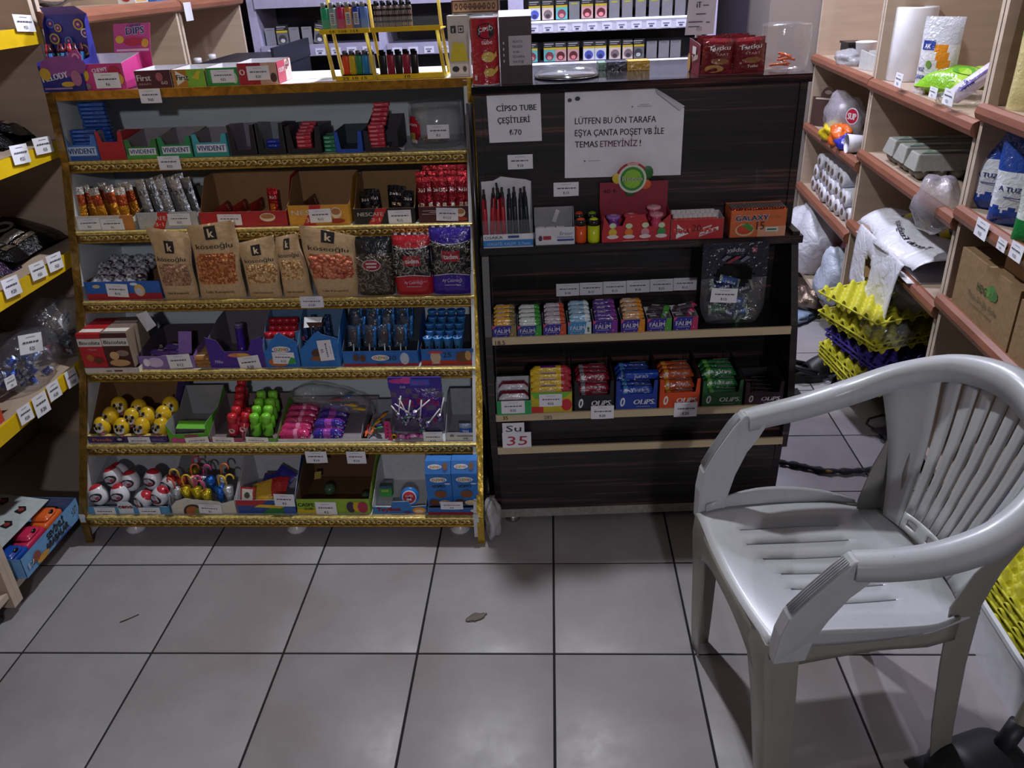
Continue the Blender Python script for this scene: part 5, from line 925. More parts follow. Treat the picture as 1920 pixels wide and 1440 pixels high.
cup('#7c3a94', '#9c6ac0', 'purple candy cup in red box, leftmost', 1150, 405, .02); cup('#b02a34', '#c4444c', 'red candy cup in the middle of red box', 1183, 402, .02); cup('#c44468', '#d98a9c', 'pink lidded candy cup at front right of red box', 1231, 400, .018); cup('#c44468', '#d9a0ac', 'pink lidded candy cup at rear right of red box', 1226, 387, .048)
# boxes of gum sticks
P_, w, h = cshelf('L', 1257, 1355, 413); d = .06; t = thing('gum_box', 'red gum box with slanted white lettering', 'display box', P_, DC.psi); m = MB(); tray(m, w, d, h, h*1.12, '#b82a30', '#d4cfd0', side=[(d, h*1.12), (0, h)]); m.build('carton', 'card', t); m = MB(); f = ffront(m, w, h); f.poly([(.1, .05), (.12, .78), (.34, .3)], '#e6e6ea'); f.text('First', .115, .28, .3, '#1c1c24', wd=.24, bold=.012, rot=.06); f.poly([(.54, .12), (.9, .42), (.9, .62), (.55, .32)], '#e0dadc'); f.text('ANIA TATKAR!', .56, .17, .12, '#a82430', wd=.34, rot=.22, bold=.03); f.poly([(.6, .5), (.77, .64), (.77, .72), (.6, .58)], '#d9c0c0'); f.text('20', .4, .42, .34, '#4a1620', wd=.17); m.build('print', 'card', t)
o = bar('gum_stick', .05, .013, .006, '#c44438', 'red gum stick tilted in red gum box', 'gum', 'red gum sticks', deco=lambda u, v: '#d4d0d4' if u > .7 else '#c4443c'); copies(o, [(loc(P_, DC, .012+.0125*k, .012+.0, h*.75), (0, -1.05, 1.5)) for k in range(9)]+[(loc(P_, DC, .012+.0125*k, .04, h*.8), (0, -1.05, 1.5)) for k in range(9)])
P_, w, h = cshelf('L', 1367, 1471, 396); d = .062; t = thing('gum_box', 'large orange melon gum box with price fifteen', 'display box', P_, DC.psi); m = MB(); tray(m, w, d, h, h*1.08, '#d06a3a', '#c9783c', side=[(d, h*1.08), (0, h)]); m.build('carton', 'card', t); m = MB(); f = ffront(m, w, h); f.rect(.5, 0, 1, .38, '#d9a080'); f.text('GALAXY', .085, .62, .21, '#d4dcf0', wd=.6, bold=.09); f.text('GALAXY', .09, .63, .19, '#232a54', wd=.585, bold=.02); f.text('EXTRA', .7, .66, .13, '#c4803a', wd=.2, bold=.03); f.ell(.26, .28, .17, .24, '#d9b890'); f.ell(.26, .3, .14, .19, '#c4442c'); f.poly([(.2, .45), (.4, .2), (.42, .35), (.3, .56)], '#4a8c3a'); f.text('15', .47, .28, .32, '#17171c', wd=.14, bold=.0); f.rect(.63, .2, .86, .36, '#cfe0d4'); f.rect(.66, .25, .83, .31, '#4a6a5c'); m.build('print', 'card', t)
m = MB(); m.box(-.0026, .0026, 0, .05, 0, .048, '#d06a3a', top='#c9ccd4', front='#c45a34'); o = tag(m.build('gum_stick', 'foil'), 'foil gum stick on edge in orange melon box', 'gum', 'foil gum sticks in melon box'); copies(o, [(loc(P_, DC, .005+(w-.01)*k/19, .006, h-.043), (0, 0, DC.psi)) for k in range(20)])
# ---- shelf A: eight small gum boxes
FAL = [(924, 970, 612, '#2a2c94', '#8a7a4a', 'blue gum box with brown edge, first in row', '#d9a43a'), (971, 1017, 612, '#2a3c8c', '#3a9c3c', 'blue and green gum box, second in row', '#c9d8d0'), (1019, 1063, 609, '#3a2a94', '#c4522c', 'purple and orange gum box, third in row', '#b9b0bc'), (1065, 1110, 605, '#3a8cc4', '#d4e4ec', 'sky blue gum box, fourth in row', '#8ab8d8'),
       (1112, 1159, 602, '#3a2a94', '#7c2a94', 'deep violet gum box, fifth in row', '#5a3a94'), (1164, 1210, 600, '#3a2a94', '#d98a1e', 'purple and amber gum box, sixth in row', '#c9a070'), (1213, 1260, 598, '#3a2a94', '#4a9c3c', 'open purple gum box with green stripe, seventh in row', None), (1262, 1309, 595, '#2a2a94', '#b02a5c', 'open purple and crimson gum box, last in row', None)]
for k, (xl, xr, yt, c1, c2, lab, stick) in enumerate(FAL):
    P_, w, h = cshelf('A', xl, xr, yt); d = .075; t = thing('gum_box', lab, 'display box', P_, DC.psi); m = MB(); tray(m, w-.002, d, h, h*1.1, c1, '#c4c4cc', side=[(d, h*1.1), (0, h)]); m.build('carton', 'card', t)
    m = MB(); f = ffront(m, w-.002, h); f.poly([(.7, 0), (1, 0), (1, 1), (.8, 1)], c2); f.text('FALIM', .1, .36, .36, '#e8e8f0', wd=.62, bold=.03); f.rect(.14, .24, .66, .28, '#b9a8c8'); f.poly([(0, 1), (.16, 1), (0, .7)], '#d9506a')
    for q in ((.3, .82), (.5, .85), (.7, .8), (.15, .1), (.55, .1), (.82, .25)): f.ell(q[0], q[1], .022, .035, '#d9dcf0', 8)
    if k == 3: f.ell(.87, .5, .05, .12, '#4a5c34'); f.ell(.87, .3, .05, .1, '#6a7c44')
    m.build('print', 'card', t)
    cc = stick or '#3a3640'; o = bar('gum_stick', w*.86, .017, .0085, cc, f'flat gum stick in {lab.split(",")[0].replace("open ", "")}', 'gum', f'gum sticks in box {ORD[k]}', deco=(lambda c2_, cc_: lambda u, v: c2_ if u > .72 else ('#c9c9d4' if .15 < u < .55 and .3 < v < .75 else cc_ if v < .5 else '#3c3848'))(c2, cc))
    n = 3 if stick else 1
    sp = [(loc(P_, DC, w/2, .012+.019*j, h-.006+.0088*i*(1 if stick else .4)+.004*j), (.08, 0, DC.psi+random.uniform(-.05, .05))) for j in range(4) for i in range(n)]
    if not stick: sp = [(loc(P_, DC, w*.4, .03, h*.7), (.2, .1, .5)), (loc(P_, DC, w*.55, .05, h*.95), (.2, -.1, -.3)), (loc(P_, DC, w*.6, .045, h*1.3), (.1, -.1, .25 if k == 7 else -.5))]
    copies(o, sp)
for k in range(6): ptag(DC, 2.123, (1043+44*k, 532-2.2*k, 1086+44*k, 555-2.2*k), f'price tag stuck above gum boxes, {ORD[k]} in strip of six', ('₺18', '₺15', '₺15', '₺18', '₺15', '₺15')[k])
# candy bag with die-cut handle
y_, z_ = DSH['A']; P_, w = place(DC, y_+.05, z_, 1308, 1427); h = aty(P_, ZU, 459); t = thing('candy_bag', 'black starry candy bag with round cut-out on pale shelf', 'candy bag', loc(P_, DC, w/2), DC.psi)
def F_(u, v, s, k=0.):
    th = .05*(max(0, 1-abs(2*u-1)**2.4))**.5*max(0, 1-abs((v-.24)/.27)**2.2)**.5 if abs(v-.24) < .27 else 0
    return V((u-.5)*w*(1.0 if v > .5 else .72+.28*math.sin(min(1, (v+.04)/.3)*1.57)), s*(th/2+.0006+k)-.012*(1-v), v*h+.004)
hole = lambda u, v: ((u-.5)/.30)**2+((v-.60)/.145)**2 < 1
m = MB(); m.grid(lambda u, v: F_(u, v, -1), 22, 34, '#101026', skip=lambda u, v: v < .56-.1*(2*u-1)**2*.0 and True or hole(u, v)); m.grid(lambda u, v: F_(1-u, v, 1), 22, 34, '#101026', skip=lambda u, v: v < .56 or hole(1-u, v)); m.build('header', 'film', t)
m = MB(); m.grid(lambda u, v: F_(u, v, -1), 18, 30, '#c9ccd8', skip=lambda u, v: v > .57 or hole(u, v)); m.grid(lambda u, v: F_(1-u, v, 1), 18, 30, '#c9ccd8', skip=lambda u, v: v > .57 or hole(1-u, v)); m.build('clear_pouch', 'clear', t)
m = MB(); f = Face(m, lambda x, y, k: F_(x, y, -1, .0008+k), w, h); f.text('yıldız', .36, .885, .05, '#d4d6e6', wd=.27, bold=.02, shear=.15); f.rect(.74, .87, .82, .93, '#8c2a4c'); f.text('R', .76, .88, .035, '#e6d8e0', wd=.04, bold=.03)
for q, r_ in (((.24, .9), .012), ((.11, .77), .014), ((.08, .68), .01), ((.78, .81), .014), ((.82, .71), .015), ((.25, .74), .011), ((.7, .77), .008), ((.13, .62), .012)): f.ell(*q, r_, r_*w/h, '#b9bcd4', 5)
f.poly([(.37, .77), (.52, .84), (.58, .82), (.4, .75)], '#8c2430'); f.poly([(.28, .80), (.36, .85), (.42, .83), (.32, .78)], '#6a6c80'); f.poly([(.56, .78), (.66, .84), (.72, .82), (.6, .76)], '#6a6c80'); m.build('print', 'film', t)
cc = (('#2c5a3a', 'green'), ('#39703f', 'bright green'), ('#2a2e5c', 'navy'), ('#3a5a94', 'blue'), ('#1c2438', 'black')); bl = []
for k in range(20):
    c, n_ = cc[k % 5]; m = MB(); f = pillow(m, .056, .026, .013, colf=lambda u, v, c=c: c if .12 < u < .88 else '#8fa09a', nu=8, nv=4, crimp=.05); f.text('yıldız', .5, .35, .3, '#c9d4dc', wd=.5, al='c', bold=.03); o = m.build('wrapped_candy', 'foil'); a = random.uniform(-1, 1)
    o.location = tuple(loc(P_, DC, w/2+random.uniform(-.042, .042), random.uniform(-.018, .008), .008+.0105*(k//2))); o.rotation_euler = (-.3, random.uniform(-.5, .5), random.uniform(-.4, .4)); bl.append(tag(o, f'{n_} wrapped candy in the starry bag', 'candy', 'candies in the starry bag'))
number(bl)
ptag(DC, y_+.016, (1333, 541, 1382, 567), 'price tag on the black starry candy bag', '₺15', rot=.06)
# ---- shelf B: mint rolls
P_, w, h = cshelf('B', 932, 997, 753, -.004); d = .1; hb = .066; t = thing('candy_box', 'green fronted candy box with white back flap', 'display box', P_, DC.psi); m = MB(); tray(m, w, d, h, hb, '#2fa05c', '#c4c6ce', side=[(d, hb), (d*.5, h*1.8), (0, h*.9)]); m.build('carton', 'card', t)
o = bar('wafer_pack', .08, .03, .018, '#8c2440', 'maroon and silver wafer pack in green fronted box', 'candy', 'maroon wafer packs', deco=lambda u, v: '#d4d0d8' if v > .7 or v < .2 else '#8c2440'); copies(o, [(loc(P_, DC, w/2, .025+.03*k, .012+.014*k), (.1, 0, DC.psi)) for k in range(3)])
P_, w, h = cshelf('B', 996, 1073, 737); d = .09; t = thing('candy_box', 'yellow and red candy box holding yellow wrapped bars', 'display box', P_, DC.psi); m = MB(); tray(m, w, d, h, h*1.2, '#c9b42a', '#b0a080', side=[(d, h*1.2), (0, h)]); m.build('carton', 'card', t); m = MB(); f = ffront(m, w, h); f.poly([(0, 1), (.1, .7), (.85, .75), (1, 1)], '#6ab83a'); f.ell(.86, .35, .13, .3, '#c42c34'); f.rect(0, 0, .3, .3, '#c4342c'); m.build('print', 'card', t)
o = bar('fruit_bar', w*.98, .022, .02, '#d9b42a', 'yellow wrapped bar with purple band stacked in candy box', 'candy', 'yellow fruit bars', deco=lambda u, v: '#6a2a94' if .2 < u < .68 and .25 < v < .85 else ('#b0303c' if u >= .7 else '#d9b82e'))
for ch in (o,):
    mm = MB(); f = flat(mm, (-w*.3, -.0115, .004), (w*.45, 0, 0), (0, .004, .012)); f.text('Kremini', .05, .2, .55, '#e6e0f0', wd=.85, bold=.03, shear=.15); mm.build('print', 'film', o)
copies(o, [(loc(P_, DC, w/2, .016+.006*k, h-.004+.0155*k), (.25, 0, DC.psi)) for k in range(4)]+[(loc(P_, DC, w/2, .06, h+.01+.02*k), (.1, 0, DC.psi)) for k in range(2)])
def olips(xl, xr, yt, ym, co, glow, label, packc, n=(3, 3), mark='#e6e6ea', dim=None):
    P_, w, h = cshelf('B', xl, xr, yt); d = .15; t = thing('mint_box', label, 'display box', P_, DC.psi); m = MB(); tray(m, w-.002, d, h, h*1.0, co, '#2a2a30', side=[(d, h*2.2), (d*.3, h*2.1), (.008, h*1.9), (0, h*1.9)], front=[(w-.002, h*1.9), (w*.9, h*1.85), (w*.87, h), (w*.13, h), (w*.1, h*1.85), (0, h*1.9)]); m.build('carton', 'card', t)
    m = MB(); f = ffront(m, w-.002, h)
    for a in np.linspace(0, 6.28, 17)[:-1]: f.poly([(.16+.02*math.cos(a-.5), .5+.05*math.sin(a-.5)), (.16+.10*math.cos(a), .5+.34*math.sin(a)), (.16+.02*math.cos(a+.5), .5+.05*math.sin(a+.5))], glow); f.k -= 1
    f.k += 2; f.ell(.165, .5, .055, .3, mark, rot=-.15); f.ell(.165, .5, .022, .18, co, rot=-.15); f.text('OLiPS.', .42, .33, .34, mark, wd=.52, bold=.05, shear=.2); f.rect(.5, .16, .82, .2, dim or '#9a9aa8'); m.build('print', 'card', t)
    L_ = w*.84; o = bar('mint_roll', L_, .022, .019, packc, f'mint roll in {label.split(" lettered")[0]}', 'mint', f'rolls of {label.split(" lettered")[0]}', deco=lambda u, v: packc if not (.3 > u > .12 and v < .6) else glow)
    mm = MB(); f = flat(mm, (-L_*.5, -.0115, .003), (L_, 0, 0), (0, .005, .014)); f.text('OLiPS.', .42, .2, .5, '#c9c9d0', wd=.45, bold=.05, shear=.2); f.ell(.2, .45, .05, .3, '#d4d4da'); f = flat(mm, (-L_*.5, -.004, .0195), (L_, 0, 0), (0, .010, .0003)); f.rect(.45, .2, .9, .7, '#8a8a94'); mm.build('print', 'film', o)
    copies(o, [(loc(P_, DC, w/2, .016+.024*j, .004+.020*i), (.0, 0, DC.psi+random.uniform(-.02, .02))) for j in range(5) for i in range(n[0] if j < 1 else n[1]+(j > 1)*(n[1] > 2))]); return P_, w, h
olips(1077, 1152, 742, 0, '#17161a', '#8c8c94', 'black mint box lettered white', '#8c1c34', (2, 3))
P_, w, h = olips(1154, 1233, 740, 0, '#1c3c9c', '#4a8cd0', 'blue mint box lettered white', '#1e44a8', (3, 3))
m = MB(); m.bevbox(-.045, .045, -.011, .011, 0, .019, .004, '#1e48b0'); f = flat(m, (.045, -.0112, .018), (-.09, 0, 0), (0, 0, -.017)); f.text('OLiPS', .3, .25, .5, '#d4d8e6', wd=.4, bold=.05, shear=.2); o = tag(m.build('mint_roll', 'film'), 'blue mint roll lying upside down on top of stack', 'mint'); o.location = tuple(loc(P_, DC, w*.62, .03, h+.034)); o.rotation_euler = (.1, 0, DC.psi-.03)
olips(1235, 1312, 737, 0, '#d04a1c', '#e0922a', 'orange mint box lettered white', '#b04a20', (2, 3))
olips(1315, 1392, 737, 0, '#1c5a2c', '#6ab04a', 'green mint box lettered white', '#1f6a34', (2, 3))
olips(1395, 1468, 737, 0, '#34122c', '#8c2a5c', 'dark plum mint box lettered white', '#2c1226', (1, 1))
yb = DSH['B'][0]
for r, l, p, y in (((940, 752, 984, 775), 'price tag on the green fronted candy box', '₺25', yb-.006), ((1011, 739, 1054, 762), 'price tag on yellow and red candy box', '₺25', yb+.001), ((1108, 761, 1151, 785), 'price tag below the black mint box', '₺20', yb-.004), ((1264, 755, 1307, 781), 'price tag below the orange mint box', '₺20', yb-.004)): ptag(DC, y, r, l, p)
def card(r, txt, col, label, y, wd=.7, rot=0.):
    o = ptag(DC, y, r, label, kind='x'); o.name = 'handwritten_card'; o['category'] = 'card'; m = MB(); w = o.dimensions.x; h = o.dimensions.z; f = flat(m, (-w/2, -.0014, -h/2), (w, 0, 0), (0, 0, h)); f.text(txt, .5, .18, .62, col, wd=wd, al='c', shear=.1)
    m.build('handwriting', 'paper', o); return o
card((942, 793, 983, 812), 'Su', '#1a1a20', 'white card with black handwriting above the red price', 1.8775); card((942, 811, 996, 839), '35', '#b0303c', 'white card with red handwritten 35', 1.8768)
m = MB(); y_, z_ = SHZ['A']; b = DC.w(0, y_-.0026, z_)
def scrawl(k, px, py, txt, hpx, col='#2a241c'):
    y_, z_ = SHZ[k]; m = MB(); q = onpl(px, py, DC.w(0, y_-.0022), DC.v); h = hpx*.00128; f = flat(m, ((q-DC.w(0, 1.9))@DC.u, y_-.0022-1.9, q[2]), (.05, 0, 0), (0, 0, h)); f.text(txt, 0, 0, 1, col, bold=.01); m.build('handwriting', 'paper', dc)
scrawl('A', 929, 647, '18,5', 10); scrawl('B', 943, 787, '35', 9, '#17140f'); scrawl('B', 1020, 786, '285', 9, '#6a5c48')
# ================================================================ on top of the rack
TZ = 1.2065
def top(xl, xr, ytop=None, dy=.02):
    P_, w = place(RK, RKF[0][0]+dy, TZ, xl, xr); return P_, w, (aty(P_, ZU, ytop) if ytop else 0)
P_, w, h = top(84, 163, 124, .005); d = .1; hb = aty(P_+RK.v*d, ZU, 28); t = thing('candy_stick_box', 'blue candy box with circle pattern back and tube sticks', 'display box', P_, RK.psi); m = MB(); tray(m, w, d, h, hb, '#2a2a84', '#2c2c8c', side=[(d, hb), (d*.8, hb*.9), (d*.6, h*1.2), (0, h*1.1)], cb='#8a6ab0'); m.slab([(0, d-.002, hb), (w, d-.002, hb), (w*.9, d-.03, hb+.02), (w*.08, d-.03, hb+.02)], (0, -1, 1), .001, '#8a74b4'); m.build('carton', 'card', t)
m = MB(); f = ffront(m, w, h); f.ell(.6, .95, .55, .4, '#8c4a94'); f.rect(0, 0, 1, .22, '#232a78'); f.text('MELODY', .05, .38, .24, '#d9def0', wd=.62, bold=.06, rot=.15); f.ell(.14, .68, .13, .24, '#c9a43a'); f.ell(.62, .28, .16, .1, '#c9a43a'); f.ell(.85, .5, .12, .3, '#a86a8c'); f.rect(.05, .1, .7, .16, '#a084b8')
f = flat(m, (0, d-.0026, h), (w, 0, 0), (0, 0, hb-h))
for x, y, r_, c in ((.1, .82, .1, '#5a6ab4'), (.26, .72, .085, '#c9a43a'), (.12, .5, .12, '#c9b04a'), (.45, .45, .09, '#4a8ac0'), (.78, .78, .12, '#c9a43a'), (.9, .6, .1, '#d9dce6'), (.25, .18, .13, '#3a9c7a'), (.8, .25, .12, '#c9a43a')):
    for q, cc in ((1, c), (.7, '#2a2a84'), (.45, '#a8406c'), (.2, '#c9c4d8')): f.ell(x, y, r_*q, r_*q*f.w/f.h, cc, 14)
m.build('print', 'card', t)
def tube_stick(c, cap): 
    o = thing('candy_tube', '', 'candy', group='candy tubes in the blue box'); m = MB(); m.lathe([(.006, 0), (.0068, .006), (.0068, .085)], c, 10); m.build('tube', 'film', o); m = MB(); m.lathe([(.0072, .085), (.0072, .094), (.004, .097), (.003, .108)], cap, 10); m.build('cap', 'plastic', o); return o
for k in range(12):
    c, cap, n_ = [('#5a2a4c', '#b82c44', 'maroon'), ('#2f74b0', '#5a1c30', 'blue'), ('#28584c', '#4a1a2c', 'green'), ('#3a6ab0', '#3a1422', 'sky blue')][(k*3) % 4]
    o = tube_stick(c, cap); o.location = tuple(loc(P_, RK, .012+.0155*(k % 6)+.005*(k//6), .03+.03*(k//6), .012)); o.rotation_euler = (-.12, random.uniform(-.08, .08), 0); o['label'] = f'{n_} candy tube in circle pattern box, {ORD[k % 6]} in {"front" if k < 6 else "rear"} row'
m = MB(); m.slab([(0, 0, 0), (.03, 0, 0), (.034, 0, .02), (.026, 0, .036), (.008, 0, .036), (0, 0, .02)], (0, -1, 0), .0015, '#b04a94'); f = flat(m, (0, 0, 0), (.034, 0, 0), (0, 0, .036)); f.ell(.5, .5, .3, .3, '#d9a0c4'); f.ell(.5, .45, .18, .2, '#a03a84'); o = tag(m.build('shelf_talker', 'card'), 'pink arched card at right of blue candy box', 'card'); o.location = tuple(loc(P_, RK, w-.03, .01, h))
P_, w, h = top(156, 260, 121, .012); d = .12; hb = h*1.25; t = thing('chewy_candy_box', 'pink open candy box with raised lid', 'display box', P_, RK.psi); m = MB(); ww = w*.80; tray(m, ww, d, h, hb, '#c43a84', '#d8d4da', side=[(d, hb), (0, h)]); m.build('carton', 'card', t)
lid = MB(); lid.slab([(ww*.42, d*.98, h*1.25), (ww*1.25, d*.98, h*1.25), (ww*1.38, d*.98, h*2.35), (ww*.55, d*.98, h*2.35)], (0, -1, 0), .0015, '#c44a90'); f = flat(lid, (ww*.45, d*.98, h*1.28), (ww*.82, 0, 0), (ww*.12, 0, h*1.05)); f.text('CHEWY', .35, .86, .13, '#2a4a8c', wd=.4, bold=.05, rot=.06); f.text('DIPS', .33, .62, .26, '#e6e0ee', wd=.5, bold=.1, rot=.06); f.text('DIPS', .33, .62, .26, '#2c3c84', wd=.5, bold=.04, rot=.06); f.ell(.14, .45, .12, .14, '#d9b43a'); f.ell(.55, .36, .3, .16, '#b82a4c'); f.ell(.85, .3, .1, .16, '#d9a43a'); f.rect(.05, .02, .95, .1, '#e0b8cc'); lid.build('lid', 'card', t)
m = MB(); m.slab([(ww*.42, d, h*.2), (ww*1.2, d, h*.2), (ww*1.25, d, h*1.25), (ww*.42, d, h*1.25)], (0, -1, 0), .001, '#b82a74'); m.build('back_flap', 'card', t)
m = MB(); f = ffront(m, ww, h); f.ell(.12, .6, .1, .24, '#d9b43a'); f.text('CHEWY', .32, .66, .16, '#e6e0ee', wd=.34, bold=.06, rot=.1); f.text('DIPS', .4, .42, .18, '#2c3c84', wd=.3, bold=.05, rot=.1); f.ell(.8, .62, .14, .3, '#a82444'); f.ell(.9, .4, .08, .2, '#d9a43a'); f.ell(.14, .16, .08, .12, '#8a7a8a'); m.build('print', 'card', t)
def flat_box(xl, xr, yt, dy, d, co, label, deco, top_c='#dcdce0', opened=True, lid=False):
    P_, w, h = top(xl, xr, yt, dy); t = thing('gum_box', label, 'display box', P_, RK.psi); m = MB()
    tray(m, w, d, h, h*1.02, co, '#d0d0d6', side=[(d, h*1.02), (0, h)]) if opened else solid(m, w, d, h, co, top=top_c)
    m.build('carton', 'card', t); m = MB(); f = ffront(m, w, h); deco(f); m.build('print', 'card', t); return P_, w, h
def d1(f): f.text('First', .05, .42, .36, '#d8d4d8', wd=.38, bold=.04); f.text('INFINITY', .08, .18, .12, '#b9a8b0', wd=.34, bold=.02); f.ell(.68, .62, .1, .25, '#9c5a60'); f.text('60', .7, .2, .2, '#d4c8c8', wd=.18, bold=.03)
def d2(f): f.rect(.45, 0, 1, 1, '#7ab83a'); f.poly([(.12, .1), (.12, .95), (.5, .5)], '#e0e2d8'); f.text('First', .13, .4, .32, '#1c2a1c', wd=.36, bold=.05); f.poly([(.6, .5), (.8, .9), (.9, .9), (.8, .4)], '#c9c03a')
def d3(f): f.rect(.1, .2, .95, .9, '#3aa04c'); f.ell(.9, .4, .08, .3, '#b8dca8')
def d4(f): f.rect(.55, 0, 1, 1, '#c9a08a'); f.rect(.25, .75, .6, 1, '#8c1c2c'); f.text('O', .05, .45, .28, '#e0dcd8', wd=.13, bold=.06); f.ell(.9, .3, .08, .22, '#4a3034')
flat_box(258, 325, 133, .014, .13, '#4a1c2c', 'maroon gum box lettered white on rack top', d1); flat_box(327, 388, 131, .014, .13, '#b07a2c', 'orange and green gum box with white triangle', d2); flat_box(390, 449, 128, .014, .13, '#2c8c3c', 'plain green gum box beside red and cream box', d3)
P_, w, h = flat_box(450, 523, 119, .016, .12, '#a81c2c', 'red and cream gum box with open top', d4)
m = MB(); f = flat(m, (w+.0012, 0, 0), (0, .12, 0), (0, 0, h)); f.rect(0, 0, .55, 1, '#b83a54'); f.rect(.55, 0, 1, 1, '#d8c4bc'); f.text('OLIPS', .06, .5, .22, '#e6dce0', wd=.42, bold=.06); f.text('60', .6, .5, .4, '#8c3a4c', wd=.3, rot=.3, bold=.02); m.build('side_print', 'card', t0 := [o for o in COL.objects if o.get('label', '').startswith('red and cream')][0])
yt = RKF[0][0]
ptag(RK, yt+.002, (178, 137, 225, 165), 'price tag on the pink candy box', '₺6'); ptag(RK, yt+.008, (396, 131, 440, 155), 'price tag on the plain green gum box', '₺22'); ptag(RK, yt+.010, (463, 124, 505, 150), 'price tag on the red and cream gum box', '₺20')
# ---- lighter stand
y0 = yt+.03
Pl, wl, _ = top(632, 836, None, .03)
st = thing('lighter_stand', 'yellow two-tier lighter stand on rack top', 'display stand', Pl, RK.psi); YE = '#d9b41a'; sd = .11
Z1 = aty(Pl+RK.v*.02, ZU, 63)
def sx(px, z): return ((onpl(px, 100, RK.w(0, y0), RK.v))-Pl)@RK.u
for xa, xb, z, nm in ((-.002, .112, 0, 'tray'), (.114, wl, 0, 'tray'), (-.03, .104, Z1, 'tray'), (.106, wl-.005, Z1, 'tray')):
    m = MB(); m.box(xa, xb, 0, sd, z, z+.003, YE); m.box(xa, xb, -.002, .001, z, z+.012, YE); m.build(nm, 'plastic', st)
for x in (-.006, .107, wl-.002):
    m = MB(); m.tube([(x, .10, 0), (x-.014, .10, Z1), (x-.02, .10, Z1*2.1)], .005, '#c9b452', 6); m.build('post', 'plastic', st)
    m = MB(); m.tube([(x, .0, .003), (x-.012, .0, Z1)], .0055, '#d8c04a', 6); m.build('post', 'plastic', st)
m = MB(); m.box(-.03, .104, -.003, -.002, Z1+.012, Z1+.035, '#c9d4d8'); m.box(.106, wl-.005, -.003, -.002, Z1+.012, Z1+.035, '#c9d4d8'); m.build('clear_lip', 'clear_rigid', st)
m = MB(); f = flat(m, (-.03, -.0022, Z1), (.134, 0, 0), (0, 0, .012)); f.text('5₺ 10₺ 15₺', .2, .2, .55, '#2a2410', wd=.6); f = flat(m, (0, -.0022, 0), (.112, 0, 0), (0, 0, .012)); f.text('25 10 15', .15, .2, .6, '#2a2410', wd=.6, bold=.05); f = flat(m, (.114, -.0022, 0), (wl-.114, 0, 0), (0, 0, .012)); f.text('10', .4, .2, .6, '#2a2410', wd=.08, bold=.05); m.build('handwriting', 'card', st)
def lighter(c, label, group, x, y, z, wd=.021, h=.06, hood='#b9bcc0', barcode=False, mt='plastic', plaid=False):
    o = thing('lighter', label, 'lighter', loc(Pl, RK, x, y, z), RK.psi, group); m = MB(); m.bevbox(0, wd, 0, .011, 0, h, .004, c)
    if barcode: f = flat(m, (wd*.2, 0, h*.3), (wd*.6, 0, 0), (0, 0, h*.5)); f.rect(0, 0, 1, 1, '#d4d6da'); [f.rect(.15, .1+.14*k, .85, .17+.14*k, '#4a4a50') for k in range(6)]
    if plaid:
        f = flat(m, (0, 0, 0), (wd, 0, 0), (0, 0, h))
        for k in range(4): f.rect(0, .08+.24*k, 1, .16+.24*k, '#1c1a1c')
        f.rect(.3, 0, .42, 1, '#2c2828'); f.rect(.7, 0, .78, 1, '#6a4a44')
    m.build('body', mt, o); m = MB(); m.bevbox(wd*.1, wd*.75, .001, .010, h, h+.012, .002, hood); m.box(wd*.75, wd*.95, .003, .008, h, h+.007, '#2a2a2c'); m.build('hood', 'metal', o); return o
for k, (c, n_, bc) in enumerate((('#1f9c6c', 'green', 0), ('#7a9c94', 'pale green', 1), ('#b82058', 'magenta', 0), ('#c47a2c', 'amber', 1), ('#243c9c', 'dark blue', 1), ('#5a7cc4', 'light blue', 0))): lighter(c, f'{n_} lighter on the upper tier of yellow stand', 'upper tier lighters', -.024+.021*k, .01, Z1+.003, barcode=bc)
for k in range(6): lighter('#8a7a74', f'plaid lighter on upper tier, {ORD[k]} from left', 'plaid lighters', .118+.017*k, .012, Z1+.003, wd=.016, hood='#4a4a4e', plaid=True)
for k, (c, n_) in enumerate((('#d9481c', 'orange red'), ('#c4a81c', 'yellow'), ('#2c7c4c', 'green'), ('#2a7cb8', 'sky blue'), ('#9ca88c', 'pale grey green'))): lighter(c, f'clear {n_} lighter on lower tier of stand', 'lower tier lighters', .018+.018*k, .012, .012, wd=.0175, h=.05, hood='#6a6a6c')
m = MB(); m.box(.016, .11, .008, .03, .003, .014, '#17161a'); o = m.build('black_tray', 'plastic', st)
for k, (c, n_) in enumerate((('#17161a', 'black'), ('#8c1c34', 'crimson'), ('#17161a', 'black'), ('#8c1c34', 'crimson'), ('#17161a', 'black'))): lighter(c, f'{n_} lighter on lower tier, {ORD[k]} in dark group', 'black and crimson lighters', .118+.0215*k, .012, .003, wd=.0205, h=.058, hood='#1c1c20')
# white display box beside the stand
P_, w, h = top(845, 882, 30, .03); t = thing('white_display', 'white display box with social media icons behind tube', 'display box', P_, RK.psi); m = MB(); solid(m, w, .05, h, '#c9c6bc'); m.build('carton', 'card', t); m = MB(); f = ffront(m, w, h); f.rect(.15, .72, .42, .84, '#26262c'); f.text('f', .24, .735, .07, '#e0e0e4', bold=.04); f.rect(.52, .72, .8, .84, '#3a3a40'); f.rect(.56, .74, .76, .82, '#c9c6bc'); f.ell(.66, .78, .06, .025, '#3a3a40'); f.rect(0, .05, 1, .22, '#d6d4cc'); f.ell(.3, .13, .18, .05, '#26262c'); f.ell(.75, .13, .1, .05, '#4a4a4e'); f.poly([(.05, .26), (.95, .26), (.8, .55), (.25, .58)], '#c9c01e'); m.build('print', 'card', t)
P_, w, h = top(855, 940, None, .06); m = MB(); z_ = aty(P_, ZU, 25); m.box(0, w, 0, .06, 0, .03, '#5a3424'); f = flat(m, (0, 0, 0), (w, 0, 0), (0, 0, .03)); f.rect(.03, .1, .97, .9, '#b08a64')
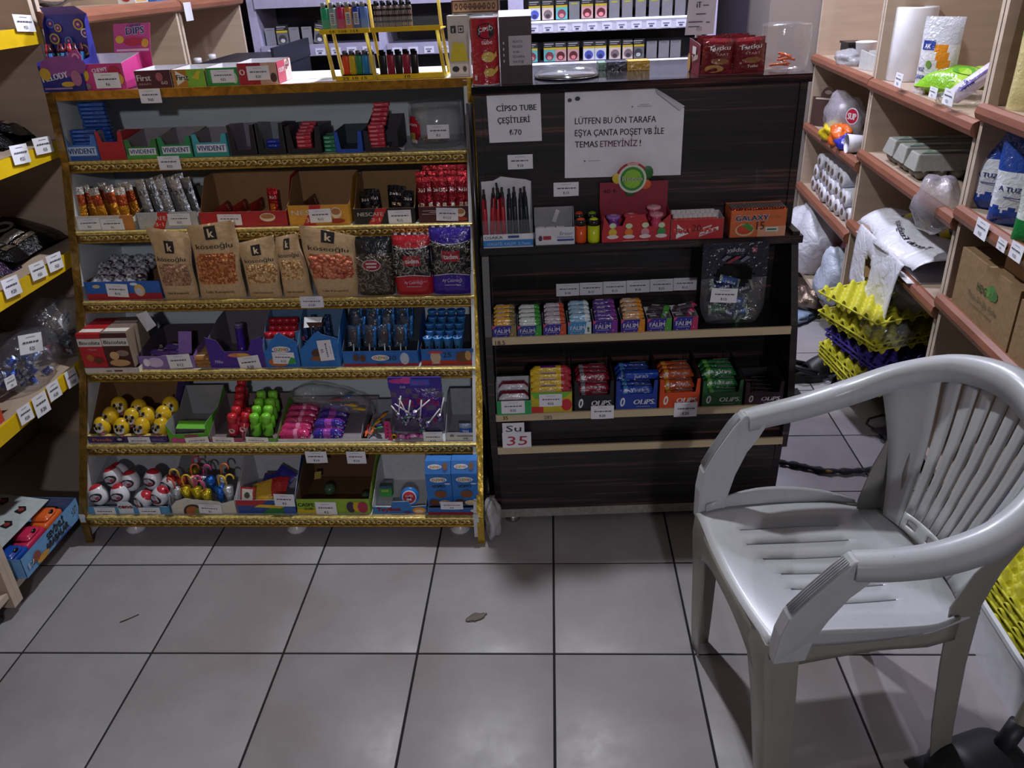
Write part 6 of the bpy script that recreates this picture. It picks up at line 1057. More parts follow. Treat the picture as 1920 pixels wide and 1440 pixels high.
for k in range(9): f.ell(.1+.1*k, .5, .035, .28, '#4a2a1c', 8); f.ell(.1+.1*k, .5, .015, .14, '#c49c70', 6)
f.rect(.25, .44, .75, .56, '#6a4430'); o = tag(m.build('carved_box', 'card'), 'brown box with carved lattice print above white display', 'box'); o.location = tuple(P_+ZU*z_); o.rotation_euler.z = RK.psi
t = thing('box_stand', 'pale stand carrying the carved lattice box', 'stand', loc(P_, RK, 0, .005), RK.psi); m = MB(); m.box(.004, .014, 0, .05, 0, z_, '#b9b6ac'); m.box(w-.014, w-.004, 0, .05, 0, z_, '#b9b6ac'); m.box(.0, w, 0, .05, z_-.004, z_-.0003, '#c4c2b8'); m.build('frame', 'plastic', t)
# ================================================================ on top of the dark counter
def ctop(xl, xr, ytop=None, dy=.02):
    P_, w = place(DC, 2.065+dy, 1.2085, xl, xr); return P_, w, (aty(P_, ZU, ytop) if ytop else 0)
P_, w, h = ctop(886, 938, 30, .005); t = thing('chips_tube', 'red chips tube with clear lid at counter corner', 'snack tube', loc(P_, DC, w/2, w/2), DC.psi); r = w/2; m = MB(); m.lathe([(r, 0), (r, .004), (r*.985, .006), (r*.985, h-.006), (r, h-.004)], None, 28, cols=['#b9bcc4', '#a81c30', '#a81c30', '#b9bcc4']); m.build('can', 'film', t); m = MB(); m.lathe([(r*1.02, h-.008), (r*1.02, h), (r*.9, h+.001)], '#c9d0d4', 28); m.build('lid', 'clear_rigid', t)
m = MB(); f = Face(m, lambda x, y, k: V(math.sin((x-.5)*2.4)*(r+.0003+k), -math.cos((x-.5)*2.4)*(r+.0003+k), y*h), 2.4*r, h, lift=.0003)
f.ell(.56, .78, .28, .11, '#241a24', 18); f.text('CiPSO', .36, .77, .06, '#e6e2e6', wd=.42, bold=.012, rot=.12); f.text('tube', .42, .6, .07, '#e6c4c8', wd=.32, bold=.03); f.ell(.6, .42, .2, .075, '#d0b052', 14); f.poly([(.76, .43), (.86, .5), (.88, .42), (.78, .4)], '#d0b052'); f.ell(.62, .2, .17, .06, '#d0b052', 14); f.poly([(.72, .22), (.9, .29), (.9, .22), (.76, .17)], '#d0b052'); f.rect(.16, .09, .25, .16, '#d8c4c8'); m.build('print', 'film', t)
P_, w, h = ctop(940, 999, 32, .03); t = thing('brown_carton', 'dark brown carton with handwritten note on counter', 'box', P_, DC.psi); m = MB(); solid(m, w, .06, h, '#3c2428', top='#c9c8d4', lean=0); m.slab([(0, 0, h), (w, 0, h), (w, .05, h+.012), (0, .05, h+.012)], (0, -.3, 1), .001, '#d0d0dc'); m.build('carton', 'card', t); m = MB(); f = ffront(m, w, h); f.rect(.28, .28, .98, .72, '#b4aeb4')
for k, s_ in enumerate(('ALKOL', 'EKSİK', 've', 'SİGARA', 'SATIŞ')): f.text(s_, .4, .62-.075*k, .035, '#4a444c', wd=.12+.07*len(s_)*.6)
for k in range(4): f.rect(.1, .33+.09*k, .14, .37+.09*k, '#c4b8bc')
m.build('note', 'paper', t)
P_, w, _ = ctop(1003, 1130, None, .05); t = thing('dome_lid', 'clear shallow dome plate lying on the counter', 'plate', loc(P_, DC, w/2, w*.5), DC.psi); r = w/2; m = MB(); m.lathe([(r*.98, .0), (r, .004), (r*.97, .01), (r*.8, .024), (r*.45, .03), (.002, .031)], '#d4dce0', 36); m.build('dome', 'clear_rigid', t); m = MB(); m.lathe([(r*.97, 0), (r*1.0, .0025), (r*.9, .003)], '#1c1c22', 36); m.build('black_rim', 'plastic', t); m = MB(); m.lathe([(.001, .004), (r*.86, .0045), (r*.88, .005)], '#b9bcc4', 30); m.build('silver_base', 'metal', t)
def smallbox(xl, xr, yt, dy, c, c2, label):
    P_, w, h = ctop(xl, xr, yt, dy); m = MB(); solid(m, w, .055, h, c, top=c2); f = ffront(m, w, h); f.rect(.05, .7, .95, .9, c2); o = tag(m.build('cigarette_box', 'film'), label, 'box'); o.location = tuple(P_); o.rotation_euler.z = DC.psi
smallbox(1138, 1176, 117, .22, '#1c1a28', '#4a4a60', 'black flat box behind the dome plate'); smallbox(1178, 1218, 115, .20, '#c49a34', '#d9b456', 'gold flat box behind the dome plate'); smallbox(1122, 1137, 118, .24, '#6a8a7c', '#8cae9c', 'green tinted flat box half hidden by dome')
# biscuit box
P_, w, h = ctop(1310, 1432, 82, .02); hs = h; t = thing('biscuit_display', 'dark red biscuit display box with two packets in front', 'display box', P_, DC.psi); d = .13; x0 = -.035; m = MB(); tray(m, w, d, h*.35, h*1.05, '#6a1420', '#4a1a20', side=[(d, h*1.05), (d*.3, h*1.0), (0, h*.95)], cb='#8c2a34'); m.box(-.02, 0, .0, .02, 0, h, '#6a1420') if False else None; m.build('carton', 'card', t)
m = MB(); f = flat(m, (-.0015, d, 0), (0, -d, 0), (0, 0, h)); f.rect(.4, .62, .72, .86, '#c9c4c4'); f.text('Tutku', .4, .35, .22, '#d9ccc4', wd=.5, bold=.05, rot=.2); f.ell(.15, .3, .14, .3, '#b08a4c'); m.build('print', 'card', t)
for k, x in enumerate((.0, .5)):
    m = MB(); f = pillow(m, w*.48, h*1.06, .03, colf=lambda u, v: '#6e141f' if .05 < v < .93 else '#8c3038', nu=8, nv=10, crimp=.05); f.text('Tutku', .14, .66, .13, '#e0d8d8', wd=.72, bold=.04, shear=.1, rot=.05); f.text('TART', .42, .52, .07, '#d9a8a4', wd=.4, bold=.03); f.ell(.55, .36, .3, .09, '#8c5a34', 14); f.ell(.4, .14, .3, .12, '#c49a5c', 14) if k == 0 else f.text('Tutku', .4, .15, .09, '#d9d0d0', wd=.34, bold=.03)
    o = tag(m.build('biscuit_packet', 'film'), ('left' if k == 0 else 'right')+' dark red biscuit packet at front of display box', 'biscuit'); o.location = tuple(loc(P_, DC, w*(.25+x), -.004, .006)); o.rotation_euler = (-.03, .04*(1-2*k), DC.psi)
for k in range(4):
    m = MB(); pillow(m, w*.46, h*1.04, .024, '#5c121c', nu=6, nv=8); o = tag(m.build('biscuit_packet', 'film'), f'dark red biscuit packet behind the front pair, {ORD[k]} row', 'biscuit', 'rear biscuit packets'); o.location = tuple(loc(P_, DC, w*(.3+.4*(k % 2)), .04+.024*k, .008)); o.rotation_euler = (-.12, random.uniform(-.05, .05), DC.psi)
# jar with orange sticks
P_, w, h = ctop(1437, 1528, 48, .03); t = thing('plastic_jar', 'tall clear plastic jar with orange pieces on counter', 'jar', loc(P_, DC, w/2, w/2), DC.psi); r = w/2; m = MB(); m.lathe([(r*.9, 0), (r*.93, .004), (r*.99, h*.5), (r, h-.008), (r*1.03, h-.004), (r*1.0, h)], '#d4d4e0', 32); m.build('jar_body', 'clear_rigid', t); m = MB(); f = Face(m, lambda x, y, k: V(math.sin((x-.5)*1.6+.3)*(r*.985+k), -math.cos((x-.5)*1.6+.3)*(r*.985+k), h*y), 1.6*r, h); f.ell(.5, .72, .07, .12, '#b9b9c8', 14); f.ell(.5, .72, .05, .1, '#d4d4e0', 14); f.rect(.38, .46, .64, .52, '#8a8a9c'); f.rect(.42, .28, .62, .36, '#8a8a9c'); m.build('engraving', 'clear_rigid', t)
gm = []
for k in range(6):
    m = MB(); m.tube([(-.024, 0, 0), (0, 0, .003), (.024, 0, 0)], [.0025, .0032, .0025], '#d9602a', 6); m.tube([(.018, -.006, .002), (.018, .006, .002)], .0022, '#d9602a', 5); o = m.build('orange_fork', 'plastic'); a = random.uniform(0, 3); o.location = tuple(loc(P_, DC, w/2+random.uniform(-.01, .01), w/2+random.uniform(-.012, .012), .009+.005*k)); o.rotation_euler = (0, random.uniform(-.15, .15), a); gm.append(tag(o, 'orange plastic fork inside tall clear jar', 'fork', 'orange forks'))
number(gm)
m = MB(); q0 = ony(1284, 66, 2.38); m.slab([(0, 0, 0), (.077, 0, 0), (.082, .01, .092), (.008, .01, .096)], (0, -1, 0), .0008, '#d9dae6'); f = flat(m, (0, 0, 0), (.077, 0, 0), (0, .01, .094)); f.text('iT', .38, .7, .16, '#1c1c3a', wd=.16, bold=.04); f.rect(.6, .74, .8, .77, '#6a6a84'); f.rect(.36, .52, .7, .55, '#5a5a74'); f.rect(.1, .32, .6, .35, '#5a5a74'); f.rect(.1, .2, .5, .225, '#5a5a74'); f.rect(.72, .3, .85, .33, '#5a5a74'); t = thing('notice_card', 'white notice card with blue logo behind biscuit box', 'notice', q0+V(0, 0, 0), DC.psi); m.build('sheet', 'paper', t); z_ = q0[2]-1.2085; m = MB(); m.box(.03, .045, .001, .012, -z_, .02, '#b9bac4'); m.build('holder', 'plastic', t)
# ---- cigarette packs in the cabinet
def pack(x, z, top_c, pic, label, y=.03, tilt=0., full=True):
    o = thing('cigarette_pack', label, 'cigarettes', (x, CY+y, z+.0042), 0, 'cigarette packs'); m = MB(); m.box(-.0275, .0275, 0, .022, 0, .088, '#26242c'); m.build('carton', 'card', o); m = MB(); f = flat(m, (-.0275, 0, 0), (.055, 0, 0), (0, 0, .088)); f.rect(.08, .88, .85, .92, '#b9b9c8'); f.rect(.08, .78, .7, .82, '#9a9aaa'); f.rect(.02, .62, .98, .72, top_c); f.rect(.02, .04, .98, .62, pic[0]); f.ell(.5, .3, .36, .22, pic[1]); f.ell(.5, .22, .2, .1, pic[2]); m.build('print', 'card', o); o.rotation_euler.y = tilt
PIC = {'a': ('#5fb4bc', '#7c3a4c', '#c4848c'), 'b': ('#c49aa0', '#5a1c28', '#d9808c'), 'c': ('#d4d8ec', '#4a5cc0', '#2a2c6c'), 'd': ('#d4c4c0', '#7a6a74', '#3a343c'), 'e': ('#6a6c74', '#3a3a40', '#b9bcc4')}
k = 0
for px, z, p in ((997, 1.055, 'a'), (1030, 1.055, 'a'), (1051, 1.055, 'b'), (1075, 1.055, 'b'), (1104, 1.055, 'c'), (1126, 1.055, 'c'), (1153, 1.055, 'd'), (1178, 1.055, 'd'), (1197, 1.055, 'e'), (1002, 1.235, 'c'), (1027, 1.235, 'd'), (1053, 1.235, 'a'), (1101, 1.235, 'b'), (1127, 1.235, 'b')):
    q = ony(px, 90 if z < 1.1 else 10, CY+.03); pack(q[0], z, '#c9b42a', PIC[p], f'cigarette pack on {"lower" if z < 1.1 else "upper"} lit rail, {ORD[k if z < 1.1 else k-9]} from left'); k += 1
for px, z, lab in ((527, 1.175, 'cigarette pack beside grey pushers, left cabinet section'), (595, 1.175, 'tilted cigarette pack beside yellow lighter stand')): q = ony(px, 50, CY+.03); pack(q[0], z, '#c9b42a', PIC['e'], lab, tilt=0 if px < 560 else .18)
for px, lab in ((554, 'cigarette pack peeking over rack top beside red box'), (580, 'second cigarette pack peeking over rack top')): q = ony(px, 120, CY+.03); pack(q[0], .96, '#c9b42a', PIC['e'], lab)
def pusher(x, z, label, c='#8f8f9c'):
    m = MB(); m.box(-.024, .024, 0, .004, 0, .075, c); m.box(-.004, .004, .004, .1, 0, .01, c); f = flat(m, (-.024, 0, 0), (.048, 0, 0), (0, 0, .075)); f.rect(.2, .85, .8, .93, '#b9bc4a' if z > 1.2 else '#7c7c88'); o = tag(m.build('pack_pusher', 'plastic'), label, 'shelf pusher', 'grey pack pushers'); o.location = (x, CY+.05, z+.0042); return o
gm = [pusher(ony(px, 60, CY+.05)[0], z, 'empty grey pack pusher in the cigarette cabinet') for px, z in ((506, 1.175), (551, 1.175), (575, 1.175), (605, .96), (1223, 1.055), (1246, 1.055), (1268, 1.055), (1077, 1.235), (1151, 1.235), (1175, 1.235), (1200, 1.235), (1225, 1.235), (1249, 1.235), (1273, 1.235))]
number(gm)
m = MB(); q = ony(435, 120, 3.2); m.box(-.16, .16, 0, .5, -.02, 0, '#1c1e2c'); m.box(-.16, -.14, 0, .5, -q[2], -.02, '#1c1e2c'); m.box(.14, .16, 0, .5, -q[2], -.02, '#1c1e2c'); m.box(.155, .165, 0, .5, -.02, .05, '#1c1e2c'); o = tag(m.build('desk_end', 'melamine'), 'dark blue end of desk behind the counter', 'desk'); o.location = (q[0], 3.2, q[2]+.0); o.name = 'rear_desk'
# things on the far left shelving behind the rack
for k, (px, py, y, lab) in enumerate(((370, 110, 3.45, 'white plastic bottle on shelf behind rack, left one'), (398, 108, 3.6, 'white plastic bottle on shelf behind rack, right one'))):
    q = onx(px, py, -1.52); t = thing('small_bottle', lab, 'bottle', (-1.52, q[1], 1.0805)); m = MB(); m.lathe([(.028, 0), (.03, .004), (.03, .05), (.016, .062), (.014, .07)], '#b9bac4', 16); m.build('body', 'plastic', t); m = MB(); m.lathe([(.017, .07), (.017, .09), (.01, .092)], '#d4d4dc', 14); m.build('cap', 'plastic', t)
q = onx(218, 12, -1.52); m = MB(); m.box(-.03, .03, -.05, .05, 0, .10, '#b9bac0', front='#d4d0cc'); f = flat(m, (-.03, -.05, 0), (.06, 0, 0), (0, 0, .1)); f.ell(.5, .4, .4, .3, '#a82430'); f.text('Sustah', .5, .35, .16, '#e6dcd8', wd=.7, al='c', bold=.04); f = flat(m, (.0301, -.05, 0), (0, .1, 0), (0, 0, .1)); f.poly([(.1, .1), (.9, .1), (.75, .9), (.3, .9)], '#c9a43a'); f.ell(.5, .5, .32, .22, '#a82430'); f.text('Sustah', .5, .45, .13, '#e6dcd8', wd=.5, al='c', bold=.04); o = tag(m.build('tea_box', 'card'), 'white box with red oval logo on orange lipped shelf', 'box'); o.location = (-1.455, q[1], 1.4005)
q = onx(265, 6, -1.52); m = MB(); m.box(-.03, .03, -.08, .08, 0, .06, '#2c6cc0'); f = flat(m, (.0301, -.08, 0), (0, .16, 0), (0, 0, .06)); f.rect(.2, .3, .6, .7, '#c9d0e0'); f.rect(.75, .2, .95, .9, '#1c3c84'); o = tag(m.build('blue_pack', 'film'), 'blue pack on orange lipped shelf behind rack', 'packet'); o.location = (-1.455, q[1], 1.4005)
m = MB(); q = onx(353, 15, LX-.004+.03); m.box(-.001, 0, -.035, .035, -.045, .02, '#cfd0da'); o = tag(m.build('price_tag', 'paper'), 'white tag on orange lip, nearest cigarette cabinet', 'price tag'); o.location = (LX+.024, q[1], q[2])
m = MB(); m.grid(lambda u, v: V(.12*u-.06, .22*v-.11, .03+.02*math.sin(5*u+3*v)*math.sin(3.1*v)), 8, 10, '#2a2a30'); o = tag(m.build('black_sack', 'film', solid=.002), 'dark plastic sack on top shelf above blue candy box', 'plastic bag'); o.location = (-1.5, 2.6, 1.395)
# ================================================================ goods on the side shelving
from mathutils import noise as mn
FL = Fr(LX, math.pi/2)
def crumple(name, label, cat, c, size, col, mt='white_bag', seed=0, amp=.18, fr=9., n=(26, 16), rz=0., group=None, colf=None, flatb=True):
    m = MB(); rnd = V(seed*3.1, seed*1.7, seed*.9)
    def q(u, v):
        ph = math.pi*v; th = 2*math.pi*u; d = V(math.sin(ph)*math.cos(th), math.sin(ph)*math.sin(th), math.cos(ph)); k = 1+amp*2*(mn.noise(Vector(d*1.6+rnd)))+amp*.9*abs(mn.noise(Vector(d*fr*.5+rnd)))-amp*.5*abs(mn.noise(Vector(d*fr+rnd)))
        p = d*k*np.array(size)/2
        if flatb: p[2] = max(p[2], -size[2]*.42)
        return p+V(0, 0, size[2]*.42)
    m.grid(q, n[0], n[1], col, colf); o = m.build(name, mt, weld=True); o.location = tuple(map(float, c)); o.rotation_euler.z = rz; return tag(o, label, cat, group)
# ---- left wall: tags on the yellow edges
for r, l, p, z in (((28, 29, 63, 58), 'white tag on topmost yellow shelf edge', '₺25', 0), ((22, 272, 55, 306), 'white tag on second yellow edge, near handwritten five', '₺25', 0), ((64, 258, 99, 287), 'white tag at far end of second yellow edge', '₺25', 0), ((6, 520, 38, 555), 'white tag on third yellow edge, nearest camera', '₺20', 0), ((57, 492, 86, 522), 'white tag in the middle of third yellow edge', '₺20', 0), ((89, 476, 118, 506), 'white tag at far end of third yellow edge', '₺20', 0),
                   ((124, 692, 145, 724), 'white tag at far end of lowest yellow edge', '₺20', 0), ((90, 716, 113, 748), 'white tag on lowest yellow edge, second from far end', '₺20', 0), ((64, 738, 91, 778), 'white tag on lowest yellow edge, third from far end', '₺20', 0), ((35, 760, 60, 792), 'white tag on lowest yellow edge, nearest camera', '₺20', 0)): ptag(FL, -.008, r, l, p, rot=.08, lean=-.06)
# black snack packs
def snack(c, size, col, label, seed, rot, stripe=None):
    m = MB(); f = pillow(m, size[0], size[1], size[2], colf=lambda u, v: stripe if stripe and .35 < v < .5 and .1 < u < .6 else col, nu=10, nv=12); 
    if stripe: f.ell(.5, .65, .25, .12, '#b9b4b0'); f.rect(.2, .2, .7, .28, '#8a7a6a', 4)
    o = tag(m.build('snack_pack', 'foil'), label, 'snack'); o.location = tuple(map(float, c)); o.rotation_euler = rot; return o
for k, (px, py, z, st, lab) in enumerate(((8, 262, 1.075, '#8c7a2a', 'black and gold snack pack lying on second shelf, nearest'), (30, 255, 1.08, '#8a7a3a', 'black snack pack with yellow stripe on second shelf'), (52, 248, 1.09, '#6a6460', 'black and silver snack pack lying in the second shelf middle'), (78, 244, 1.08, None, 'plain black snack pack on second shelf, farthest'), (35, 225, 1.11, None, 'black sack slumped at back of second shelf'))):
    q = onx(px, py, -1.50 if k < 4 else -1.6); snack((q[0], q[1], z), (.15, .20, .05), '#17161a', lab, k, (-1.25, .15*(-1)**k, math.pi/2+.3*(k % 3-1)), st)
for k, (px, py, z, c, st, lab) in enumerate(((6, 500, .775, '#3a2a44', '#c9c4d8', 'purple black snack pack on third shelf, nearest'), (22, 495, .78, '#2a221e', '#a8845c', 'black snack pack with tan bread print on third shelf'), (48, 480, .785, '#1c1a1c', '#b9b4b0', 'black and white lettered snack pack on third shelf'), (78, 468, .79, '#1a181a', '#b9b4b0', 'black snack pack with silver letters, third shelf middle'), (108, 458, .79, '#17161a', None, 'plain black snack pack at far end of third shelf'))):
    q = onx(px, py, -1.49); snack((q[0], q[1], z), (.15, .19, .05), c, lab, k+7, (-1.25, .15*(-1)**k, math.pi/2+.25*(k % 3-1)), st)
# bags of candy on the lowest yellow shelf
def candy_pile(cx, cy, cz, n, cols, label, grp, sp):
    out = []
    for k in range(n):
        m = MB(); c = cols[k % len(cols)]; pillow(m, .034, .02, .014, colf=lambda u, v: c if .15 < u < .85 else '#b9c4dc', nu=6, nv=4); o = m.build('wrapped_candy', 'foil'); a = random.uniform(0, 6.28); q = math.sqrt(random.random())
        o.location = (cx+sp[0]*q*math.cos(a), cy+sp[1]*q*math.sin(a), cz+.004+random.random()*sp[2]*(1-.5*q)); o.rotation_euler = (random.uniform(-1, 1), random.uniform(-1, 1), a); out.append(tag(o, label, 'candy', grp))
    number(out)
q = onx(45, 690, -1.50)
candy_pile(-1.50, q[1], .4685, 34, ('#1c3c94', '#2c50b0', '#8fa4d4'), 'blue wrapped candy in clear bag on left shelf', 'blue candies in clear bag', (.05, .085, .09))
crumple('clear_bag', 'clear bag of blue wrapped candies on lowest yellow shelf', 'plastic bag', (-1.50, q[1], .469), (.17, .24, .17), '#b9bccc', 'clear', 3, .12)
q2 = onx(112, 640, -1.50)
candy_pile(-1.50, q2[1], .4685, 22, ('#8c2430', '#2c4a34', '#3a2a1c', '#6a6c70'), 'dark red or green candy in farther clear bag', 'dark candies in clear bag', (.045, .07, .07))
crumple('clear_bag', 'clear bag of dark candies at far end of yellow shelf', 'plastic bag', (-1.50, q2[1], .469), (.17, .2, .2), '#b9bccc', 'clear', 5, .14)
ptag(FL, .012, (36, 626, 80, 662), 'tilted white tag on bag of blue candies', '₺25', rot=.3); ptag(FL, .03, (111, 585, 134, 612), 'tilted white tag on bag of dark candies', '₺25', rot=-.4)
t = thing('gum_box', 'orange and green gum box at near end of yellow shelf', 'display box', (-1.432, 1.60, .4685), math.pi/2); m = MB(); solid(m, .16, .06, .075, '#c4442c', top='#8a8a90'); m.build('carton', 'card', t); m = MB(); f = ffront(m, .16, .075); f.poly([(.3, 0), (.7, 0), (1, .9), (.6, .8)], '#3a8c3c'); f.poly([(0, 0), (.5, .1), (.2, .6)], '#d9622a'); f.text('First', .12, .4, .3, '#1c1c20', wd=.4, bold=.05); m.build('print', 'card', t)
ptag(FL, .008, (10, 705, 30, 728), 'white tag on orange and green gum box', '₺5', rot=.1)
# toy car box on the bottom shelf
A = onx(53, 1091, -1.40); B = onx(152, 965, -1.40); L_ = B[1]-A[1]; zb = .0825
t = thing('toy_car_box', 'pale blue open box of toy cars on bottom shelf', 'toy box', (-1.398, A[1], zb), math.pi/2); m = MB(); d = .30; tray(m, L_, d, .062, .07, '#6a9ccc', '#4a74a8', side=[(d, .07), (0, .062)]); m.build('carton', 'card', t)
m = MB(); f = ffront(m, L_, .062); f.text('SEVİMLİ', .42, .56, .3, '#1c1c24', wd=.3, bold=.075); f.text('SEVİMLİ', .42, .56, .3, '#e0e2e8', wd=.3, bold=.006); f.text('ARABALAR', .36, .2, .3, '#1c1c24', wd=.4, bold=.075); f.text('ARABALAR', .36, .2, .3, '#e0e2e8', wd=.4, bold=.006); f.rect(.5, .06, .78, .13, '#3a4a94'); f.ell(.28, .2, .1, .16, '#c9943a'); f.ell(.2, .5, .06, .22, '#8c4a3c'); f.text('12', .06, .3, .3, '#e0e2e8', wd=.09, bold=.05); f.text('5T', .87, .5, .3, '#e0e0e4', wd=.07, bold=.06); f.text('5T', .87, .5, .3, '#5a2a24', wd=.07, bold=.01); m.build('print', 'card', t)
m = MB(); m.slab([(L_*.1, .075, .068), (L_*.94, .07, .068), (L_*.98, d-.06, .085), (L_*.06, d-.06, .085)], (0, -.1, 1), .0015, '#b4bcc0'); f = flat(m, (L_*.08, .078, .0685), (L_*.86, 0, 0), (0, d-.145, .0162))
for q in ((.2, .25), (.48, .25), (.76, .25), (.3, .68), (.6, .68), (.88, .68)):
    f.poly([(q[0]-.07, q[1]-.05), (q[0]-.04, q[1]+.09), (q[0]+.02, q[1]+.05), (q[0]+.06, q[1]+.1), (q[0]+.07, q[1]-.03), (q[0], q[1]-.1)], '#1c1416'); f.ell(q[0], q[1], .035, .05, '#8c3434')
m.build('cutout_card', 'card', t)
for k, (x, y, z, c, n_) in enumerate(((.25, .2, .09, '#d9b81e', 'yellow'), (.52, .24, .1, '#d92e60', 'pink'), (.82, .075, .014, '#d9622a', 'orange'), (.2, .075, .014, '#1c4aa8', 'blue'), (.5, .075, .014, '#c42c54', 'crimson'))):
    o = thing('toy_car', f'{n_} toy car in the pale blue box', 'toy', (-1.398-y, A[1]+L_*x, zb+z-.012), math.pi/2+(.3*k if k < 2 else 0)); m = MB(); m.bevbox(-.045, .045, -.028, .028, .006, .03, .009, c); m.bevbox(-.028, .028, -.024, .024, .028, .046, .009, c); m.build('body', 'plastic', o); m = MB(); m.ellipsoid((.005, -.02, .042), (.012, .004, .007), '#2a1a1c', 10, 6); m.build('window', 'plastic', o)
    for sx_ in (-.027, .027):
        for sy_ in (-.026, .026): m = MB(); m.lathe([(.004, -.004), (.009, -.004), (.009, .004), (.004, .004)], '#1c1c1e', 12, (sx_, sy_, .009), axis='y'); m.build('wheel', 'rubber', o)
# ================================================================ right shelving
RA = -(math.pi/2+.05)
FRr = Fr(RXF, RA)
def rx(y, d=0.): return RXF+RXB*y+d            # x of a point d behind the shelf front
def rpt(px, py, d): return onpl(px, py, V(rx(0)+d, 0, 0), V(1, -RXB, 0))
for r, l in (((1678, 138, 1692, 162), 'white tag on middle orange shelf lip below paper towel'), ((1742, 164, 1757, 183), 'torn white tag on orange lip below green wipes'), ((1768, 168, 1788, 196), 'white tag on orange lip below purple rolls'), ((1828, 413, 1853, 446), 'white tag on orange lip below salt bags'), ((1893, 456, 1918, 488), 'white tag on orange lip at picture edge'), ((1869, 448, 1887, 470), 'torn white sticker on orange lip below salt bags')): ptag(FRr, -.024, r, l, '₺20', lean=-.05)
# paper towel roll
q = rpt(1700, 138, .10); t = thing('paper_towel', 'tall white paper towel roll on orange lipped shelf', 'paper towel', (q[0], q[1], 1.0525)); hh = aty((q[0], q[1], 1.0525), ZU, 12); m = MB(); m.lathe([(.066, 0), (.068, .003), (.068, hh-.003), (.066, hh), (.022, hh), (.022, hh-.02)], '#dfe0e8', 30); m.build('roll', 'paper', t); m = MB(); m.lathe([(.0215, hh-.03), (.0215, hh+.0005), (.019, hh+.0005), (.019, hh-.03)], '#8c6a4c', 20); m.build('core', 'kraft', t)
# sugar bag
q = rpt(1745, 160, .07); t = thing('sugar_bag', 'clear and orange sugar bag with blue logo', 'sugar bag', (q[0], q[1]-.02, 1.0525), -.75); m = MB(); h_ = .225
def sc(u, v):
    if v > .66: return '#c9ccd8'
    if (u > .35+.25*math.sin(v*5) and u < .8+.1*math.sin(v*6)) and v < .66: return '#d98a1e'
    return '#dcdde4'
m2 = MB(); f = pillow(m2, .12, h_, .06, colf=sc, nu=16, nv=20, kind='bag'); f.rect(.1, .58, .42, .7, '#1c3a94', 3, 2); f.text('AK', .16, .6, .06, '#e0e2ee', wd=.16, bold=.04); f.text('TOZ', .06, .3, .055, '#1c2c74', wd=.2, bold=.04); f.text('ŞEKER', .03, .2, .055, '#1c2c74', wd=.28, bold=.04); f.ell(.36, .4, .07, .05, '#7aa84a'); f.rect(.05, .08, .3, .1, '#8c2434', 2); m2.build('bag', 'film', t)
# wipes and rolls
q = rpt(1765, 160, .06); m = MB(); f = pillow(m, .19, .12, .075, colf=lambda u, v: '#7cb81e' if (u < .7) else '#a4cc4a', nu=10, nv=8, crimp=.03); f.text('Sleepy', .08, .4, .18, '#e0ecd0', wd=.34, bold=.04, shear=.15); f.ell(.7, .5, .2, .2, '#5a9c2c'); o = tag(m.build('wipes_pack', 'film'), 'lime green wipes pack lying beside sugar bag', 'wipes'); o.location = (q[0], q[1], 1.078); o.rotation_euler = (-1.25, 0, -1.0)
m = MB(); f = pillow(m, .13, .09, .05, colf=lambda u, v: '#8fbc3a', nu=8, nv=6, crimp=.03); o = tag(m.build('wipes_pack', 'film'), 'second lime green wipes pack behind the first', 'wipes'); o.location = (q[0]+.1, q[1]-.03, 1.085); o.rotation_euler = (-1.1, 0, -.8)
for k, (px, py) in enumerate(((1803, 165), (1818, 170), (1830, 172))):
    q = rpt(px, py, .06+.02*k); m = MB(); m.tube([(0, 0, 0), (0, 0, .01), (0, 0, .13), (0, 0, .14)], [.012, .022, .022, .012], '#c4c0d4', 12); f = Face(m, lambda x, y, k_: V(math.sin((x-.5)*2.4)*(.0224+k_), -math.cos((x-.5)*2.4)*(.0224+k_), .02+.1*y), .05, .1); f.text('sofia', .3, .1, .22, '#3a3484', wd=.8, rot=1.57, bold=.04); f.rect(.1, .05, .2, .95, '#7a6ab0', 1, 3); o = tag(m.build('cotton_roll', 'film'), f'white and purple roll leaning on shelf, {ORD[k]} of three', 'roll'); o.location = (rx(q[1], .03), q[1], 1.07); o.rotation_euler = (.25, .85, .1)
crumple('clear_bag', 'small crumpled clear wrapper below purple rolls', 'plastic bag', rpt(1800, 185, .05)*V(1, 1, 0)+V(0, 0, 1.0525), (.12, .12, .05), '#c9ccd8', 'clear', 8, .2)
# egg cartons
def egg_carton():
    o = thing('egg_carton', '', 'egg carton', group='egg cartons'); m = MB(); L_, W_c, H_ = .29, .10, .05
    v = [(-L_/2, -W_c/2, .028), (L_/2, -W_c/2, .028), (L_/2, W_c/2, .028), (-L_/2, W_c/2, .028), (-L_/2+.012, -W_c/2+.014, .028+H_), (L_/2-.012, -W_c/2+.014, .028+H_), (L_/2-.012, W_c/2-.014, .028+H_), (-L_/2+.012, W_c/2-.014, .028+H_)]
    m.add(v, [(0, 1, 5, 4), (1, 2, 6, 5), (2, 3, 7, 6), (3, 0, 4, 7), (4, 5, 6, 7)], '#9a9b94'); m.build('lid', 'tray_pulp', o, bevel=.004)
    m = MB(); f = flat(m, v[4], np.subtract(v[5], v[4]), np.subtract(v[7], v[4])); f.rect(.03, .08, .97, .92, '#a8b0a8'); f.poly([(.05, .1), (.5, .1), (.7, .9), (.2, .9)], '#7c947c'); f.rect(.05, .1, .95, .22, '#4a4a6c'); f.ell(.4, .6, .2, .2, '#c9ccc4'); f.ell(.75, .55, .1, .2, '#9ca88c'); m.build('label', 'paper', o)
    m = MB()
    for i in range(5):
        for j in (-1, 1): m.lathe([(.012, 0), (.021, .012), (.026, .029)], '#8c8a80', 10, (-L_/2+.032+i*.0565, j*.024, 0))
    m.build('cups', 'tray_pulp', o); return o
e0 = egg_carton()
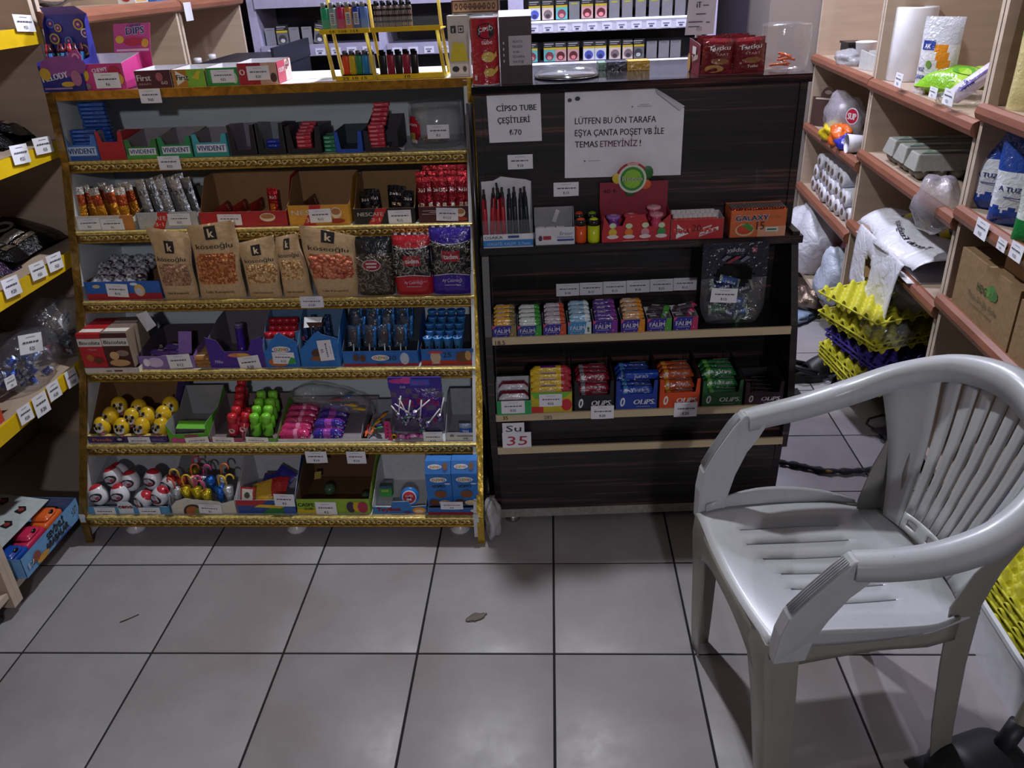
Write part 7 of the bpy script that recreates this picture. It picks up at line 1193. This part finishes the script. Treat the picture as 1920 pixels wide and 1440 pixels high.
for k, (px, py) in enumerate(((1712, 275), (1735, 297), (1760, 325))):
    q = rpt(px, py, .155); o = e0 if k == 0 else dup(e0); o.location = (rx(0)+RXB*q[1]+.155, 2.93-.115*k, .8045); o.rotation_euler = (0, 0, -.05); o['label'] = ('grey egg carton on shelf, rearmost of three', 'grey egg carton on shelf, middle of three', 'grey egg carton on shelf, nearest of three')[k]
q = rpt(1778, 360, .03); crumple('clear_bag', 'clear plastic bag hanging over orange lip beside cartons', 'plastic bag', (q[0]-.03, q[1], .725), (.12, .15, .17), '#c4c0cc', 'haze_bag', 21, .15, flatb=False)
# bay two, lower shelf: black and yellow packs, white carrier bags
for k, (px, py, c, st, lab) in enumerate(((1660, 418, '#17171a', '#c9c41e', 'black pack with yellow band on lower shelf, left'), (1690, 412, '#1c1c1e', '#c9c41e', 'black pack with yellow band on lower shelf, middle'), (1715, 405, '#1a1a1c', '#c9b41e', 'black and yellow lettered pack on lower shelf, right'))):
    q = rpt(px, py, .10); m = MB(); f = pillow(m, .045, .24, .03, colf=lambda u, v, st=st: st if .45 < v < .62 else '#18181b', nu=6, nv=12); f.text('ZERO', .2, .66, .07, '#c9b41e', wd=.6, bold=.04); o = tag(m.build('garbage_bag_roll', 'film'), lab, 'bag roll'); o.location = (rx(q[1], .06)+.03*k, 2.95-.09*k, .56); o.rotation_euler = (.2, 1.05, -.9)
q = rpt(1700, 470, .08); t = thing('carrier_bag', 'white printed carrier bags rolled on lower orange lip', 'plastic bag', (rx(2.7, .1), 2.70, .536), RA); m = MB()
def cbf(u, v): return V((u-.5)*.56, -.13+.26*v+.02*math.sin(9*u), .035+.05*math.sin(math.pi*v)**.7*(1+.15*math.sin(6*u))+.008*math.sin(14*u+6*v))
m.grid(cbf, 24, 14, '#dadbe4'); m.grid(lambda u, v: V((u-.5)*.56, .13-.26*v, .002), 4, 4, '#d0d0d8'); m.build('folded_bags', 'white_bag', t, solid=.002)
m = MB(); f = Face(m, lambda x, y, k: cbf(.22+.58*x, .06+.32*y)+V(0, -.001, .003+k), .36, .12); f.text('Tercih Ettiğiniz için', 1, .65, .24, '#1c1c24', wd=-.95, bold=.03); m.build('print', 'white_bag', t)
m = MB(); m.grid(lambda u, v: V((u-.5)*.46*(1-.12*v), -.128-.014*math.sin(min(1, v*3)*1.57)-.010*math.sin(13*u+2*v)*v, .045+.012*math.sin(3.1*min(1, v*4))-.21*v-.05*v*math.sin(2.6*u)), 26, 14, '#d4d5e0', skip=lambda u, v: ((u-.36)/.10)**2+((v-.5)/.2)**2 < 1); m.build('hanging_bag', 'white_bag', t, solid=.002)
crumple('clear_bag', 'large crumpled clear bag below the white carrier bags', 'plastic bag', rpt(1715, 520, .06)*V(1, 1, 0)+V(0, 0, .40), (.14, .24, .13), '#c9ccd8', 'haze_bag', 31, .22, flatb=False)
# egg trays
def tray_mesh(col):
    m = MB(); n = 11; S = .31
    def z(u, v):
        x, y = u*n*math.pi, v*n*math.pi; c_ = math.cos(x)*math.cos(y); return .019*(1 if c_ > 0 else -1)*abs(c_)**.8
    m.grid(lambda u, v: V((u-.5)*S, (v-.5)*S, .022+z(u, v)), 44, 44, col); 
    for a, b in (((-1, -1), (1, -1)), ((1, -1), (1, 1)), ((1, 1), (-1, 1)), ((-1, 1), (-1, -1))): m.tube([(a[0]*S/2, a[1]*S/2, .022), (b[0]*S/2, b[1]*S/2, .022)], .003, col, 5)
    return m
EY, EP = '#c4c02c', '#3a2c8c'
e1 = e2 = None; base = onz(1690, 690, .10); cx, cy = rx(2.66, .075), 2.64; z = .012; k = 0
for i, (c, dx, dy, dz, rz_, ry) in enumerate([(EY, 0, 0, .0, .0, 0), (EY, .0, .005, .016, .02, 0), (EY, -.004, 0, .016, -.02, 0), (EY, .0, .004, .016, .03, 0), (EP, .02, -.01, .05, .12, .03), (EP, .015, -.008, .02, .1, .03), (EY, .0, .01, .055, .18, .03), (EY, -.01, .012, .018, .18, .03), (EY, -.015, .02, .075, .22, .04)]):
    z += dz
    if c == EY:
        o = dup(e1) if e1 else tray_mesh(EY).build('egg_tray', 'tray_pulp', solid=.0018); e1 = e1 or o; k += 1
    else: o = dup(e2) if e2 else tray_mesh(EP).build('egg_tray', 'tray_pulp', solid=.0018); e2 = e2 or o
    o.location = (cx-.06+dx, cy+dy, .095+z); o.rotation_euler = (.02, -ry, .12+rz_)
    tag(o, f'{"yellow" if c == EY else "purple"} egg tray in tall stack, {ORD[i]} from bottom', 'egg tray', 'stacked egg trays')
crumple('clear_bag', 'clear bag squeezed between top egg trays', 'plastic bag', (cx-.1, cy-.1, .30), (.16, .2, .09), '#d0d2dc', 'clear', 41, .2)
t = thing('cardboard_box', 'brown carton with green leaf print behind egg trays', 'cardboard box', (rx(3.10, .02), 3.10, .1005), RA); m = MB(); solid(m, .40, .34, .26, '#b9976a', top='#a88658'); m.build('carton', 'kraft', t); m = MB(); f = ffront(m, .40, .26)
def leaf(f, cx, cy, s): f.ell(cx, cy, s*.55, s, '#4a7a3a', 14); f.ell(cx-s*.5, cy-.1*s, s*.3, s*.7, '#5a8c44', 12, .5); f.ell(cx+s*.5, cy-.1*s, s*.3, s*.7, '#3f6c34', 12, -.5)
leaf(f, .25, .62, .16); m.build('print', 'kraft', t)
# bay one goods
q = rpt(1575, 100, .06); m = MB(); m.box(-.03, .03, -.05, .05, 0, .07, '#17181e'); m.box(-.035, .035, -.055, .055, .07, .078, '#1f2026'); o = tag(m.build('black_box', 'plastic'), 'small black lidded box beside white cup', 'box'); o.location = (rx(3.75, .07), 3.72, 1.0555)
t = thing('paper_cup', 'white paper cup on rear orange lipped shelf', 'cup', (rx(3.58, .08), 3.56, 1.0555)); m = MB(); m.lathe([(.028, 0), (.04, .085), (.042, .088), (.038, .09), (.027, .01)], '#d4d4da', 22); m.build('cup_body', 'paper', t)
crumple('clear_bag', 'crumpled clear bag in front of paper cup', 'plastic bag', (rx(3.62, .03), 3.60, 1.0555), (.1, .16, .06), '#c9ccd4', 'haze_bag', 51, .2)
for k in range(3): m = MB(); m.slab([(0, 0, 0), (.12, 0, 0), (.12, .0, .05), (0, .0, .07)], (0, -1, 0), .006, '#b9bcbc'); o = tag(m.build('card_sheet', 'card'), f'grey card sheet propped beside divider, {ORD[k]} of three', 'card', 'propped card sheets'); o.location = (rx(3.4, .03)+.03*k, 3.44-.03*k, 1.056); o.rotation_euler = (0, -.25*k, RA+.3)
t = thing('brown_sign', 'dark brown arched card sign on rear shelf', 'sign', (rx(3.9, .05), 3.90, .7555), RA+.9); m = MB(); m.slab([(-.07, 0, 0), (.07, 0, 0), (.07, 0, .13), (.05, 0, .13)]+[(.035*math.cos(a), 0, .13+.045*math.sin(a)) for a in np.linspace(0, math.pi, 9)]+[(-.05, 0, .13), (-.07, 0, .13)], (0, -1, 0), .003, '#46302c'); f = flat(m, (-.07, 0, 0), (.14, 0, 0), (0, 0, .18)); f.rect(.1, .66, .9, .7, '#b9a89c'); f.ell(.5, .84, .12, .05, '#8c7a70'); m.build('card', 'card', t)
sb = crumple('clear_bag', 'clear bag with round red logo on rear shelf', 'plastic bag', (rx(3.62, .05), 3.62, .7555), (.16, .26, .2), '#c9c4d0', 'haze_bag', 61, .15)
m = MB(); f = flat(m, (-.03, 0, -.03), (.06, 0, 0), (0, 0, .06)); f.ell(.5, .5, .48, .5, '#d4c8d0', 20); f.ell(.5, .5, .42, .44, '#a8203c', 20); f.text('SUP', .5, .3, .4, '#e0d4dc', wd=.6, al='c', bold=.05); o = m.build('logo', 'film', sb, solid=.001); o.location = tuple(rpt(1598, 218, -.045)-np.array(sb.location)); o.rotation_euler = (0, 0, RA+.6)
for k, (px, py, c, sz, lab, seed) in enumerate(((1573, 242, '#d9c01e', (.1, .14, .08), 'yellow crumpled pack at edge of rear shelf', 71), (1586, 250, '#d9661e', (.09, .1, .09), 'orange crumpled wrapper hanging over rear lip', 72), (1600, 243, '#2c2c9c', (.08, .1, .06), 'blue and white crumpled pack beside orange wrapper', 73))): q = rpt(px, py, .03); crumple('snack_wrapper', lab, 'wrapper', (rx(q[1], .01), q[1], .756), sz, c, 'film', seed, .25)
t = thing('paper_cup', 'white cup lying on its side at rear lip', 'cup', (rx(3.3, .02), 3.32, .792), RA); m = MB(); m.lathe([(.036, -.03), (.038, -.028), (.03, .04), (.028, .04)], '#d6d6de', 20, axis='y'); m.build('cup_body', 'paper', t)
# rolls of bags
def bagroll():
    o = thing('bag_roll', '', 'bag roll', group='white plastic bag rolls'); m = MB(); m.lathe([(.014, 0), (.033, .0), (.034, .004), (.034, .26), (.012, .262)], '#dcdde8', 18, axis='x'); m.build('film_roll', 'white_bag', o); m = MB(); m.lathe([(.0125, -.0015), (.0145, -.0015), (.0145, .02), (.0125, .02)], '#6a5848', 16, axis='x'); m.build('core', 'kraft', o); m = MB(); m.lathe([(.0, .006), (.0125, .006)], '#3a3430', 14, axis='x'); m.build('core_hole', 'kraft', o); return o
r0 = None; gm = []
for row, (n, y0_) in enumerate(((9, 3.28), (8, 3.32), (6, 3.40))):
    for i in range(n):
        y = y0_+.071*i; o = dup(r0) if r0 else bagroll(); r0 = r0 or o; o.location = (rx(y, .015+random.uniform(-.01, .012)), y, .476+.0345+.060*row); o.rotation_euler = (random.uniform(0, 3), 0, random.uniform(-.05, .05)); o['label'] = f'white bag roll in {("bottom", "middle", "top")[row]} row, {ORD[n-1-i]} from left'
# heap at the bottom of bay one
crumple('carrier_bag', 'white carrier bag slumped on floor shelf beside counter', 'plastic bag', (rx(3.82, .06), 3.82, .1005), (.3, .36, .34), '#d0d1de', 'white_bag', 81, .16)
crumple('carrier_bag', 'pale blue white bag at foot of rear divider', 'plastic bag', (rx(3.36, .03), 3.36, .1005), (.14, .2, .26), '#bcc6d8', 'white_bag', 82, .2)
crumple('red_pack', 'red pack half hidden behind white carrier bag', 'packet', (rx(3.55, .2), 3.52, .1005), (.2, .24, .34), '#8c1f34', 'film', 83, .12)
crumple('foil_wrap', 'crumpled brown foil wrap below carrier bags', 'wrapper', (rx(3.46, -.03), 3.48, .03), (.12, .14, .1), '#8c7a6c', 'foil', 84, .3)
crumple('blue_bag', 'pale blue plastic bag on floor by rear feet', 'plastic bag', (rx(3.42, -.12), 3.44, .0005), (.22, .2, .05), '#8ca0bc', 'white_bag', 85, .2)
m = MB(); m.slab([(0, 0, 0), (.5, 0, 0), (.5, .3, 0), (0, .3, 0)], (0, 0, 1), .006, '#c4b8ac'); o = tag(m.build('floor_board', 'melamine'), 'pale board on floor under rear bags', 'board'); o.location = (rx(3.98, -.06), 4.0, .0075); o.rotation_euler.z = RA
# bay three goods
def salt(px, py, d, label, z=.8325, rz_=-.6):
    q = rpt(px, py, d); t = thing('salt_bag', label, 'salt bag', (rx(q[1], d), q[1], z), rz_); m = MB(); rnd = random.Random(int(px)); f = pillow(m, .115, .20, .07, colf=lambda u, v: '#26489c' if (v > .66 or v < .17+.08*abs(math.sin(u*9))) else '#d9dde6', nu=20, nv=24, kind='bag'); f.text('SOFRA', .26, .57, .05, '#26489c', wd=.5, bold=.03) if False else None; f.text('A TUZU', .16, .44, .06, '#1c2c6c', wd=.6, bold=.04); f.rect(.3, .36, .75, .375, '#5a6a9c', 3); m.build('bag', 'film', t)
salt(1850, 395, .06, 'blue and white salt bag, left of two', rz_=-.75); salt(1893, 425, .05, 'blue and white salt bag, right of two', rz_=-.75)
m = MB(); f = pillow(m, .1, .13, .05, colf=lambda u, v: '#1c7c3a' if v < .45 else '#c9d4d0', nu=12, nv=14, kind='bag'); o = tag(m.build('green_pack', 'film'), 'green and clear pack at picture edge beside salt', 'packet'); q = rpt(1935, 462, .03); o.location = (q[0], q[1], .8325); o.rotation_euler.z = -.8
m = MB(); f = pillow(m, .13, .3, .07, colf=lambda u, v: '#8cac6a' if .55 < v < .62 else '#cfc48c', nu=12, nv=16, kind='bag'); o = tag(m.build('pasta_bag', 'film'), 'pale yellow bag at picture edge on upper shelf', 'bag'); q = rpt(1915, 205, .05); o.location = (q[0]+.02, q[1]-.02, 1.0985); o.rotation_euler.z = -.8
def carton(o, rz_, w, d, h, label, prt=True, top='#86694a'):
    t = thing('cardboard_box', label, 'cardboard box', o, rz_); m = MB(); solid(m, w, d, h, '#8f7350', top=top); m.build('carton', 'kraft', t); m = MB(); f = ffront(m, w, h)
    if prt: leaf(f, .62, .66, .12); f.text('HDG', .38, .55, .13, '#3a5a30', wd=.16, bold=.02); f.text('Taze Doğa Gıda', .25, .38, .09, '#5a5a44', wd=.5); f.rect(.3, .28, .7, .3, '#7a6c50'); m.build('print', 'kraft', t)
    m = MB(); m.box(w*.48, w*.52, .0, d, h, h+.0005, '#c4b08a'); m.build('tape', 'film', t)
carton((rx(2.17, .0), 2.175, .5725), RA, .34, .22, .165, 'brown carton with green leaf print on front bay shelf')
carton((rx(1.82, .0), 1.825, .5725), RA, .34, .22, .15, 'plain brown carton beside the leaf printed one', False)
m = MB(); tray(m, .30, .16, .07, .09, '#b08d62', '#17151a'); o = tag(m.build('open_carton', 'kraft'), 'open carton with dark inside on top of cartons', 'cardboard box'); o.location = (rx(2.02, .03), 2.0, .5725+.166); o.rotation_euler.z = RA
# low white crate and egg trays in front of it
t = thing('white_crate', 'low white plastic crate at foot of front bay', 'crate', (.972, 1.62, 0), RA+.02); m = MB(); tray(m, .62, .32, .135, .135, '#cfd2d8', '#b4b8be', th=.004, side=[(.32, .135), (0, .135)]); m.box(-.004, .624, -.006, .004, .127, .139, '#d4d7dc'); m.build('crate_body', 'plastic', t)
for k in range(4):
    o = dup(e1); o.location = (1.13+.006*k, 1.40-.004*k, .15+.02*k); o.rotation_euler = (.05, -.35, .05); tag(o, f'yellow egg tray leaning in white crate, {ORD[k]} from bottom', 'egg tray', 'egg trays in the crate')
for k, (x, y, c, lab) in enumerate(((1.16, 1.62, '#c9ccd4', 'white packet seen through chair arm'), (1.16, 1.72, '#3a3a84', 'dark blue packet seen through chair arm'))): crumple('packet', lab, 'packet', (x, y, .14), (.1, .1, .1), c, 'film', 90+k, .15)
# ================================================================ floor things
def clog(label, c, rz_, lift=0.):
    o = thing('clog', label, 'shoe', c, rz_, 'black clogs'); m = MB()
    def half(t): return .040*(.55+.45*math.sin(min(1, t*1.5)*1.57))*(1 if t < .75 else math.sqrt(max(.02, 1-((t-.75)/.27)**2)))*(1.12 if t > .4 else 1)
    def body(u, v):
        t = u; x = (t-.45)*.27; hw = half(t); a = math.pi*v; h = .028+(.045*math.sin(min(1, max(0, (t-.30)/.35))*1.57)*(1-.55*max(0, (t-.7)/.3)) if t > .3 else .012)
        return V(x, hw*math.cos(a), .018+h*math.sin(a)**.8)
    m.grid(body, 22, 12, '#17181c', skip=lambda u, v: u < .36 and .2 < v < .8); m.build('upper', 'rubber', o, solid=.004)
    m = MB(); m.grid(lambda u, v: V((u-.45)*.275, half(u)*1.05*(2*v-1), .0), 16, 4, '#121316'); m.grid(lambda u, v: V((u-.45)*.275, half(u)*1.05*(1-2*v), .02), 16, 4, '#1c1d20')
    for s in (-1, 1): m.grid(lambda u, v, s=s: V((u-.45)*.275, s*half(u)*1.05, .02*v), 16, 1, '#141518')
    m.build('sole', 'rubber', o); m = MB(); m.tube([(.0, .042, .04), (-.06, .036, .062), (-.09, 0, .066), (-.06, -.036, .062), (.0, -.042, .04)], .007, '#1b1c20', 6, flat=1.6); m.build('heel_strap', 'rubber', o)
    for s in (-1, 1): m = MB(); m.lathe([(.006, -.002), (.006, .002)], '#8a8a90', 10, (0, s*.044, .04), axis='y'); m.build('rivet', 'metal', o)
    return o
q = onz(1520, 700, .02); clog('black clog beside the counter with strap and rivet', (q[0], q[1], 0), .25)
q = onz(1600, 705, .02); clog('black clog pushed under the egg trays', (q[0]+.02, q[1], 0), .55)
q = onz(1605, 668, .02); clog('black clog tipped behind the other one, half hidden', (q[0]+.03, q[1]+.02, 0), 2.9)
# stick
t = thing('stick', 'dark taped stick lying across floor tiles', 'stick'); P0 = [onz(px, py, .011) for px, py in ((1462, 866), (1500, 873), (1545, 883), (1590, 884), (1640, 880), (1700, 872), (1740, 868))]; m = MB(); pth = []
for a, b in zip(P0, P0[1:]):
    for s in range(5): pth.append(a+(b-a)*s/5)
m.tube(pth, [.009+.0022*math.sin(i*2.3)+.0015*math.sin(i*5.1) for i in range(len(pth))], '#1c1a22', 8); m.build('shaft', 'rough', t); m = MB()
for i in (9, 10, 13, 17, 20, 24): c = pth[i]; m.tube([c, c+V(.012, -.008, .004), c+V(.022, -.013, .006)], [.007, .005, .001], '#23202a' if i != 10 else '#8c6a2c', 5)
m.build('frayed_tape', 'rough', t)
m = MB(); q = onz(1490, 752, .18); P_ = DC.w(DCW+.004, 2.0, .30); m.box(0, .045, 0, .05, 0, .012, '#17161b'); m.slab([(.02, 0, .012), (.045, 0, .012), (.052, 0, .04), (.03, 0, .04)], (0, -1, 0), .05, '#17161b'); o = tag(m.build('bracket', 'rough'), 'small black bracket sticking out of counter side', 'bracket'); o.location = tuple(DC.w(DCW+.0005, 1.96, aty(DC.w(DCW, 1.96, 0), ZU, 768))); o.rotation_euler.z = DC.psi
m = MB(); pth = [onz(px, py, .003) for px, py in ((1690, 780), (1655, 778), (1630, 785), (1625, 795), (1650, 812), (1690, 826), (1730, 840))]; m.tube(pth, .003, '#1c1a20', 6); tag(m.build('cable', 'rubber'), 'thin black cable curving on floor behind chair', 'cable')
m = MB(); pth = [onz(1665+14*math.cos(a), 824+8*math.sin(a), .002) for a in np.linspace(0, 6.1, 14)]; m.tube(pth, .0012, '#3a383c', 5); tag(m.build('rubber_band', 'rubber'), 'thin dark ring lying on floor beside cable', 'rubber band')
crumple('clear_bag', 'small clear scrap of film beside the clogs', 'plastic bag', onz(1563, 716, .001), (.07, .09, .03), '#c9ccd4', 'clear', 101, .3)
crumple('dust_clump', 'grey dust clump on floor behind chair back', 'dust', onz(1700, 822, .001), (.16, .12, .035), '#3a363c', 'rough', 102, .3)
crumple('white_cloth', 'white cloth bundle on floor behind chair back', 'cloth', onz(1690, 775, .001), (.12, .12, .07), '#c4c4cc', 'paper', 103, .15)
crumple('floor_scrap', 'small torn tape scrap on floor tile before rack', 'scrap', onz(893, 1158, .0005), (.05, .022, .004), '#6a625c', 'paper', 104, .35, rz=.5)
o = crumple('white_bag_scrap', 'white crumpled bag scrap between rack and counter', 'plastic bag', onz(926, 1000, 0), (.05, .09, .13), '#b4b4b8', 'white_bag', 105, .2)
m = MB(); m.tube([(0, 0, .0006), (.02, .004, .0008), (.045, .012, .0006)], .0012, '#2a2626', 5); o = tag(m.build('hair_pin', 'rubber'), 'thin dark twig on floor tile, left side', 'twig'); o.location = tuple(onz(225, 1167, .001)); o.rotation_euler.z = .4
# ================================================================ white plastic armchair
CO, CA = V(.597, 1.272, 0), math.atan2(-.155, -.988)
ch = thing('plastic_armchair', 'white plastic armchair with slatted back and worn arms', 'chair', CO, CA)
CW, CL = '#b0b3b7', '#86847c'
def loft(m, loops, col, cap=True):
    n = len(loops[0]); vs_ = [p for l in loops for p in l]; fs = [(i*n+k, i*n+(k+1) % n, (i+1)*n+(k+1) % n, (i+1)*n+k) for i in range(len(loops)-1) for k in range(n)]
    if cap: fs += [tuple(range(n-1, -1, -1)), tuple(range((len(loops)-1)*n, len(loops)*n))]
    return m.add(vs_, fs, col, 0, True)
def cr(pts, n):          # smooth path through points
    P_ = [np.array(p, float) for p in pts]; out = []
    for i in range(len(P_)-1):
        p0, p1, p2, p3 = P_[max(i-1, 0)], P_[i], P_[i+1], P_[min(i+2, len(P_)-1)]
        for k in range(n):
            t = k/n; out.append(.5*((2*p1)+(-p0+p2)*t+(2*p0-5*p1+4*p2-p3)*t*t+(-p0+3*p1-3*p2+p3)*t**3))
    return out+[P_[-1]]
HP = [(.172, .232, .607), (.11, .243, .610), (.03, .249, .620), (-.06, .243, .648), (-.145, .206, .697), (-.205, .125, .745), (-.226, .0, .768)]
hoop = cr(HP+[(x, -y, z) for x, y, z in HP[-2::-1]], 5)
def hoop_at(y):          # hoop centre at lateral place y on its rear half
    b = min((p for p in hoop if p[0] < 0), key=lambda p: abs(p[1]-y)); return b
loops = []
for i, p in enumerate(hoop):
    t = hoop[min(i+1, len(hoop)-1)]-hoop[max(i-1, 0)]; t = t/np.linalg.norm(t); s = np.cross(t, ZU); s = s/np.linalg.norm(s); u = np.cross(s, t); f_ = abs(i/(len(hoop)-1)*2-1); wd_, hh = .025-.003*f_, .027-.009*f_
    loops.append([p+s*wd_*a+u*hh*b for a, b in ((-1, -.95), (-1, .35), (-.78, .8), (0, 1.0), (.78, .8), (1, .35), (1, -.95), (.84, -.95), (.8, .1), (0, .5), (-.8, .1), (-.84, -.95))])
N_ = len(loops); a, b = 13, N_-14
m = MB(); loft(m, loops[a:b+1], CW, False); m.build('top_rail', 'chair', ch)
m = MB(); loft(m, loops[:a+1], CW, False); m.add(loops[0], [tuple(range(12))[::-1]], CW); m.build('armrest', 'chair', ch); m = MB(); loft(m, loops[b:], CW, False); m.add(loops[-1], [tuple(range(12))], CW); m.build('armrest', 'chair', ch)
# seat with six slots
def seat_z(x, y): 
    e = (x-.05)/.24; return .420-.014*(1-min(1, (y/.17)**2))*(1-min(1, e*e))-.012*max(0, (x-.2)/.09)**2-.028*(.285-x)/.425
ys = []; slots = [-.117, -.073, -.028, .016, .06, .104]
for s_ in slots: ys += [s_-.0024, s_+.0024]
ysn = sorted(set([-1., -.9, -.78]+[y/.195 for y in ys]+[.68, .8, .9, 1.]+[(y+.0225)/.195 for y in slots[:-1]])); xsn = list(np.linspace(.285, -.14, 24))
def hw(x): return .188+.014*math.sin((x+.14)/.425*math.pi)-.028*max(0, (-.02-x)/.12)
m = MB(); vs_ = [V(x-.012*(u*u)*(x > .2), u*hw(x), seat_z(x, u*hw(x))+.03*max(0, abs(u)-.9)*0) for u in ysn for x in xsn]; nx = len(xsn); fs = []
for i in range(len(ysn)-1):
    um = (ysn[i]+ysn[i+1])/2*.195; sl = any(abs(um-s_) < .002 for s_ in slots); q = [k for k, s_ in enumerate(slots) if abs(um-s_) < .002]
    for j in range(nx-1):
        xm = (xsn[j]+xsn[j+1])/2; L0 = .215-.012*(q[0] if q else 0)
        if sl and (-.015 < xm < L0): continue
        fs.append((i*nx+j, i*nx+j+1, (i+1)*nx+j+1, (i+1)*nx+j)[::-1])
m.add(vs_, fs, CW, 0, True); m.build('seat', 'chair', ch, solid=.005)
# raised seat sides under the arms
for s in (-1, 1):
    m = MB(); m.grid(lambda u, v, s=s: V(.255-.33*u, s*(hw(.255-.33*u)-.003+.014*v*math.sin(math.pi*min(1, u*.96+.02))), .400+.055*v*(max(0, math.sin(math.pi*min(1, .12+u*.82)))**.6)*(1-.45*u)), 14, 4, CW); m.build('seat_side', 'chair', ch, solid=.005)
    # front arm post with grooved face
    pr = [(.176, .624), (.2, .598), (.235, .548), (.262, .502), (.27, .46), (.272, .39), (.214, .39), (.208, .44), (.192, .49), (.168, .54), (.146, .566), (.13, .592), (.132, .612), (.15, .618)]
    yc = lambda z: .203+.030*min(1, max(0, (z-.41)/.2)); m = MB(); k_ = len(pr)
    va = [V(x, s*(yc(z)+.015), z) for x, z in pr]+[V(x, s*(yc(z)-.015), z) for x, z in pr]; fs = [tuple(range(k_)), tuple(range(2*k_-1, k_-1, -1))]+[(i, i+k_, (i+1) % k_+k_, (i+1) % k_) for i in range(k_)]
    m.add(va, fs if s < 0 else [f[::-1] for f in fs], CW); post = m.build('arm_post', 'chair', ch, bevel=.003); m = MB()
    for g in range(5): y_ = -.009+.0045*g; m.tube([V(x+.0015, s*yc(z)+y_, z+.001) for x, z in ((.258, .512), (.235, .55), (.2, .6), (.184, .618))], .0015, '#94969a', 5)
    m.build('grip_ribs', 'chair', post)
    # front leg: angle section, wide at the seat
    lp = []
    for z, x, y, a_, b_ in ((0, .250, .222, .042, .046), (.1, .258, .216, .05, .054), (.25, .268, .206, .058, .068), (.36, .278, .198, .064, .085), (.41, .277, .192, .07, .10)): lp.append([V(x, y*s, z), V(x, (y-b_)*s, z), V(x-.005, (y-b_)*s, z), V(x-.006, (y-.006)*s, z), V(x-a_, (y-.004)*s, z), V(x-a_, (y+.001)*s, z)][::(1 if s > 0 else -1)])
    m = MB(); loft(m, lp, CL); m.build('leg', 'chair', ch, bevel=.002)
    lp = []
    for z, x, y, a_, b_ in ((0, -.135, .178, .040, .034), (.12, -.122, .176, .046, .04), (.28, -.112, .172, .052, .05), (.42, -.112, .168, .06, .06), (.5, -.125, .175, .05, .05), (.62, -.155, .195, .02, .03)): lp.append([V(x-.02, y*s, z), V(x-.02, (y-b_)*s, z), V(x-.014, (y-b_)*s, z), V(x-.013, (y-.006)*s, z), V(x-.02+a_, (y-.005)*s, z), V(x-.02+a_, y*s, z)][::(-1 if s > 0 else 1)])
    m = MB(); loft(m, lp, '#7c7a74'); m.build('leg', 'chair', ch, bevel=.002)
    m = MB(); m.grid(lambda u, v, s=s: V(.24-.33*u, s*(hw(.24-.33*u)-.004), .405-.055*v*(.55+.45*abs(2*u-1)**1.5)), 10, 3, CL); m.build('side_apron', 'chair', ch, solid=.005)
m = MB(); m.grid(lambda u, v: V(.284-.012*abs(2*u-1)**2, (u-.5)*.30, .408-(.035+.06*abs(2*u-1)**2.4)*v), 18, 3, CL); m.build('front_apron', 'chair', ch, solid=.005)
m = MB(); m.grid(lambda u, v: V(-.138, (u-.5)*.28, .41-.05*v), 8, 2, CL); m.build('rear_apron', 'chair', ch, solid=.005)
# back: slats between the seat and the top rail
def bk_pt(u, v):         # u -1..1 across, v 0..1 up
    tp = hoop_interp(u); bt = V(-.132+.02*u*u, .128*u, .405+.0*u); p = bt+(tp-bt)*v; return p+V(-.012*math.sin(math.pi*v), 0, 0)
rear = sorted([p for p in hoop if p[0] < -.055], key=lambda p: p[1]); ry = [p[1] for p in rear]
def hoop_interp(u):
    y = u*.225; return V(*[np.interp(y, ry, [p[k] for p in rear]) for k in range(3)])-V(0, 0, .012)
ue = np.linspace(-.66, .66, 9); gap = .020
for k in range(8):
    u0, u1 = ue[k]+gap, ue[k+1]-gap; m = MB(); m.grid(lambda u, v: bk_pt(u0+(u1-u0)*u, .10+.9*v), 3, 12, CW); m.build('back_slat', 'chair', ch, solid=.005)
for u0, u1 in ((-1, ue[0]-gap), (ue[-1]+gap, 1)): m = MB(); m.grid(lambda u, v: bk_pt(u0+(u1-u0)*u, v), 4, 14, CW); m.build('back_side', 'chair', ch, solid=.006)
m = MB(); m.grid(lambda u, v: bk_pt(-.66+1.32*u, .10*v), 30, 3, CW, skip=lambda u, v: (abs(u-.16) < .09 or abs(u-.84) < .09 or abs(u-.5) < .1) and .3 < v < .75); m.build('bottom_rail', 'chair', ch, solid=.006)
m = MB(); m.grid(lambda u, v: bk_pt(-.68+1.36*u, .95+.06*v), 30, 2, CW); m.build('upper_rail', 'chair', ch, solid=.006)
# ---- dustpan with pole at the picture corner
q = onz(1815, 1400, .05); t = thing('dustpan', 'black hooded dustpan with grey pole in front of crate', 'dustpan', (q[0]+.005, q[1]-.035, 0), .35); m = MB()
def pan(u, v): a = math.pi*v; x = (u-.5)*.2; r_ = .075*(math.sin(min(1, u*2.4+.12)*1.57))*(math.sqrt(max(.05, 1-max(0, (u-.8)/.22)**2))); return V(x, r_*1.05*math.cos(a), .004+r_*1.0*math.sin(a))
m.grid(pan, 20, 14, '#14171c'); m.build('hood', 'rubber', t, solid=.003); m = MB(); m.box(-.1, .08, -.075, .075, 0, .004, '#14171c'); m.build('pan_floor', 'rubber', t)
m = MB(); m.tube([(.05, 0, .07), (.075, .0, .13), (.12, .01, .30), (.22, .03, .75)], .011, '#8a8678', 10); m.build('pole', 'plastic', t); m = MB(); m.tube([(.045, 0, .06), (.075, 0, .13)], .018, '#1a1d22', 10); m.build('pole_socket', 'rubber', t)
